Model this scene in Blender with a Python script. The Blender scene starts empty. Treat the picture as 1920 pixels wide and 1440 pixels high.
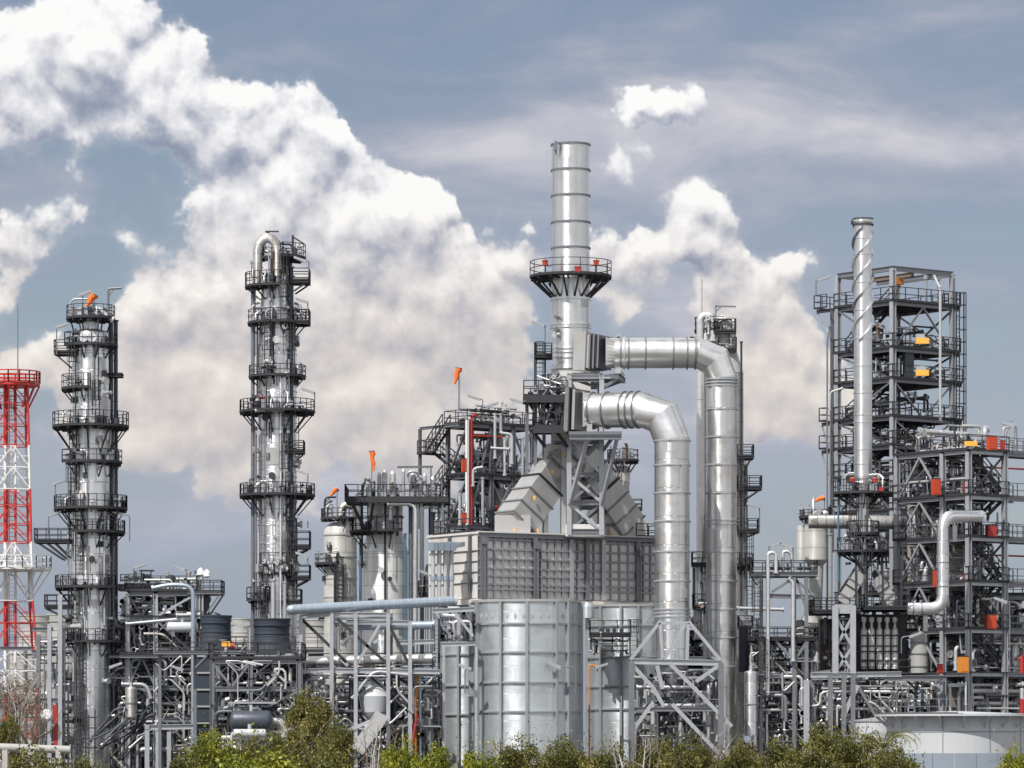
import bpy, bmesh, math, random
import numpy as np
from mathutils import Vector, Matrix
R = math.radians
S = bpy.context.scene
COL = S.collection
# ------------------------------------------------------------------ camera, sky, sun, exposure
F = 7500.0      # focal length in photo pixels: a long lens, about 17.5 m of plant per 1000 px at 300 m
HY = 1400.0     # photo row of the horizon
CZ = 4.0        # eye height
cam = bpy.data.cameras.new('camera'); camo = bpy.data.objects.new('camera', cam); COL.objects.link(camo)
cam.sensor_width = 36.0; cam.sensor_fit = 'HORIZONTAL'; cam.lens = F*36.0/1920.0
cam.shift_y = (HY-720.0)/1920.0
camo.location = (0, 0, CZ); camo.rotation_euler = (R(90), 0, 0)
cam.clip_start = 1.0; cam.clip_end = 6000.0
S.camera = camo
SUN_AZ, SUN_EL = 33.0, 50.0     # sun to the left of and behind the viewer
sun = bpy.data.lights.new('sun', 'SUN'); suno = bpy.data.objects.new('sun', sun); COL.objects.link(suno)
sun.energy = 5.0; sun.angle = R(0.53); sun.color = (1.0, 0.95, 0.88)
sv = Vector((-math.sin(R(SUN_AZ))*math.cos(R(SUN_EL)), -math.cos(R(SUN_AZ))*math.cos(R(SUN_EL)), math.sin(R(SUN_EL))))
suno.rotation_euler = sv.to_track_quat('Z', 'Y').to_euler()
S.view_settings.view_transform = 'Standard'; S.view_settings.look = 'None'
S.view_settings.exposure = 0.0; S.view_settings.gamma = 1.0
S.view_settings.use_curve_mapping = False

def nn(nt, t, **kw):
    n = nt.nodes.new(t)
    for k, v in kw.items(): setattr(n, k, v)
    return n
def mth(nt, op, a, b=None, c=None, clamp=False):
    n = nt.nodes.new('ShaderNodeMath'); n.operation = op; n.use_clamp = clamp
    for i, v in enumerate((a, b, c)):
        if v is None: continue
        if isinstance(v, (int, float)): n.inputs[i].default_value = v
        else: nt.links.new(v, n.inputs[i])
    return n.outputs[0]
def vmth(nt, op, a, b=None):
    n = nt.nodes.new('ShaderNodeVectorMath'); n.operation = op
    for i, v in enumerate((a, b)):
        if v is None: continue
        if isinstance(v, (tuple, list)): n.inputs[i].default_value = v
        else: nt.links.new(v, n.inputs[i])
    return n.outputs[0]
def ramp(nt, fac, stops, interp='LINEAR'):
    n = nt.nodes.new('ShaderNodeValToRGB'); cr = n.color_ramp; cr.interpolation = interp
    while len(cr.elements) < len(stops): cr.elements.new(0.5)
    for e, (p, c) in zip(cr.elements, stops):
        e.position = p; e.color = (c, c, c, 1) if isinstance(c, (int, float)) else (*c, 1)
    if fac is not None: nt.links.new(fac, n.inputs[0])
    return n.outputs[0]
def mixc(nt, fac, a, b):
    n = nt.nodes.new('ShaderNodeMix'); n.data_type = 'RGBA'
    for s, v in ((n.inputs[0], fac), (n.inputs[6], a), (n.inputs[7], b)):
        if isinstance(v, (int, float)): s.default_value = v
        elif isinstance(v, (tuple, list)): s.default_value = (*v[:3], 1)
        else: nt.links.new(v, s)
    return n.outputs[2]
def lin(*c):    # sRGB 0..255 to linear
    return tuple(((v/255.0+0.055)/1.055)**2.4 if v > 10 else v/255.0/12.92 for v in c)

# cumulus masses: where the photograph's clouds stand, (azimuth, elevation) ellipses in thousandths
CUM = [(40,110,190,180,10,1.0),(220,110,190,130,30,1.0),(340,200,120,110,40,1.0),(440,250,120,110,45,.9),(120,270,200,110,15,.62),
       (575,235,90,80,10,.9),(400,330,170,110,50,1.0),(540,350,150,140,20,1.0),(500,450,140,90,30,.9),(700,430,200,150,45,1.0),
       (780,400,110,60,40,.9),(640,560,300,200,20,1.0),(830,560,150,170,60,1.0),(400,560,160,100,-20,.9),(290,640,160,130,-30,.95),
       (450,700,250,190,0,.95),(700,740,230,210,0,.9),(420,860,130,100,0,.75),(860,660,130,120,0,.9),(30,520,100,110,0,.75),(110,700,90,80,0,.8),(10,690,80,70,0,.6),
       (250,750,160,100,0,.8),(960,590,120,80,-30,.7),(1200,195,100,62,0,.95),(1320,480,170,110,10,1.0),(1210,455,100,60,0,.6),(1270,300,240,150,10,.22),
       (1440,520,110,70,20,.7),(1480,700,170,120,0,1.0),(1410,770,140,90,0,.75),(1560,800,120,70,0,.5),(160,420,170,80,20,.45),(560,560,150,150,0,.9),(120,170,160,120,0,1.0),(450,800,230,150,0,.75),(760,820,220,130,0,.75),(640,690,260,160,0,.85),(200,820,170,90,0,.6),(930,700,120,120,0,.6),(960,480,110,90,0,.5),(1130,560,130,90,0,.35),(1380,600,120,90,0,.35),(1100,350,180,70,0,.22)]
VEIL = [(950,290,420,110,5,.8),(600,900,700,200,0,.75),(1400,420,600,160,0,.5),(1700,180,500,160,0,.5),(1500,860,500,160,0,.6),(1150,120,300,80,0,.4),(1200,330,350,200,0,.9),(1600,240,520,90,3,.8),(1500,110,500,90,-3,.5),(820,250,300,60,3,.6),(1750,330,420,90,3,.6),
        (1350,640,350,200,0,.7),(100,330,260,160,0,.6),(1700,520,250,60,0,.5),(1000,800,400,160,0,.5),(150,860,400,120,0,.5),(950,460,250,120,0,.5)]
def blobs(nt, uv, lst):
    tot = None
    for cx, cy, rx, ry, rot, w in lst:
        m = nn(nt, 'ShaderNodeMapping', vector_type='TEXTURE')
        m.inputs[1].default_value = (cx/1000, cy/1000, 0); m.inputs[2].default_value = (0, 0, R(rot)); m.inputs[3].default_value = (rx/1000*1.5, ry/1000*1.5, 1)
        nt.links.new(uv, m.inputs[0])
        g = nn(nt, 'ShaderNodeTexGradient', gradient_type='QUADRATIC_SPHERE'); nt.links.new(m.outputs[0], g.inputs[0])
        # soft union: 1-(1-a)(1-b)
        a = mth(nt, 'MULTIPLY', g.outputs[1], w*1.25, clamp=True)
        inv = mth(nt, 'SUBTRACT', 1.0, a)
        tot = inv if tot is None else mth(nt, 'MULTIPLY', tot, inv)
    return mth(nt, 'SUBTRACT', 1.0, tot)
def sky_density_group():
    g = bpy.data.node_groups.new('cloud_density', 'ShaderNodeTree')
    g.interface.new_socket('UV', in_out='INPUT', socket_type='NodeSocketVector')
    g.interface.new_socket('P', in_out='INPUT', socket_type='NodeSocketVector')
    g.interface.new_socket('Dir', in_out='INPUT', socket_type='NodeSocketVector')
    g.interface.new_socket('D', in_out='OUTPUT', socket_type='NodeSocketFloat')
    g.interface.new_socket('B', in_out='OUTPUT', socket_type='NodeSocketFloat')
    gi = nn(g, 'NodeGroupInput'); go = nn(g, 'NodeGroupOutput')
    # domain warp
    w = nn(g, 'ShaderNodeTexNoise', noise_dimensions='2D'); w.inputs['Scale'].default_value = 7; w.inputs['Detail'].default_value = 4; w.inputs['Roughness'].default_value = .6
    g.links.new(gi.outputs['P'], w.inputs['Vector'])
    wv = vmth(g, 'MULTIPLY', vmth(g, 'SUBTRACT', w.outputs['Color'], (.5, .5, .5)), (.16, .16, .16))
    uvw = vmth(g, 'ADD', gi.outputs['UV'], wv)
    B = blobs(g, uvw, CUM)
    # beyond the picture the cloud cover simply goes on all round
    sp = nn(g, 'ShaderNodeSeparateXYZ'); g.links.new(gi.outputs['Dir'], sp.inputs[0])
    on = nn(g, 'ShaderNodeTexNoise'); on.inputs['Scale'].default_value = 2.3; on.inputs['Detail'].default_value = 2; g.links.new(gi.outputs['Dir'], on.inputs['Vector'])
    of = nn(g, 'ShaderNodeMapRange', interpolation_type='SMOOTHSTEP'); g.links.new(on.outputs['Fac'], of.inputs[0]); of.inputs[1].default_value = .40; of.inputs[2].default_value = .56
    r2 = mth(g, 'MAXIMUM', mth(g, 'ABSOLUTE', sp.outputs[0]), mth(g, 'ABSOLUTE', sp.outputs[2]))
    fr = mth(g, 'MAXIMUM', r2, mth(g, 'MULTIPLY', mth(g, 'LESS_THAN', sp.outputs[1], 0.0), 1.0))
    om = nn(g, 'ShaderNodeMapRange', interpolation_type='SMOOTHSTEP'); g.links.new(fr, om.inputs[0]); om.inputs[1].default_value = .19; om.inputs[2].default_value = .32
    B = mth(g, 'MAXIMUM', B, mth(g, 'MULTIPLY', mth(g, 'MULTIPLY', of.outputs[0], om.outputs[0]), .8))
    wp = vmth(g, 'ADD', gi.outputs['P'], vmth(g, 'MULTIPLY', vmth(g, 'SUBTRACT', w.outputs['Color'], (.5, .5, .5)), (.05, .05, .05)))
    v = nn(g, 'ShaderNodeTexVoronoi', feature='F1', voronoi_dimensions='2D'); v.inputs['Scale'].default_value = 9.0; v.inputs['Detail'].default_value = 3
    v.inputs['Roughness'].default_value = .44; v.inputs['Lacunarity'].default_value = 2.2
    v.normalize = True
    g.links.new(wp, v.inputs['Vector'])
    v2 = nn(g, 'ShaderNodeTexVoronoi', feature='F1', voronoi_dimensions='2D'); v2.inputs['Scale'].default_value = 5.6; g.links.new(wp, v2.inputs['Vector'])
    big = mth(g, 'SUBTRACT', 1.0, v2.outputs['Distance'])
    bil = mth(g, 'SUBTRACT', 1.0, v.outputs['Distance'])
    n2 = nn(g, 'ShaderNodeTexNoise', noise_dimensions='2D'); n2.inputs['Scale'].default_value = 3.2; n2.inputs['Detail'].default_value = 6; n2.inputs['Roughness'].default_value = .55
    g.links.new(gi.outputs['P'], n2.inputs['Vector'])
    # outside the picture the same kind of cloud goes on
    pm = nn(g, 'ShaderNodeMapRange', interpolation_type='SMOOTHSTEP'); g.links.new(B, pm.inputs[0]); pm.inputs[1].default_value = .04; pm.inputs[2].default_value = .3
    nz = mth(g, 'ADD', mth(g, 'MULTIPLY', mth(g, 'SUBTRACT', mth(g, 'ADD', mth(g, 'MULTIPLY', bil, .5), mth(g, 'MULTIPLY', big, .5)), .62), 1.6), mth(g, 'MULTIPLY', mth(g, 'SUBTRACT', n2.outputs['Fac'], .5), .7))
    d = mth(g, 'ADD', mth(g, 'MULTIPLY', B, 1.15), mth(g, 'MULTIPLY', nz, pm.outputs[0]))
    rel = mth(g, 'ADD', mth(g, 'ADD', mth(g, 'MULTIPLY', B, .8), mth(g, 'MULTIPLY', bil, 1.15)), mth(g, 'MULTIPLY', big, .85))
    g.links.new(d, go.inputs['D']); g.links.new(rel, go.inputs['B'])
    return g
def build_world():
    w = bpy.data.worlds.new('World'); S.world = w; w.use_nodes = True; nt = w.node_tree; nt.nodes.clear()
    out = nn(nt, 'ShaderNodeOutputWorld'); bg = nn(nt, 'ShaderNodeBackground'); nt.links.new(bg.outputs[0], out.inputs[0])
    ST = 0.1; w.cycles.sampling_method = 'MANUAL'; w.cycles.sample_map_resolution = 512; bg.inputs[1].default_value = ST
    tc = nn(nt, 'ShaderNodeTexCoord'); d = tc.outputs['Generated']
    sx = nn(nt, 'ShaderNodeSeparateXYZ'); nt.links.new(d, sx.inputs[0])
    # stereographic sky coordinates about the +Y direction: even over the whole dome, no seam
    q = mth(nt, 'DIVIDE', 15.0, mth(nt, 'ADD', sx.outputs[1], 1.001))
    U = mth(nt, 'MULTIPLY_ADD', sx.outputs[0], q, .96); V = mth(nt, 'SUBTRACT', 1.4, mth(nt, 'MULTIPLY', sx.outputs[2], q))
    cb = nn(nt, 'ShaderNodeCombineXYZ'); nt.links.new(U, cb.inputs[0]); nt.links.new(V, cb.inputs[1]); uv = cb.outputs[0]
    P = uv
    grp = sky_density_group()
    def dens(uo, po):
        n = nn(nt, 'ShaderNodeGroup', node_tree=grp)
        nt.links.new(vmth(nt, 'ADD', uv, uo), n.inputs[0]); nt.links.new(vmth(nt, 'ADD', P, po), n.inputs[1]); nt.links.new(d, n.inputs[2]); return n.outputs[0], n.outputs[1]
    D0, B0 = dens((0, 0, 0), (0, 0, 0))
    e = .036
    _, B1 = dens((-e*.25, -e, 0), (-e*.25, -e, 0))
    alpha = nn(nt, 'ShaderNodeMapRange', interpolation_type='SMOOTHSTEP'); nt.links.new(D0, alpha.inputs[0])
    alpha.inputs[1].default_value = .38; alpha.inputs[2].default_value = .58; alpha = alpha.outputs[0]
    soft = nn(nt, 'ShaderNodeMapRange', interpolation_type='SMOOTHSTEP'); nt.links.new(D0, soft.inputs[0])
    soft.inputs[1].default_value = .15; soft.inputs[2].default_value = .7; soft = soft.outputs[0]
    r1 = mth(nt, 'SUBTRACT', B0, B1)
    hs = nn(nt, 'ShaderNodeMapRange', interpolation_type='SMOOTHSTEP'); nt.links.new(V, hs.inputs[0]); hs.inputs[1].default_value = .35; hs.inputs[2].default_value = .8; hs.inputs[3].default_value = 1.45; hs.inputs[4].default_value = .6
    lit = mth(nt, 'MULTIPLY', r1, hs.outputs[0])
    lit = mth(nt, 'ADD', lit, .57)
    lit = mth(nt, 'ADD', lit, mth(nt, 'MULTIPLY', mth(nt, 'SUBTRACT', .8, V), .12))
    top = ramp(nt, lit, [(0, lin(146,154,176)), (.3, lin(174,179,194)), (.55, lin(212,213,220)), (.8, lin(238,238,241)), (1, lin(252,252,251))])
    low = ramp(nt, lit, [(0, lin(156,160,174)), (.3, lin(186,184,190)), (.55, lin(211,205,203)), (.8, lin(232,225,219)), (1, lin(247,242,236))])
    hm = nn(nt, 'ShaderNodeMapRange', interpolation_type='SMOOTHSTEP'); nt.links.new(V, hm.inputs[0]); hm.inputs[1].default_value = .25; hm.inputs[2].default_value = .75
    cc = mixc(nt, hm.outputs[0], top, low)
    # veil of grey-lilac stratus
    mp = nn(nt, 'ShaderNodeMapping'); mp.inputs[3].default_value = (1.0, 3.0, 1.0); nt.links.new(P, mp.inputs[0])
    vn = nn(nt, 'ShaderNodeTexNoise', noise_dimensions='2D'); vn.inputs['Scale'].default_value = 1.9; vn.inputs['Detail'].default_value = 8; vn.inputs['Roughness'].default_value = .58; vn.inputs['Distortion'].default_value = .25
    nt.links.new(mp.outputs[0], vn.inputs['Vector'])
    vb = blobs(nt, uv, VEIL)
    va = mth(nt, 'ADD', mth(nt, 'MULTIPLY_ADD', vb, .52, .16), mth(nt, 'MULTIPLY', mth(nt, 'SUBTRACT', vn.outputs['Fac'], .42), 1.5), clamp=False)
    vc = ramp(nt, va, [(0, lin(140,152,178)), (.35, lin(152,161,183)), (.65, lin(172,176,192)), (.9, lin(194,195,205)), (1, lin(205,205,211))])
    sky = nn(nt, 'ShaderNodeTexSky', sky_type='NISHITA'); sky.sun_disc = False; sky.sun_elevation = R(SUN_EL)
    sky.sun_rotation = math.atan2(sv.x, sv.y); sky.air_density = 1.0; sky.dust_density = 0.4
    sk = nn(nt, 'ShaderNodeMix'); sk.data_type = 'RGBA'; sk.blend_type = 'MULTIPLY'; sk.inputs[0].default_value = 1.0
    nt.links.new(sky.outputs[0], sk.inputs[6]); sk.inputs[7].default_value = (*SKYTINT, 1)
    inv = (1/ST,)*3
    base = mixc(nt, mth(nt, 'MULTIPLY', va, 1.25, clamp=True), sk.outputs[2], vmth(nt, 'MULTIPLY', vc, inv))
    base = mixc(nt, mth(nt, 'MULTIPLY', soft, .45), base, vmth(nt, 'MULTIPLY', ramp(nt, None, [(0, lin(196,199,209)), (1, lin(196,199,209))]), inv))
    fin = mixc(nt, alpha, base, vmth(nt, 'MULTIPLY', cc, inv))
    # near the horizon everything greys out a little
    hz = nn(nt, 'ShaderNodeMapRange', interpolation_type='SMOOTHSTEP'); nt.links.new(V, hz.inputs[0]); hz.inputs[1].default_value = .8; hz.inputs[2].default_value = 1.3
    fin = mixc(nt, mth(nt, 'MULTIPLY', hz.outputs[0], .75), fin, vmth(nt, 'MULTIPLY', ramp(nt, None, [(0, lin(143,158,182)), (1, lin(143,158,182))]), inv))
    nt.links.new(fin, bg.inputs[0])
SKYTINT = (.76, .70, .70)
build_world()
# ------------------------------------------------------------------ materials
MAT = {}
def mat(name, col, rough=.5, metal=0.0, var=.12, scale=1.2, streak=0.0, bump=0.0, bscale=3.0, grime=None, spec=None, emit=None):
    m = bpy.data.materials.new(name); m.use_nodes = True; nt = m.node_tree
    b = nt.nodes['Principled BSDF']; b.inputs['Metallic'].default_value = metal
    tc = nn(nt, 'ShaderNodeTexCoord'); oi = nn(nt, 'ShaderNodeObjectInfo')
    off = vmth(nt, 'ADD', tc.outputs['Object'], None); ad = off.node
    cm = nn(nt, 'ShaderNodeCombineXYZ')
    for i in range(3): nt.links.new(mth(nt, 'MULTIPLY', oi.outputs['Random'], 37.0+11*i), cm.inputs[i])
    nt.links.new(cm.outputs[0], ad.inputs[1])
    n = nn(nt, 'ShaderNodeTexNoise'); n.inputs['Scale'].default_value = scale; n.inputs['Detail'].default_value = 5; n.inputs['Roughness'].default_value = .6
    nt.links.new(off, n.inputs['Vector'])
    f = mth(nt, 'MULTIPLY_ADD', n.outputs['Fac'], 2*var, 1-var)
    if streak:
        mp = nn(nt, 'ShaderNodeMapping'); mp.inputs[3].default_value = (2.2, 2.2, .16); nt.links.new(off, mp.inputs[0])
        s = nn(nt, 'ShaderNodeTexNoise'); s.inputs['Scale'].default_value = 1.6; s.inputs['Detail'].default_value = 4; nt.links.new(mp.outputs[0], s.inputs['Vector'])
        f = mth(nt, 'MULTIPLY', f, mth(nt, 'MULTIPLY_ADD', s.outputs['Fac'], 2*streak, 1-streak))
    c = vmth(nt, 'SCALE', tuple(col)); c.node.inputs[0].default_value = col; nt.links.new(f, c.node.inputs[3])
    if grime:
        g = nn(nt, 'ShaderNodeTexNoise'); g.inputs['Scale'].default_value = .7; g.inputs['Detail'].default_value = 6; nt.links.new(off, g.inputs['Vector'])
        c = mixc(nt, ramp(nt, g.outputs['Fac'], [(.5, 0), (.72, .6)]), c, grime)
    nt.links.new(c, b.inputs['Base Color'])
    r = mth(nt, 'MULTIPLY_ADD', n.outputs['Fac'], .25, rough-.125); nt.links.new(r, b.inputs['Roughness'])
    if bump:
        bn = nn(nt, 'ShaderNodeTexNoise'); bn.inputs['Scale'].default_value = bscale; bn.inputs['Detail'].default_value = 3; nt.links.new(tc.outputs['Object'], bn.inputs['Vector'])
        bp = nn(nt, 'ShaderNodeBump'); bp.inputs['Strength'].default_value = bump; bp.inputs['Distance'].default_value = .05
        nt.links.new(bn.outputs['Fac'], bp.inputs['Height']); nt.links.new(bp.outputs[0], b.inputs['Normal'])
    if emit: b.inputs['Emission Color'].default_value = (*emit, 1); b.inputs['Emission Strength'].default_value = 1
    MAT[name] = m; return m
def brushed(m, an=.75):
    """rolled sheet: the highlight stretches up and down the vertical axis"""
    nt = m.node_tree; b = nt.nodes['Principled BSDF']; tg = nn(nt, 'ShaderNodeTangent', direction_type='RADIAL', axis='Z')
    nt.links.new(tg.outputs[0], b.inputs['Tangent']); b.inputs['Anisotropic'].default_value = an; b.inputs['Anisotropic Rotation'].default_value = .25
def clad(name, col, rough=.36, sheet_h=1.0, var=.1, grime=None, metal=1.0, bump=.25, mort=.5):
    """Insulation cladding: sheets wrapped round a vertical (object Z) axis, each with its own tone, small dents, streaks."""
    m = mat(name, col, rough, metal, var=.07, scale=.9, streak=.10, grime=grime)
    nt = m.node_tree; b = nt.nodes['Principled BSDF']
    tc = nn(nt, 'ShaderNodeTexCoord'); sp = nn(nt, 'ShaderNodeSeparateXYZ'); nt.links.new(tc.outputs['Object'], sp.inputs[0])
    an = mth(nt, 'ARCTAN2', sp.outputs[1], sp.outputs[0])
    cb = nn(nt, 'ShaderNodeCombineXYZ'); nt.links.new(mth(nt, 'MULTIPLY', an, 1.6), cb.inputs[0]); nt.links.new(sp.outputs[2], cb.inputs[1])
    br = nn(nt, 'ShaderNodeTexBrick'); br.inputs['Scale'].default_value = 1.0; br.inputs['Brick Width'].default_value = 1.9; br.inputs['Row Height'].default_value = sheet_h
    br.inputs['Mortar Size'].default_value = .022; br.inputs['Mortar Smooth'].default_value = .1
    br.inputs['Color1'].default_value = (1, 1, 1, 1); br.inputs['Color2'].default_value = (1-2*var,)*3+(1,); br.inputs['Mortar'].default_value = (mort, mort, mort, 1)
    nt.links.new(cb.outputs[0], br.inputs['Vector'])
    src = b.inputs['Base Color'].links[0].from_socket
    mx = nn(nt, 'ShaderNodeMix'); mx.data_type = 'RGBA'; mx.blend_type = 'MULTIPLY'; mx.inputs[0].default_value = 1
    nt.links.new(src, mx.inputs[6]); nt.links.new(br.outputs['Color'], mx.inputs[7]); nt.links.new(mx.outputs[2], b.inputs['Base Color'])
    bn = nn(nt, 'ShaderNodeTexNoise'); bn.inputs['Scale'].default_value = 1.3; bn.inputs['Detail'].default_value = 3; nt.links.new(tc.outputs['Object'], bn.inputs['Vector'])
    h = mth(nt, 'ADD', bn.outputs['Fac'], mth(nt, 'MULTIPLY', br.outputs['Fac'], -.4))
    bp = nn(nt, 'ShaderNodeBump'); bp.inputs['Strength'].default_value = bump; bp.inputs['Distance'].default_value = .06
    nt.links.new(h, bp.inputs['Height']); nt.links.new(bp.outputs[0], b.inputs['Normal'])
    brushed(m); return m
clad('clad', (.84, .85, .88), .36, metal=.95, bump=.4)
clad('clad_bright', (.90, .92, .95), .34, 1.4, metal=.93, bump=.4)
clad('clad_old', (.62, .61, .60), .44, .7, metal=.7, grime=(.34, .31, .28))
clad('clad_duct', (.77, .77, .775), .37, 2.1, metal=.95, var=.07, grime=(.44, .39, .34), bump=.45)
clad('clad_white', (.86, .87, .86), .5, 1.1, var=.04, metal=.3)
clad('pale_shell', (.60, .60, .585), .55, 1.3, var=.05, metal=.2, grime=(.36, .34, .32))
mat('duct_metal', (.74, .745, .75), .34, .95, var=.13, scale=.9, streak=.0, bump=.25, bscale=1.1, grime=(.55, .53, .50))
mat('stack_metal', (.74, .75, .77), .36, .96, var=.13, scale=.9, streak=.16, bump=.2, bscale=1.1, grime=(.62, .60, .57))
brushed(MAT['stack_metal'])
clad('tank_pale', (.60, .65, .69), .38, 1.95, var=.04, metal=.7, grime=(.46, .46, .46), bump=.3, mort=.86)
mat('tank_rib', (.30, .32, .335), .5, .3, var=.15, streak=.1)
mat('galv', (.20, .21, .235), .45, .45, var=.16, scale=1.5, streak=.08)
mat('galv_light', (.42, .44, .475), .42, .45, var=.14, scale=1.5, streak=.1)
mat('pipe_metal', (.70, .70, .71), .42, .8, var=.12, scale=2.0, bump=.15, bscale=3)
mat('pipe_white', (.47, .48, .495), .42, .25, var=.08, scale=2.0)
mat('pipe_blue', (.38, .45, .535), .38, .55, var=.08, scale=1.0, streak=.05)
mat('pipe_dark', (.06, .07, .092), .45, .3, var=.2, scale=2.0)
mat('dark_steel', (.030, .031, .038), .75, 0, var=.25, scale=2.0)
mat('rail_dark', (.026, .026, .033), .7, 0, var=.2)
mat('rail_grey', (.15, .155, .17), .5, .4, var=.2)
mat('equip_dark', (.045, .047, .056), .5, .3, var=.3, scale=1.5)
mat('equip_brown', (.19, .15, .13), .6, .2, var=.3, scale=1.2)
mat('vessel_grey', (.32, .30, .295), .5, .25, var=.12, scale=.7, streak=.1, grime=(.20, .17, .16))
mat('tower_red', (.52, .035, .03), .5, .0, var=.3, grime=(.40, .08, .06), scale=1.2)
mat('tower_white', (.74, .74, .74), .45, .0, var=.12, scale=1.2)
mat('box_face', (.66, .65, .645), .55, .2, var=.12, scale=.8, streak=.12)
mat('box_rib', (.27, .28, .30), .5, .25, var=.14, scale=.8)
mat('box_side', (.64, .62, .60), .6, .1, var=.10, scale=.6, streak=.14, grime=(.40, .37, .34))
mat('duct_panel', (.50, .50, .50), .42, .6, var=.10, scale=.7, streak=.1, grime=(.36, .34, .31), bump=.2, bscale=1.5)
mat('bellows_black', (.018, .018, .02), .6, 0, var=.2)
mat('orange_paint', (.46, .055, .02), .45, 0, var=.1)
mat('red_paint', (.34, .028, .024), .45, 0, var=.12)
mat('yellow_paint', (.80, .42, .07), .5, 0, var=.1)
mat('blue_paint', (.06, .16, .26), .45, 0, var=.1)
mat('windsock_orange', (.90, .18, .02), .8, 0, var=.1)
mat('lamp_white', (.75, .76, .78), .4, .1, var=.05)
mat('concrete', (.40, .39, .375), .8, 0, var=.15, scale=.8, streak=.15)
mat('tank_wall', (.24, .28, .34), .5, .1, var=.14, scale=.25, streak=.06)
mat('tank_wall_light', (.47, .49, .52), .55, .05, var=.08, scale=.4, streak=.06, grime=(.50, .49, .48))
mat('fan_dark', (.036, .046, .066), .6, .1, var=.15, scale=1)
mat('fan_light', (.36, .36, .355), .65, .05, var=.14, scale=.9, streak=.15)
mat('bark', (.17, .13, .10), .9, 0, var=.25, scale=4)
mat('pavement', (.085, .085, .085), .85, 0, var=.2, scale=.5)
mat('ground_soil', (.12, .115, .10), .95, 0, var=.25, scale=.08)
mat('rust_orange', (.62, .22, .03), .6, 0, var=.2)
def leafmat(name, cols, trans=.18):
    m = bpy.data.materials.new(name); m.use_nodes = True; nt = m.node_tree; b = nt.nodes['Principled BSDF']
    g = nn(nt, 'ShaderNodeNewGeometry')
    tc = nn(nt, 'ShaderNodeTexCoord'); n = nn(nt, 'ShaderNodeTexNoise'); n.inputs['Scale'].default_value = .55; n.inputs['Detail'].default_value = 3; nt.links.new(tc.outputs['Object'], n.inputs['Vector'])
    f = mth(nt, 'ADD', mth(nt, 'MULTIPLY', g.outputs['Random Per Island'], .6), mth(nt, 'MULTIPLY_ADD', n.outputs['Fac'], 1.3, -.45), clamp=True)
    c = ramp(nt, f, [(i/(len(cols)-1), cc) for i, cc in enumerate(cols)])
    nt.links.new(c, b.inputs['Base Color']); b.inputs['Roughness'].default_value = .55
    tr = nn(nt, 'ShaderNodeBsdfTranslucent'); nt.links.new(c, tr.inputs[0])
    ms = nn(nt, 'ShaderNodeMixShader'); ms.inputs[0].default_value = trans
    nt.links.new(b.outputs[0], ms.inputs[1]); nt.links.new(tr.outputs[0], ms.inputs[2]); nt.links.new(ms.outputs[0], nt.nodes['Material Output'].inputs[0])
    MAT[name] = m
leafmat('leaf_olive', [(.018, .022, .006), (.07, .078, .014), (.17, .16, .030), (.42, .35, .13)])
leafmat('leaf_green', [(.035, .05, .006), (.11, .14, .010), (.27, .28, .018), (.48, .44, .05)])
leafmat('leaf_dry', [(.055, .040, .025), (.12, .09, .055), (.25, .20, .15), (.42, .36, .30)])
leafmat('grass_blade', [(.06, .07, .02), (.12, .12, .04), (.18, .16, .07)])

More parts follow.
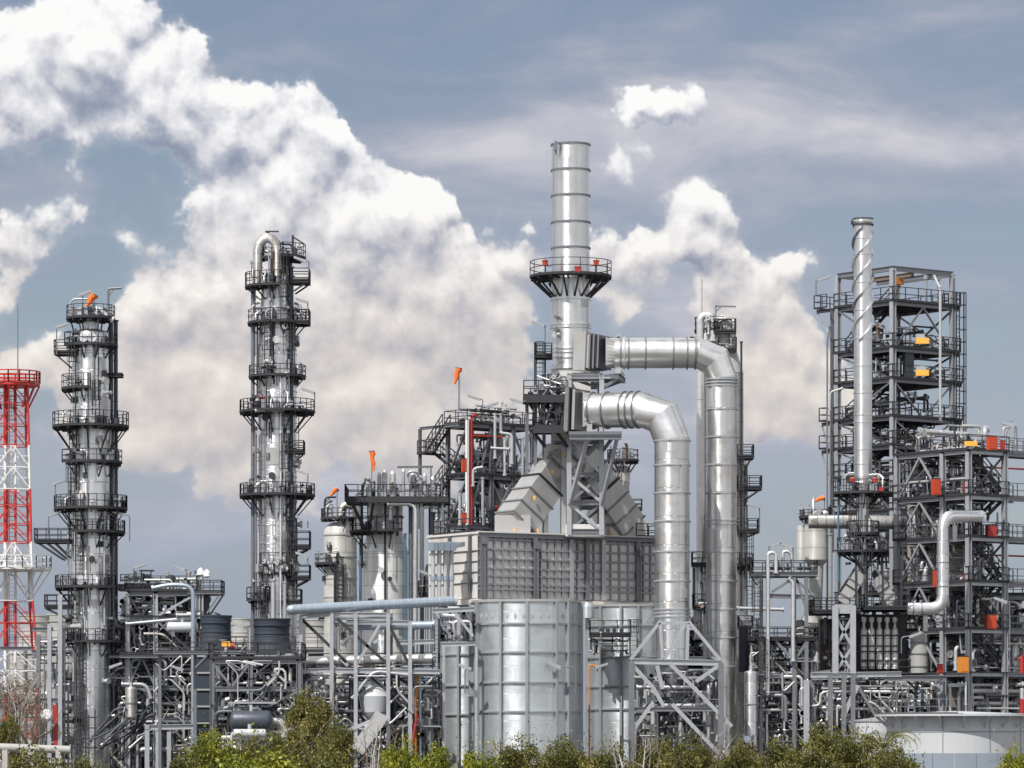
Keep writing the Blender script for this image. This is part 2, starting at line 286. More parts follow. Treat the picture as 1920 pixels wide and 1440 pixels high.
# ------------------------------------------------------------------ mesh helpers
class MB:
    def __init__(s): s.v = []; s.f = []; s.sm = []
    def add(s, vs, fs, smooth=False):
        o = len(s.v); s.v.extend(vs); s.f.extend([tuple(i+o for i in f) for f in fs]); s.sm.extend([smooth]*len(fs)); return s
    def box(s, c, d, rz=0.0):
        x, y, z = d[0]/2, d[1]/2, d[2]/2; ca, sa = math.cos(rz), math.sin(rz); vs = []
        for sz in (-z, z):
            for sx, sy in ((-x, -y), (x, -y), (x, y), (-x, y)):
                vs.append((c[0]+sx*ca-sy*sa, c[1]+sx*sa+sy*ca, c[2]+sz))
        return s.add(vs, [(3, 2, 1, 0), (4, 5, 6, 7), (0, 1, 5, 4), (1, 2, 6, 5), (2, 3, 7, 6), (3, 0, 4, 7)])
    def bar(s, a, b, w, h=None, up=None):
        """rectangular bar from a to b, w wide (sideways) and h deep (towards up)"""
        h = h or w; a = Vector(a); b = Vector(b); d = b-a
        if d.length < 1e-5: return s
        d.normalize(); u = Vector(up) if up else (Vector((0, 0, 1)) if abs(d.z) < .95 else Vector((0, 1, 0)))
        sd = d.cross(u).normalized(); u = sd.cross(d).normalized(); vs = []
        for p in (a, b):
            for x, y in ((-1, -1), (1, -1), (1, 1), (-1, 1)): vs.append(tuple(p+sd*(x*w/2)+u*(y*h/2)))
        return s.add(vs, [(0, 1, 2, 3), (7, 6, 5, 4), (1, 0, 4, 5), (2, 1, 5, 6), (3, 2, 6, 7), (0, 3, 7, 4)])
    def ibeam(s, a, b, w, h, up=None):
        a = Vector(a); b = Vector(b); d = (b-a)
        if d.length < 1e-5: return s
        d.normalize(); u = Vector(up) if up else (Vector((0, 0, 1)) if abs(d.z) < .95 else Vector((0, 1, 0)))
        sd = d.cross(u).normalized(); u2 = sd.cross(d).normalized(); t = h*.13
        s.bar(a+u2*(h/2-t/2), b+u2*(h/2-t/2), w, t, u2); s.bar(a-u2*(h/2-t/2), b-u2*(h/2-t/2), w, t, u2)
        s.bar(a, b, w*.16, h-2*t, u2); return s
    def tube(s, pts, r, n=8, caps=True, closed=False):
        pts = [Vector(p) for p in pts]; k = len(pts); rs = r if isinstance(r, (list, tuple)) else [r]*k
        o = len(s.v); N = None; vs = []
        for i, p in enumerate(pts):
            if closed: t = (pts[(i+1) % k]-pts[i-1])
            elif i == 0: t = pts[1]-pts[0]
            elif i == k-1: t = pts[-1]-pts[-2]
            else: t = (pts[i+1]-p).normalized()+(p-pts[i-1]).normalized()
            if t.length < 1e-9: t = Vector((0, 0, 1))
            t.normalize()
            if N is None: N = (Vector((0, 0, 1)) if abs(t.z) < .9 else Vector((1, 0, 0))); 
            N = (N-t*N.dot(t)).normalized(); Bn = t.cross(N)
            sc = 1.0
            if 0 < i < k-1 and not closed: sc = 1.0/max(.5, math.sqrt(max(.01, (1+(pts[i+1]-p).normalized().dot((p-pts[i-1]).normalized()))/2)))
            md = None
            if sc > 1.001:   # stretch only across the bend, so a mitred elbow keeps its bore
                md = ((pts[i+1]-p).normalized()-(p-pts[i-1]).normalized()).normalized()
            for j in range(n):
                a = 2*math.pi*j/n; q = N*math.cos(a)*rs[i]+Bn*math.sin(a)*rs[i]
                if md is not None: q = q+md*(q.dot(md)*(sc-1))
                vs.append(tuple(p+q))
        fs = []
        m = k if closed else k-1
        for i in range(m):
            for j in range(n):
                a = i*n+j; b = i*n+(j+1) % n; c = ((i+1) % k)*n+(j+1) % n; d = ((i+1) % k)*n+j
                fs.append((a, b, c, d))
        s.add(vs, fs, n > 5)
        if caps and not closed:
            s.add(vs[:n], [tuple(range(n-1, -1, -1))]); s.add(vs[-n:], [tuple(range(n))])
        return s
    def lathe(s, prof, c=(0, 0, 0), n=32, smooth_prof=False, a0=0.0, a1=2*math.pi, axis=None):
        """prof: list of (r, z). Sharp between segments unless smooth_prof"""
        full = abs(a1-a0-2*math.pi) < 1e-6; cnt = n if full else n+1
        M = None
        if axis is not None: M = Vector((0, 0, 1)).rotation_difference(Vector(axis)).to_matrix()
        def ring(r, z):
            out = []
            for j in range(cnt):
                a = a0+(a1-a0)*j/n; p = Vector((r*math.cos(a), r*math.sin(a), z))
                if M: p = M @ p
                out.append((p.x+c[0], p.y+c[1], p.z+c[2]))
            return out
        def quads(off0, off1): return [(off0+j, off0+(j+1) % cnt, off1+(j+1) % cnt, off1+j) for j in range(n)]
        if smooth_prof:
            vs = []; fs = []
            for i, (r, z) in enumerate(prof):
                vs += ring(max(r, 1e-4), z)
                if i: fs += quads((i-1)*cnt, i*cnt)
            s.add(vs, fs, True)
        else:
            for (r0, z0), (r1, z1) in zip(prof, prof[1:]):
                s.add(ring(max(r0, 1e-4), z0)+ring(max(r1, 1e-4), z1), quads(0, cnt), True)
        return s
    def ring(s, r, z, t, h=None, n=32, c=(0, 0)):
        h = h or t
        return s.lathe([(r-.02, z-h/2), (r+t, z-h/2), (r+t, z+h/2), (r-.02, z+h/2)], (c[0], c[1], 0), n)
    def sector(s, r0, r1, z0, z1, a0, a1, c=(0, 0), n=None):
        full = abs(a1-a0) >= 2*math.pi-1e-6
        n = n or max(3, int(abs(a1-a0)/(2*math.pi)*28))
        s.lathe([(r0, z0), (r1, z0), (r1, z1), (r0, z1), (r0, z0)], (c[0], c[1], 0), n, a0=a0, a1=a1)
        if not full:
            for a in (a0, a1):
                ca, sa = math.cos(a), math.sin(a)
                s.add([(c[0]+r0*ca, c[1]+r0*sa, z0), (c[0]+r1*ca, c[1]+r1*sa, z0), (c[0]+r1*ca, c[1]+r1*sa, z1), (c[0]+r0*ca, c[1]+r0*sa, z1)], [(0, 1, 2, 3)])
        return s
    def poly(s, pts): return s.add([tuple(p) for p in pts], [tuple(range(len(pts)))])
    def prism(s, pts, d):
        """closed outline pts pushed along vector d"""
        k = len(pts); d = Vector(d); vs = [tuple(p) for p in pts]+[tuple(Vector(p)+d) for p in pts]
        return s.add(vs, [tuple(range(k-1, -1, -1)), tuple(range(k, 2*k))]+[(i, (i+1) % k, (i+1) % k+k, i+k) for i in range(k)])
    def mesh(s, name):
        me = bpy.data.meshes.new(name); me.from_pydata([tuple(v) for v in s.v], [], s.f)
        me.polygons.foreach_set('use_smooth', s.sm); me.update(); return me

def tag(o, label=None, cat=None, group=None, kind=None):
    for k, v in (('label', label), ('category', cat), ('group', group), ('kind', kind)):
        if v: o[k] = v
    return o
def link(name, data, parent=None, loc=(0, 0, 0), rot=None, mname=None):
    o = bpy.data.objects.new(name, data); COL.objects.link(o); o.location = loc
    if rot: o.rotation_euler = rot
    if parent is not None: o.parent = parent
    return o
def setm(me, m):
    me.materials.append(MAT[m] if isinstance(m, str) else m); return me
def put(name, mb, m, parent=None, loc=(0, 0, 0), rot=None):
    return link(name, setm(mb.mesh(name), m), parent, loc, rot)

class T:
    """A thing: an Empty at its base; px/py helpers turn photo rows and columns into places at a stated distance."""
    def __init__(s, name, label, cat, px, D, z=0.0, rz=0.0, group=None):
        s.o = Vector(((px-960)/F*D, D, z)); s.D = D; s.rz = rz; s.px = px
        s.e = link(name, None, None, s.o, (0, 0, rz)); tag(s.e, label, cat, group)
        s.Mi = Matrix.Rotation(-rz, 3, 'Z')
    def L(s, px, py, D=None):
        D = s.D if D is None else D
        w = Vector(((px-960)/F*D, D, CZ+(HY-py)/F*D))
        return s.Mi @ (w-s.o)
    def z(s, py, D=None): return CZ+(HY-py)/F*(D or s.D)-s.o.z
    def m(s, n, D=None): return n/F*(D or s.D)          # pixels to metres
    def put(s, name, mb, m, parent=None, loc=(0, 0, 0), label=None):
        o = put(name, mb, m, parent if parent is not None else s.e, loc)
        if label: o['label'] = label
        return o
    # distance along the local x (u) or local y (v) axis, starting at local (x0,y0), to reach photo column px
    def along(s, px, axis, x0=0.0, y0=0.0):
        k = (px-960)/F; c, n = math.cos(s.rz), math.sin(s.rz)
        X0 = s.o.x+x0*c-y0*n; Y0 = s.o.y+x0*n+y0*c
        dx, dy = (c, n) if axis == 'x' else (-n, c)
        return (k*Y0-X0)/(dx-k*dy)
def rail_path(mb, pts, h=1.1, r=.035, step=1.0, mids=(.5,), toe=.13, closed=False, smooth=None):
    pts = [Vector(p) for p in pts]
    seg = list(zip(pts, pts[1:]))+([(pts[-1], pts[0])] if closed else [])
    for hh in (h,)+tuple(h*m for m in mids):
        for a, b in seg: mb.bar(a+Vector((0, 0, hh)), b+Vector((0, 0, hh)), r*1.9, r*1.9)
    if toe:
        for a, b in seg: mb.bar(a+Vector((0, 0, toe/2)), b+Vector((0, 0, toe/2)), .03, toe)
    acc = 0.0; last = None
    for a, b in seg:
        L = (b-a).length; n = max(1, round(L/step))
        if L < step*.55:
            acc += L
            if acc >= step*.8 or last is None: mb.bar(a, a+Vector((0, 0, h)), r*2, r*2); acc = 0; last = a
        else:
            for i in range(n+1):
                p = a.lerp(b, i/n); mb.bar(p, p+Vector((0, 0, h)), r*2, r*2)
            last = b; acc = 0
    mb.bar(seg[-1][1], seg[-1][1]+Vector((0, 0, h)), r*2, r*2)
    return mb
def arcpts(r, z, a0, a1, n=None, c=(0, 0)):
    n = n or max(3, int(abs(a1-a0)/(2*math.pi)*28))
    return [(c[0]+r*math.cos(a0+(a1-a0)*i/n), c[1]+r*math.sin(a0+(a1-a0)*i/n), z) for i in range(n+1)]
def ladder(mb, a, b, w=.5, cage=True, face=(0, -1, 0), r=.03, cage_r=.42):
    """vertical ladder between local points a (bottom) and b (top); the climber stands on the 'face' side"""
    a = Vector(a); b = Vector(b); f = Vector(face).normalized(); sd = f.cross(Vector((0, 0, 1))).normalized(); L = (b-a).length; d = (b-a).normalized()
    for s_ in (-1, 1): mb.bar(a+sd*s_*w/2, b+sd*s_*w/2, r*2.2, r*2.2)
    n = max(2, int(L/.32))
    for i in range(n):
        p = a+d*(L*(i+.5)/n); mb.bar(p-sd*w/2, p+sd*w/2, r*1.2, r*1.2)
    if cage and L > 2.6:
        z0 = 2.1; m = max(2, int((L-z0)/.95))
        hoops = []
        for i in range(m+1):
            c = a+d*(z0+(L-z0)*i/m); pts = []
            for k in range(7):
                t = math.pi*k/6; pts.append(c+sd*math.cos(t)*cage_r+f*(math.sin(t)*cage_r*1.7))
            mb.tube(pts, r*.9, 4, False); hoops.append(pts)
        for k in (1, 2, 3, 4, 5): mb.bar(hoops[0][k], hoops[-1][k], r*1.4, r*1.4)
    return mb
def bend(pts, rad, n=5):
    """polyline with rounded corners"""
    pts = [Vector(p) for p in pts]; out = [pts[0]]
    for a, b, c in zip(pts, pts[1:], pts[2:]):
        d1 = (a-b); d2 = (c-b); l = min(rad, d1.length*.49, d2.length*.49); p = b+d1.normalized()*l; q = b+d2.normalized()*l
        for i in range(n+1):
            t = i/n; out.append(p*(1-t)**2+b*2*t*(1-t)+q*t*t)
    out.append(pts[-1]); return out
def flanged(mb, pts, r, n=10, every=None, rad=None, fl=1.45):
    """a pipe with rounded bends, flanges at the ends and, with every, clamp rings along it"""
    P = bend(pts, rad or r*3, 5) if len(pts) > 2 else [Vector(p) for p in pts]
    mb.tube(P, r, n)
    for p, q in ((Vector(pts[0]), Vector(pts[1])), (Vector(pts[-1]), Vector(pts[-2]))):
        d = (q-p).normalized(); mb.tube([p, p+d*.12], r*fl, n)
    if every:
        for p, q in zip(pts, pts[1:]):
            p = Vector(p); q = Vector(q); L = (q-p).length; k = int(L/every)
            for i in range(1, k):
                c = p.lerp(q, i/k); d = (q-p).normalized(); mb.tube([c-d*.035, c+d*.035], r*1.12, n)
    return mb
def valve(mb, p, s=.3, d=(1, 0, 0), stem=(0, 0, 1)):
    p = Vector(p); d = Vector(d).normalized(); u = Vector(stem).normalized()
    mb.tube([p-d*s*.9, p-d*s*.8], s*.55, 8); mb.tube([p+d*s*.8, p+d*s*.9], s*.55, 8)
    mb.tube([p-d*s*.8, p, p+d*s*.8], [s*.3, s*.5, s*.3], 8); mb.tube([p, p+u*s*1.3], s*.16, 6)
    mb.tube([p+u*s*1.3, p+u*s*1.36], s*.5, 8); mb.tube([p+u*s*.4, p+u*s*.5], s*.42, 8)
    return mb
def drum(mb, a, b, r, n=24):
    a = Vector(a); b = Vector(b); L = (b-a).length; pr = [(0.001, 0)]
    for i in range(1, 6):
        t = math.pi/2*i/5; pr.append((r*math.sin(t), r*.5*(1-math.cos(t))))
    pr += [(r, L-r*.5)]
    for i in range(1, 6):
        t = math.pi/2*i/5; pr.append((r*math.cos(t), L-r*.5+r*.5*math.sin(t)))
    mb.lathe(pr, tuple(a), n, True, axis=(b-a).normalized()); return mb
# ------------------------------------------------------------------ shared builders for plant
def shell(t, prof_px, m='clad', D=None, n=40, c=(0, 0), name='shell', parent=None, dome=False):
    """vertical vessel wall: prof_px = [(radius px, row px), ...] from bottom to top"""
    pr = [(t.m(r, D), t.z(y, D)) for r, y in prof_px]; mb = MB(); mb.lathe(pr, (0, 0, 0), n)
    if dome:
        r, z = pr[-1]; h = r*dome
        mb.lathe([(r*math.cos(i*math.pi/12), z+h*math.sin(i*math.pi/12)) for i in range(7)], (0, 0, 0), n, True)
    return t.put(name, mb, m, parent, (c[0], c[1], 0))
def rings(t, ys, r_px, m='clad', th=.05, h=.10, c=(0, 0), name='flange_ring', n=40):
    me = setm(MB().ring(t.m(r_px), 0, th, h, n).mesh(name), m)
    for y in ys: link(name, me, t.e, (c[0], c[1], t.z(y)))
def platform(t, y, r_px, a0=0, a1=360, shell_px=36, rail=28, br=0.0, c=(0, 0), stuff=0, seed=0, step=1.0, m='dark_steel'):
    """ring or part-ring walkway round a column: deck > railing, bracket; angles in degrees, -90 faces the viewer"""
    z = t.z(y); R1 = t.m(r_px); R0 = t.m(shell_px)+.03; A0, A1 = R(a0), R(a1)
    mb = MB().sector(R0, R1, .05, .16, A0, A1); mb.sector(R1-.02, R1+.05, .02, .16, A0, A1)
    for k in range(max(2, int(abs(a1-a0)/24))):          # deck joists
        a = A0+(A1-A0)*(k+.5)/max(2, int(abs(a1-a0)/24)); mb.bar((R0*math.cos(a), R0*math.sin(a), -.08), (R1*math.cos(a), R1*math.sin(a), -.08), .08, .16)
    d = t.put('platform', mb, m, None, (c[0], c[1], z))
    if rail:
        pts = arcpts(R1, .16, A0, A1); rb = MB(); rail_path(rb, pts, t.m(rail)*.93, .027, step, toe=.05)
        if abs(a1-a0) < 359:
            for a in (A0, A1): rail_path(rb, [(R0*math.cos(a), R0*math.sin(a), .16), (R1*math.cos(a), R1*math.sin(a), .16)], t.m(rail)*.93, .034, step)
        put('railing', rb, 'rail_dark', d)
    if br:
        n = max(2, int(round(abs(a1-a0)/36))); bm = None
        for k in range(n):
            a = A0+(A1-A0)*(k+.5)/n
            if bm is None: bm = setm(MB().bar((R1-.1, 0, -.05), (R0, 0, -br), .085, .085).mesh('bracket'), m)
            link('bracket', bm, d, (0, 0, 0), (0, 0, a))
    if stuff:
        rg = random.Random(seed)
        for k in range(int(stuff*1.8)):
            a = R(rg.uniform(a0, a1)); rr = rg.uniform(R0+.25, max(R0+.3, R1-.25)); p = (rr*math.cos(a), rr*math.sin(a), .16); q = rg.random(); vb = MB()
            if q < .5: valve(vb, (p[0], p[1], .16+rg.uniform(.3, .9)), rg.uniform(.16, .26), (math.cos(a+1.5), math.sin(a+1.5), 0)); vb.tube([(p[0], p[1], .1), (p[0], p[1], .6)], .07, 6); put('valve', vb, rg.choice(['pipe_metal', 'equip_dark', 'galv_light']), d)
            elif q < .7:
                h = rg.uniform(.6, 1.4); vb.tube([p, (p[0], p[1], h), (p[0]*.8, p[1]*.8, h+.25), (R0*.9*math.cos(a), R0*.9*math.sin(a), h+.25)], rg.uniform(.06, .12), 7); put('nozzle_pipe', vb, rg.choice(['pipe_metal', 'galv_light', 'equip_dark']), d)
            else: vb.box((p[0], p[1], .16+.35), (.4, .35, .6), a); put('junction_box', vb, rg.choice(['galv', 'equip_dark', 'galv_light']), d)
    return d
def box_platform(t, x0, x1, y, y0, y1, rail=28, strut=None, m='dark_steel', sides='FLRB', D=None, rmat='rail_dark', parent=None):
    """rectangular walkway between photo columns x0 and x1, local depth y0..y1"""
    X0 = t.L(x0, y, D).x; X1 = t.L(x1, y, D).x; z = t.z(y, D)
    mb = MB().box(((X0+X1)/2, (y0+y1)/2, z+.05), (X1-X0, y1-y0, .1)); 
    for yy in (y0, y1): mb.ibeam((X0, yy, z-.0), (X1, yy, z-.0), .12, .18)
    for xx in (X0, X1): mb.ibeam((xx, y0+.07, z-.0), (xx, y1-.07, z-.0), .12, .16)
    d = t.put('platform', mb, m, parent); rb = MB(); h = t.m(rail)*.93
    cs = {'F': [(X0, y0), (X1, y0)], 'B': [(X0, y1), (X1, y1)], 'L': [(X0, y0), (X0, y1)], 'R': [(X1, y0), (X1, y1)]}
    for s_ in sides: rail_path(rb, [(a, b, z+.1) for a, b in cs[s_]], h, .034, 1.0)
    put('railing', rb, rmat, d)
    if strut:
        for (sx, tx, ty) in strut:      # strut from deck column sx down to (tx,ty)
            for yy in (y0+.1, y1-.1):
                put('bracket', MB().bar((t.L(sx, y, D).x, yy, z-.1), (t.L(tx, ty, D).x, yy, t.z(ty, D)), .12), m, d)
    return d
def vpipe(t, px, y0, y1, r_px, m='pipe_metal', dy=-1.0, every=2.5, name='pipe', n=10, fl=True):
    mb = MB(); D = t.D+dy; a = t.L(px, y0, D); b = t.L(px, y1, D)
    flanged(mb, [(a.x, a.y, min(a.z, b.z)), (a.x, a.y, max(a.z, b.z))], t.m(r_px), n, every)
    return t.put(name, mb, m)
def ppipe(t, pts, r_px, m='pipe_metal', n=10, every=None, name='pipe', rad=None):
    """pipe through photo points [(px, py, depth offset)]"""
    P = [t.L(p[0], p[1], t.D+(p[2] if len(p) > 2 else 0)) for p in pts]; mb = MB(); flanged(mb, P, t.m(r_px), n, every, rad)
    return t.put(name, mb, m)
def dress(t, r_px, y0, y1, n, seed, c=(0, 0)):
    """small real fittings up a column: cladding patches, standoff pipes, nozzles, name plates"""
    rg = random.Random(seed); r = t.m(r_px)
    for k in range(n):
        a = R(rg.uniform(-175, -5)); y = rg.uniform(y0, y1); q = rg.random(); ca, sa = math.cos(a), math.sin(a)
        if q < .3: h = rg.uniform(.5, 1.6); w = rg.uniform(.25, .7); t.put('cladding_patch', MB().sector(r, r+.035, t.z(y), t.z(y)+h, a, a+w, n=5), rg.choice(['clad_old', 'pipe_metal', 'clad_bright', 'duct_panel']))
        elif q < .6:
            L = rg.uniform(1.5, 7); rr = r+rg.uniform(.16, .35); z = t.z(y); mb = MB().tube([(rr*ca, rr*sa, z), (rr*ca, rr*sa, z+L)], rg.uniform(.03, .075), 6)
            for j in range(int(L/1.6)+1): mb.bar((r*ca*.98, r*sa*.98, z+.2+j*1.6), (rr*ca, rr*sa, z+.2+j*1.6), .05)
            t.put('standoff_pipe', mb, rg.choice(['galv', 'equip_dark', 'galv_light', 'pipe_dark', 'pipe_metal']))
        elif q < .85: d = rg.uniform(.10, .2); z = t.z(y); t.put('nozzle', MB().tube([(r*ca*.97, r*sa*.97, z), ((r+.4)*ca, (r+.4)*sa, z)], d, 10).tube([((r+.34)*ca, (r+.34)*sa, z), ((r+.42)*ca, (r+.42)*sa, z)], d*1.6, 10), rg.choice(['pipe_metal', 'clad_old', 'equip_dark']))
        else: z = t.z(y); t.put('junction_box', MB().box(((r+.12)*ca, (r+.12)*sa, z), (.2, .34, .42), a), rg.choice(['galv_light', 'equip_dark', 'galv']))
def vladder(t, px, y0, y1, dy=-1.9, cage=True, w=.5, face=(0, -1, 0), m='rail_dark'):
    a = t.L(px, y0, t.D+dy); b = t.L(px, y1, t.D+dy); mb = MB(); ladder(mb, (a.x, a.y, a.z), (a.x, a.y, b.z), w, cage, face)
    return t.put('ladder', mb, m)
def pbar(t, pts, w=.2, m='galv', name='brace', ib=False, h=None):
    P = [t.L(p[0], p[1], t.D+(p[2] if len(p) > 2 else 0)) for p in pts]; mb = MB()
    for a, b in zip(P, P[1:]): (mb.ibeam(a, b, w, h or w*1.3) if ib else mb.bar(a, b, w, h or w))
    return t.put(name, mb, m)

LAMPN = [0]
def lamp(px, py, hx, hy, D, where, m='lamp_white', ground=None, kind=None, ang=None):
    """strip floodlight: pole foot (px,py), head centre (hx,hy)"""
    LAMPN[0] += 1
    t = T('strip_lamp', where, 'lamp', px, D, CZ+(HY-py)/F*D, 0, 'strip floodlights on poles around the plant')
    s = 1 if hx > px else -1; top = hy+2 if hy < py else hy
    a = t.L(px, py); e = t.L(hx-s*11, top+1); b = Vector((a.x, 0, e.z-.25))
    t.put('pole', MB().tube(bend([a, b+Vector((0, 0, .2)), e], .35, 5), .045, 6), 'galv')
    h0 = t.L(hx-s*12, hy+(ang if ang is not None else 4)); h1 = t.L(hx+s*12, hy-(ang if ang is not None else 4)); mb = MB().bar(h0, h1, .30, .16)
    mb2 = MB().bar(h0+Vector((s*.05, 0, -.10)), h1+Vector((-s*.05, 0, -.10)), .24, .06)
    hd = t.put('lamp_head', mb, 'galv_light' if m == 'lamp_white' else m); put('lamp_lens', mb2, 'lamp_white', hd)
    return t
def stair(mb, a, b, w=.8, side=(0, 1, 0)):
    a = Vector(a); b = Vector(b); sd = Vector(side).normalized()*w/2; d = b-a; n = max(3, int(abs(d.z)/.22))
    for s_ in (-1, 1):
        mb.bar(a+sd*s_, b+sd*s_, .07, .26)
        up = Vector((0, 0, 1.0)); mb.bar(a+sd*s_+up, b+sd*s_+up, .07, .07); mb.bar(a+sd*s_+up*.55, b+sd*s_+up*.55, .05, .05)
        for k in range(0, 6): p = a+d*(k/5)+sd*s_; mb.bar(p, p+up, .06, .06)
    hd = Vector((d.x, d.y, 0)).normalized()*.13
    for k in range(n):
        p = a+d*((k+.5)/n); mb.add([tuple(p-sd-hd), tuple(p+sd-hd), tuple(p+sd+hd), tuple(p-sd+hd)], [(0, 1, 2, 3)])
        mb.bar(p-sd, p+sd, .22, .04)
    return mb

def steel_frame(t, xs, ys, zs, post=.34, bw=.22, bh=.34, decks=(), rails=(), braces=(), pm='galv', bm='galv', dm='dark_steel', ztop=None, zbot=0.0, railm='rail_dark', inner=True, brm=None):
    """open steel structure on a local grid; posts, beams, braces, decks and railings are each a part"""
    ztop = ztop if ztop is not None else zs[-1]
    pme = {}
    for i, x in enumerate(xs):
        for j, y in enumerate(ys):
            if not inner and 0 < i < len(xs)-1 and 0 < j < len(ys)-1: continue
            key = 'p'
            if key not in pme: pme[key] = setm(MB().ibeam((0, 0, 0), (0, 0, ztop-zbot), post, post, (1, 0, 0)).mesh('post'), pm)
            link('post', pme[key], t.e, (x, y, zbot))
    bcache = {}
    def beam(a, b):
        L = round((Vector(b)-Vector(a)).length, 3); ax = 'x' if abs(a[1]-b[1]) < 1e-6 else 'y'
        if L < .05: return
        if (L, ax) not in bcache:
            bcache[(L, ax)] = setm(MB().ibeam((post*.5, 0, 0) if ax == 'x' else (0, post*.5, 0), (L-post*.5, 0, 0) if ax == 'x' else (0, L-post*.5, 0), bw, bh).mesh('beam'), bm)
        link('beam', bcache[(L, ax)], t.e, a)
    for z in zs:
        for y in ys:
            for x0, x1 in zip(xs, xs[1:]): beam((x0, y, z-.01), (x1, y, z-.01))
        for x in xs:
            for y0, y1 in zip(ys, ys[1:]): beam((x, y0, z-.01), (x, y1, z-.01))
    for k in decks:
        z = zs[k]; mb = MB().box(((xs[0]+xs[-1])/2, (ys[0]+ys[-1])/2, z+bh/2+.035), (abs(xs[-1]-xs[0])+.5, abs(ys[-1]-ys[0])+.5, .06))
        n = int(abs(ys[-1]-ys[0])/1.2)
        for i in range(1, n): yy = ys[0]+(ys[-1]-ys[0])*i/n; mb.bar((xs[0]+.15, yy, z+.07), (xs[-1]-.15, yy, z+.07), .1, .18)
        d = t.put('deck', mb, dm)
        if k in rails:
            e = .22; c = [(xs[0]-e, ys[0]-e), (xs[-1]+e, ys[0]-e), (xs[-1]+e, ys[-1]+e), (xs[0]-e, ys[-1]+e)]; rb = MB()
            rail_path(rb, [(a, b, z+bh/2+.06) for a, b in c], 1.08, .03, 1.3, closed=True); put('railing', rb, railm, d)
    for br in braces:
        face, i, k, st = br[:4]; z0 = zs[k-1] if k > 0 else zbot; z1 = zs[k]; z0 += bh*.5; z1 -= bh*.5
        if face == 'x': p = lambda f: (xs[i]+(xs[i+1]-xs[i])*f, ys[0]-.02)
        elif face == 'X': p = lambda f: (xs[i]+(xs[i+1]-xs[i])*f, ys[-1]+.02)
        elif face == 'y': p = lambda f: (xs[0]-.02, ys[i]+(ys[i+1]-ys[i])*f)
        else: p = lambda f: (xs[-1]+.02, ys[i]+(ys[i+1]-ys[i])*f)
        A, B_, Mi = p(.03), p(.97), p(.5); segs = []
        if st in ('X', '/'): segs.append(((*A, z0), (*B_, z1)))
        if st in ('X', '\\'): segs.append(((*A, z1), (*B_, z0)))
        if st == 'A': segs += [((*A, z0), (*Mi, z1)), ((*B_, z0), (*Mi, z1))]
        if st == 'V': segs += [((*A, z1), (*Mi, z0)), ((*B_, z1), (*Mi, z0))]
        for q, (a, b) in enumerate(segs):
            a = Vector(a); b = Vector(b)
            if q == 1 and st == 'X': a += Vector((0, .12, 0)) if face in 'xX' else Vector((.12, 0, 0)); b += Vector((0, .12, 0)) if face in 'xX' else Vector((.12, 0, 0))
            t.put('brace', MB().bar(a, b, bw*.8, bw*.8), br[4] if len(br) > 4 else (brm or bm))
PIPEM = ['pipe_metal', 'pipe_metal', 'galv_light', 'pipe_dark', 'pipe_white', 'galv', 'equip_dark', 'clad_old']
def fill(t, x0, x1, y0, y1, z0, z1, n, seed, rmin=.05, rmax=.16, ms=None, valves=6, vert=.5):
    """pipe runs and valves within a local box; every run is a part of its own"""
    rg = random.Random(seed); ms = ms or PIPEM
    for k in range(n):
        r = rg.uniform(rmin, rmax)*(1.5 if rg.random() < .15 else 1); mb = MB(); q = rg.random()
        x = rg.uniform(x0, x1); y = rg.uniform(y0, y1); za = rg.uniform(z0, z1); zb = rg.uniform(z0, z1)
        if q < vert: # riser with a turn
            if abs(za-zb) < .8: zb = min(z1, za+1.5)
            za, zb = min(za, zb), max(za, zb); x2 = min(x1, max(x0, x+rg.uniform(-2, 2))); y2 = y+rg.uniform(-.6, .6)
            pts = [(x, y, max(z0, za-rg.uniform(0, 2))), (x, y, zb), (x2, y2, zb)]
            if rg.random() < .5: pts.append((x2, y2, zb-rg.uniform(.5, 2)) if zb-z0 > 2 else (x2, y2, zb+.6))
        elif q < .85: # horizontal run with a drop
            xa = rg.uniform(x0, x0+(x1-x0)*.4); xb = rg.uniform(x0+(x1-x0)*.5, x1); pts = [(xa, y, za), (xb, y, za)]
            if rg.random() < .7: pts.append((xb, y, max(z0, za-rg.uniform(.6, 3))))
            if rg.random() < .5: pts = [(xa, y, max(z0, za-rg.uniform(.4, 2.5)))]+pts
        else:
            pts = [(x, y0, za), (x, y1, za), (x, y1, max(z0, za-1.5))]
        if (Vector(pts[0])-Vector(pts[-1])).length < .3: continue
        flanged(mb, pts, r, 8, rg.choice([None, 1.5, 2.2]), r*2.6); t.put('pipe', mb, rg.choice(ms))
    for k in range(valves):
        s = rg.uniform(.16, .34); p = (rg.uniform(x0, x1), rg.uniform(y0, y1), rg.uniform(z0, z1)); mb = MB()
        valve(mb, p, s, rg.choice([(1, 0, 0), (0, 0, 1), (0, 1, 0)]), rg.choice([(0, -1, 0), (0, 0, 1)]) if rg.random() < .5 else (0, -1, .2))
        t.put('valve', mb, rg.choice(['pipe_metal', 'equip_dark', 'galv_light', 'equip_brown', 'pipe_white']))
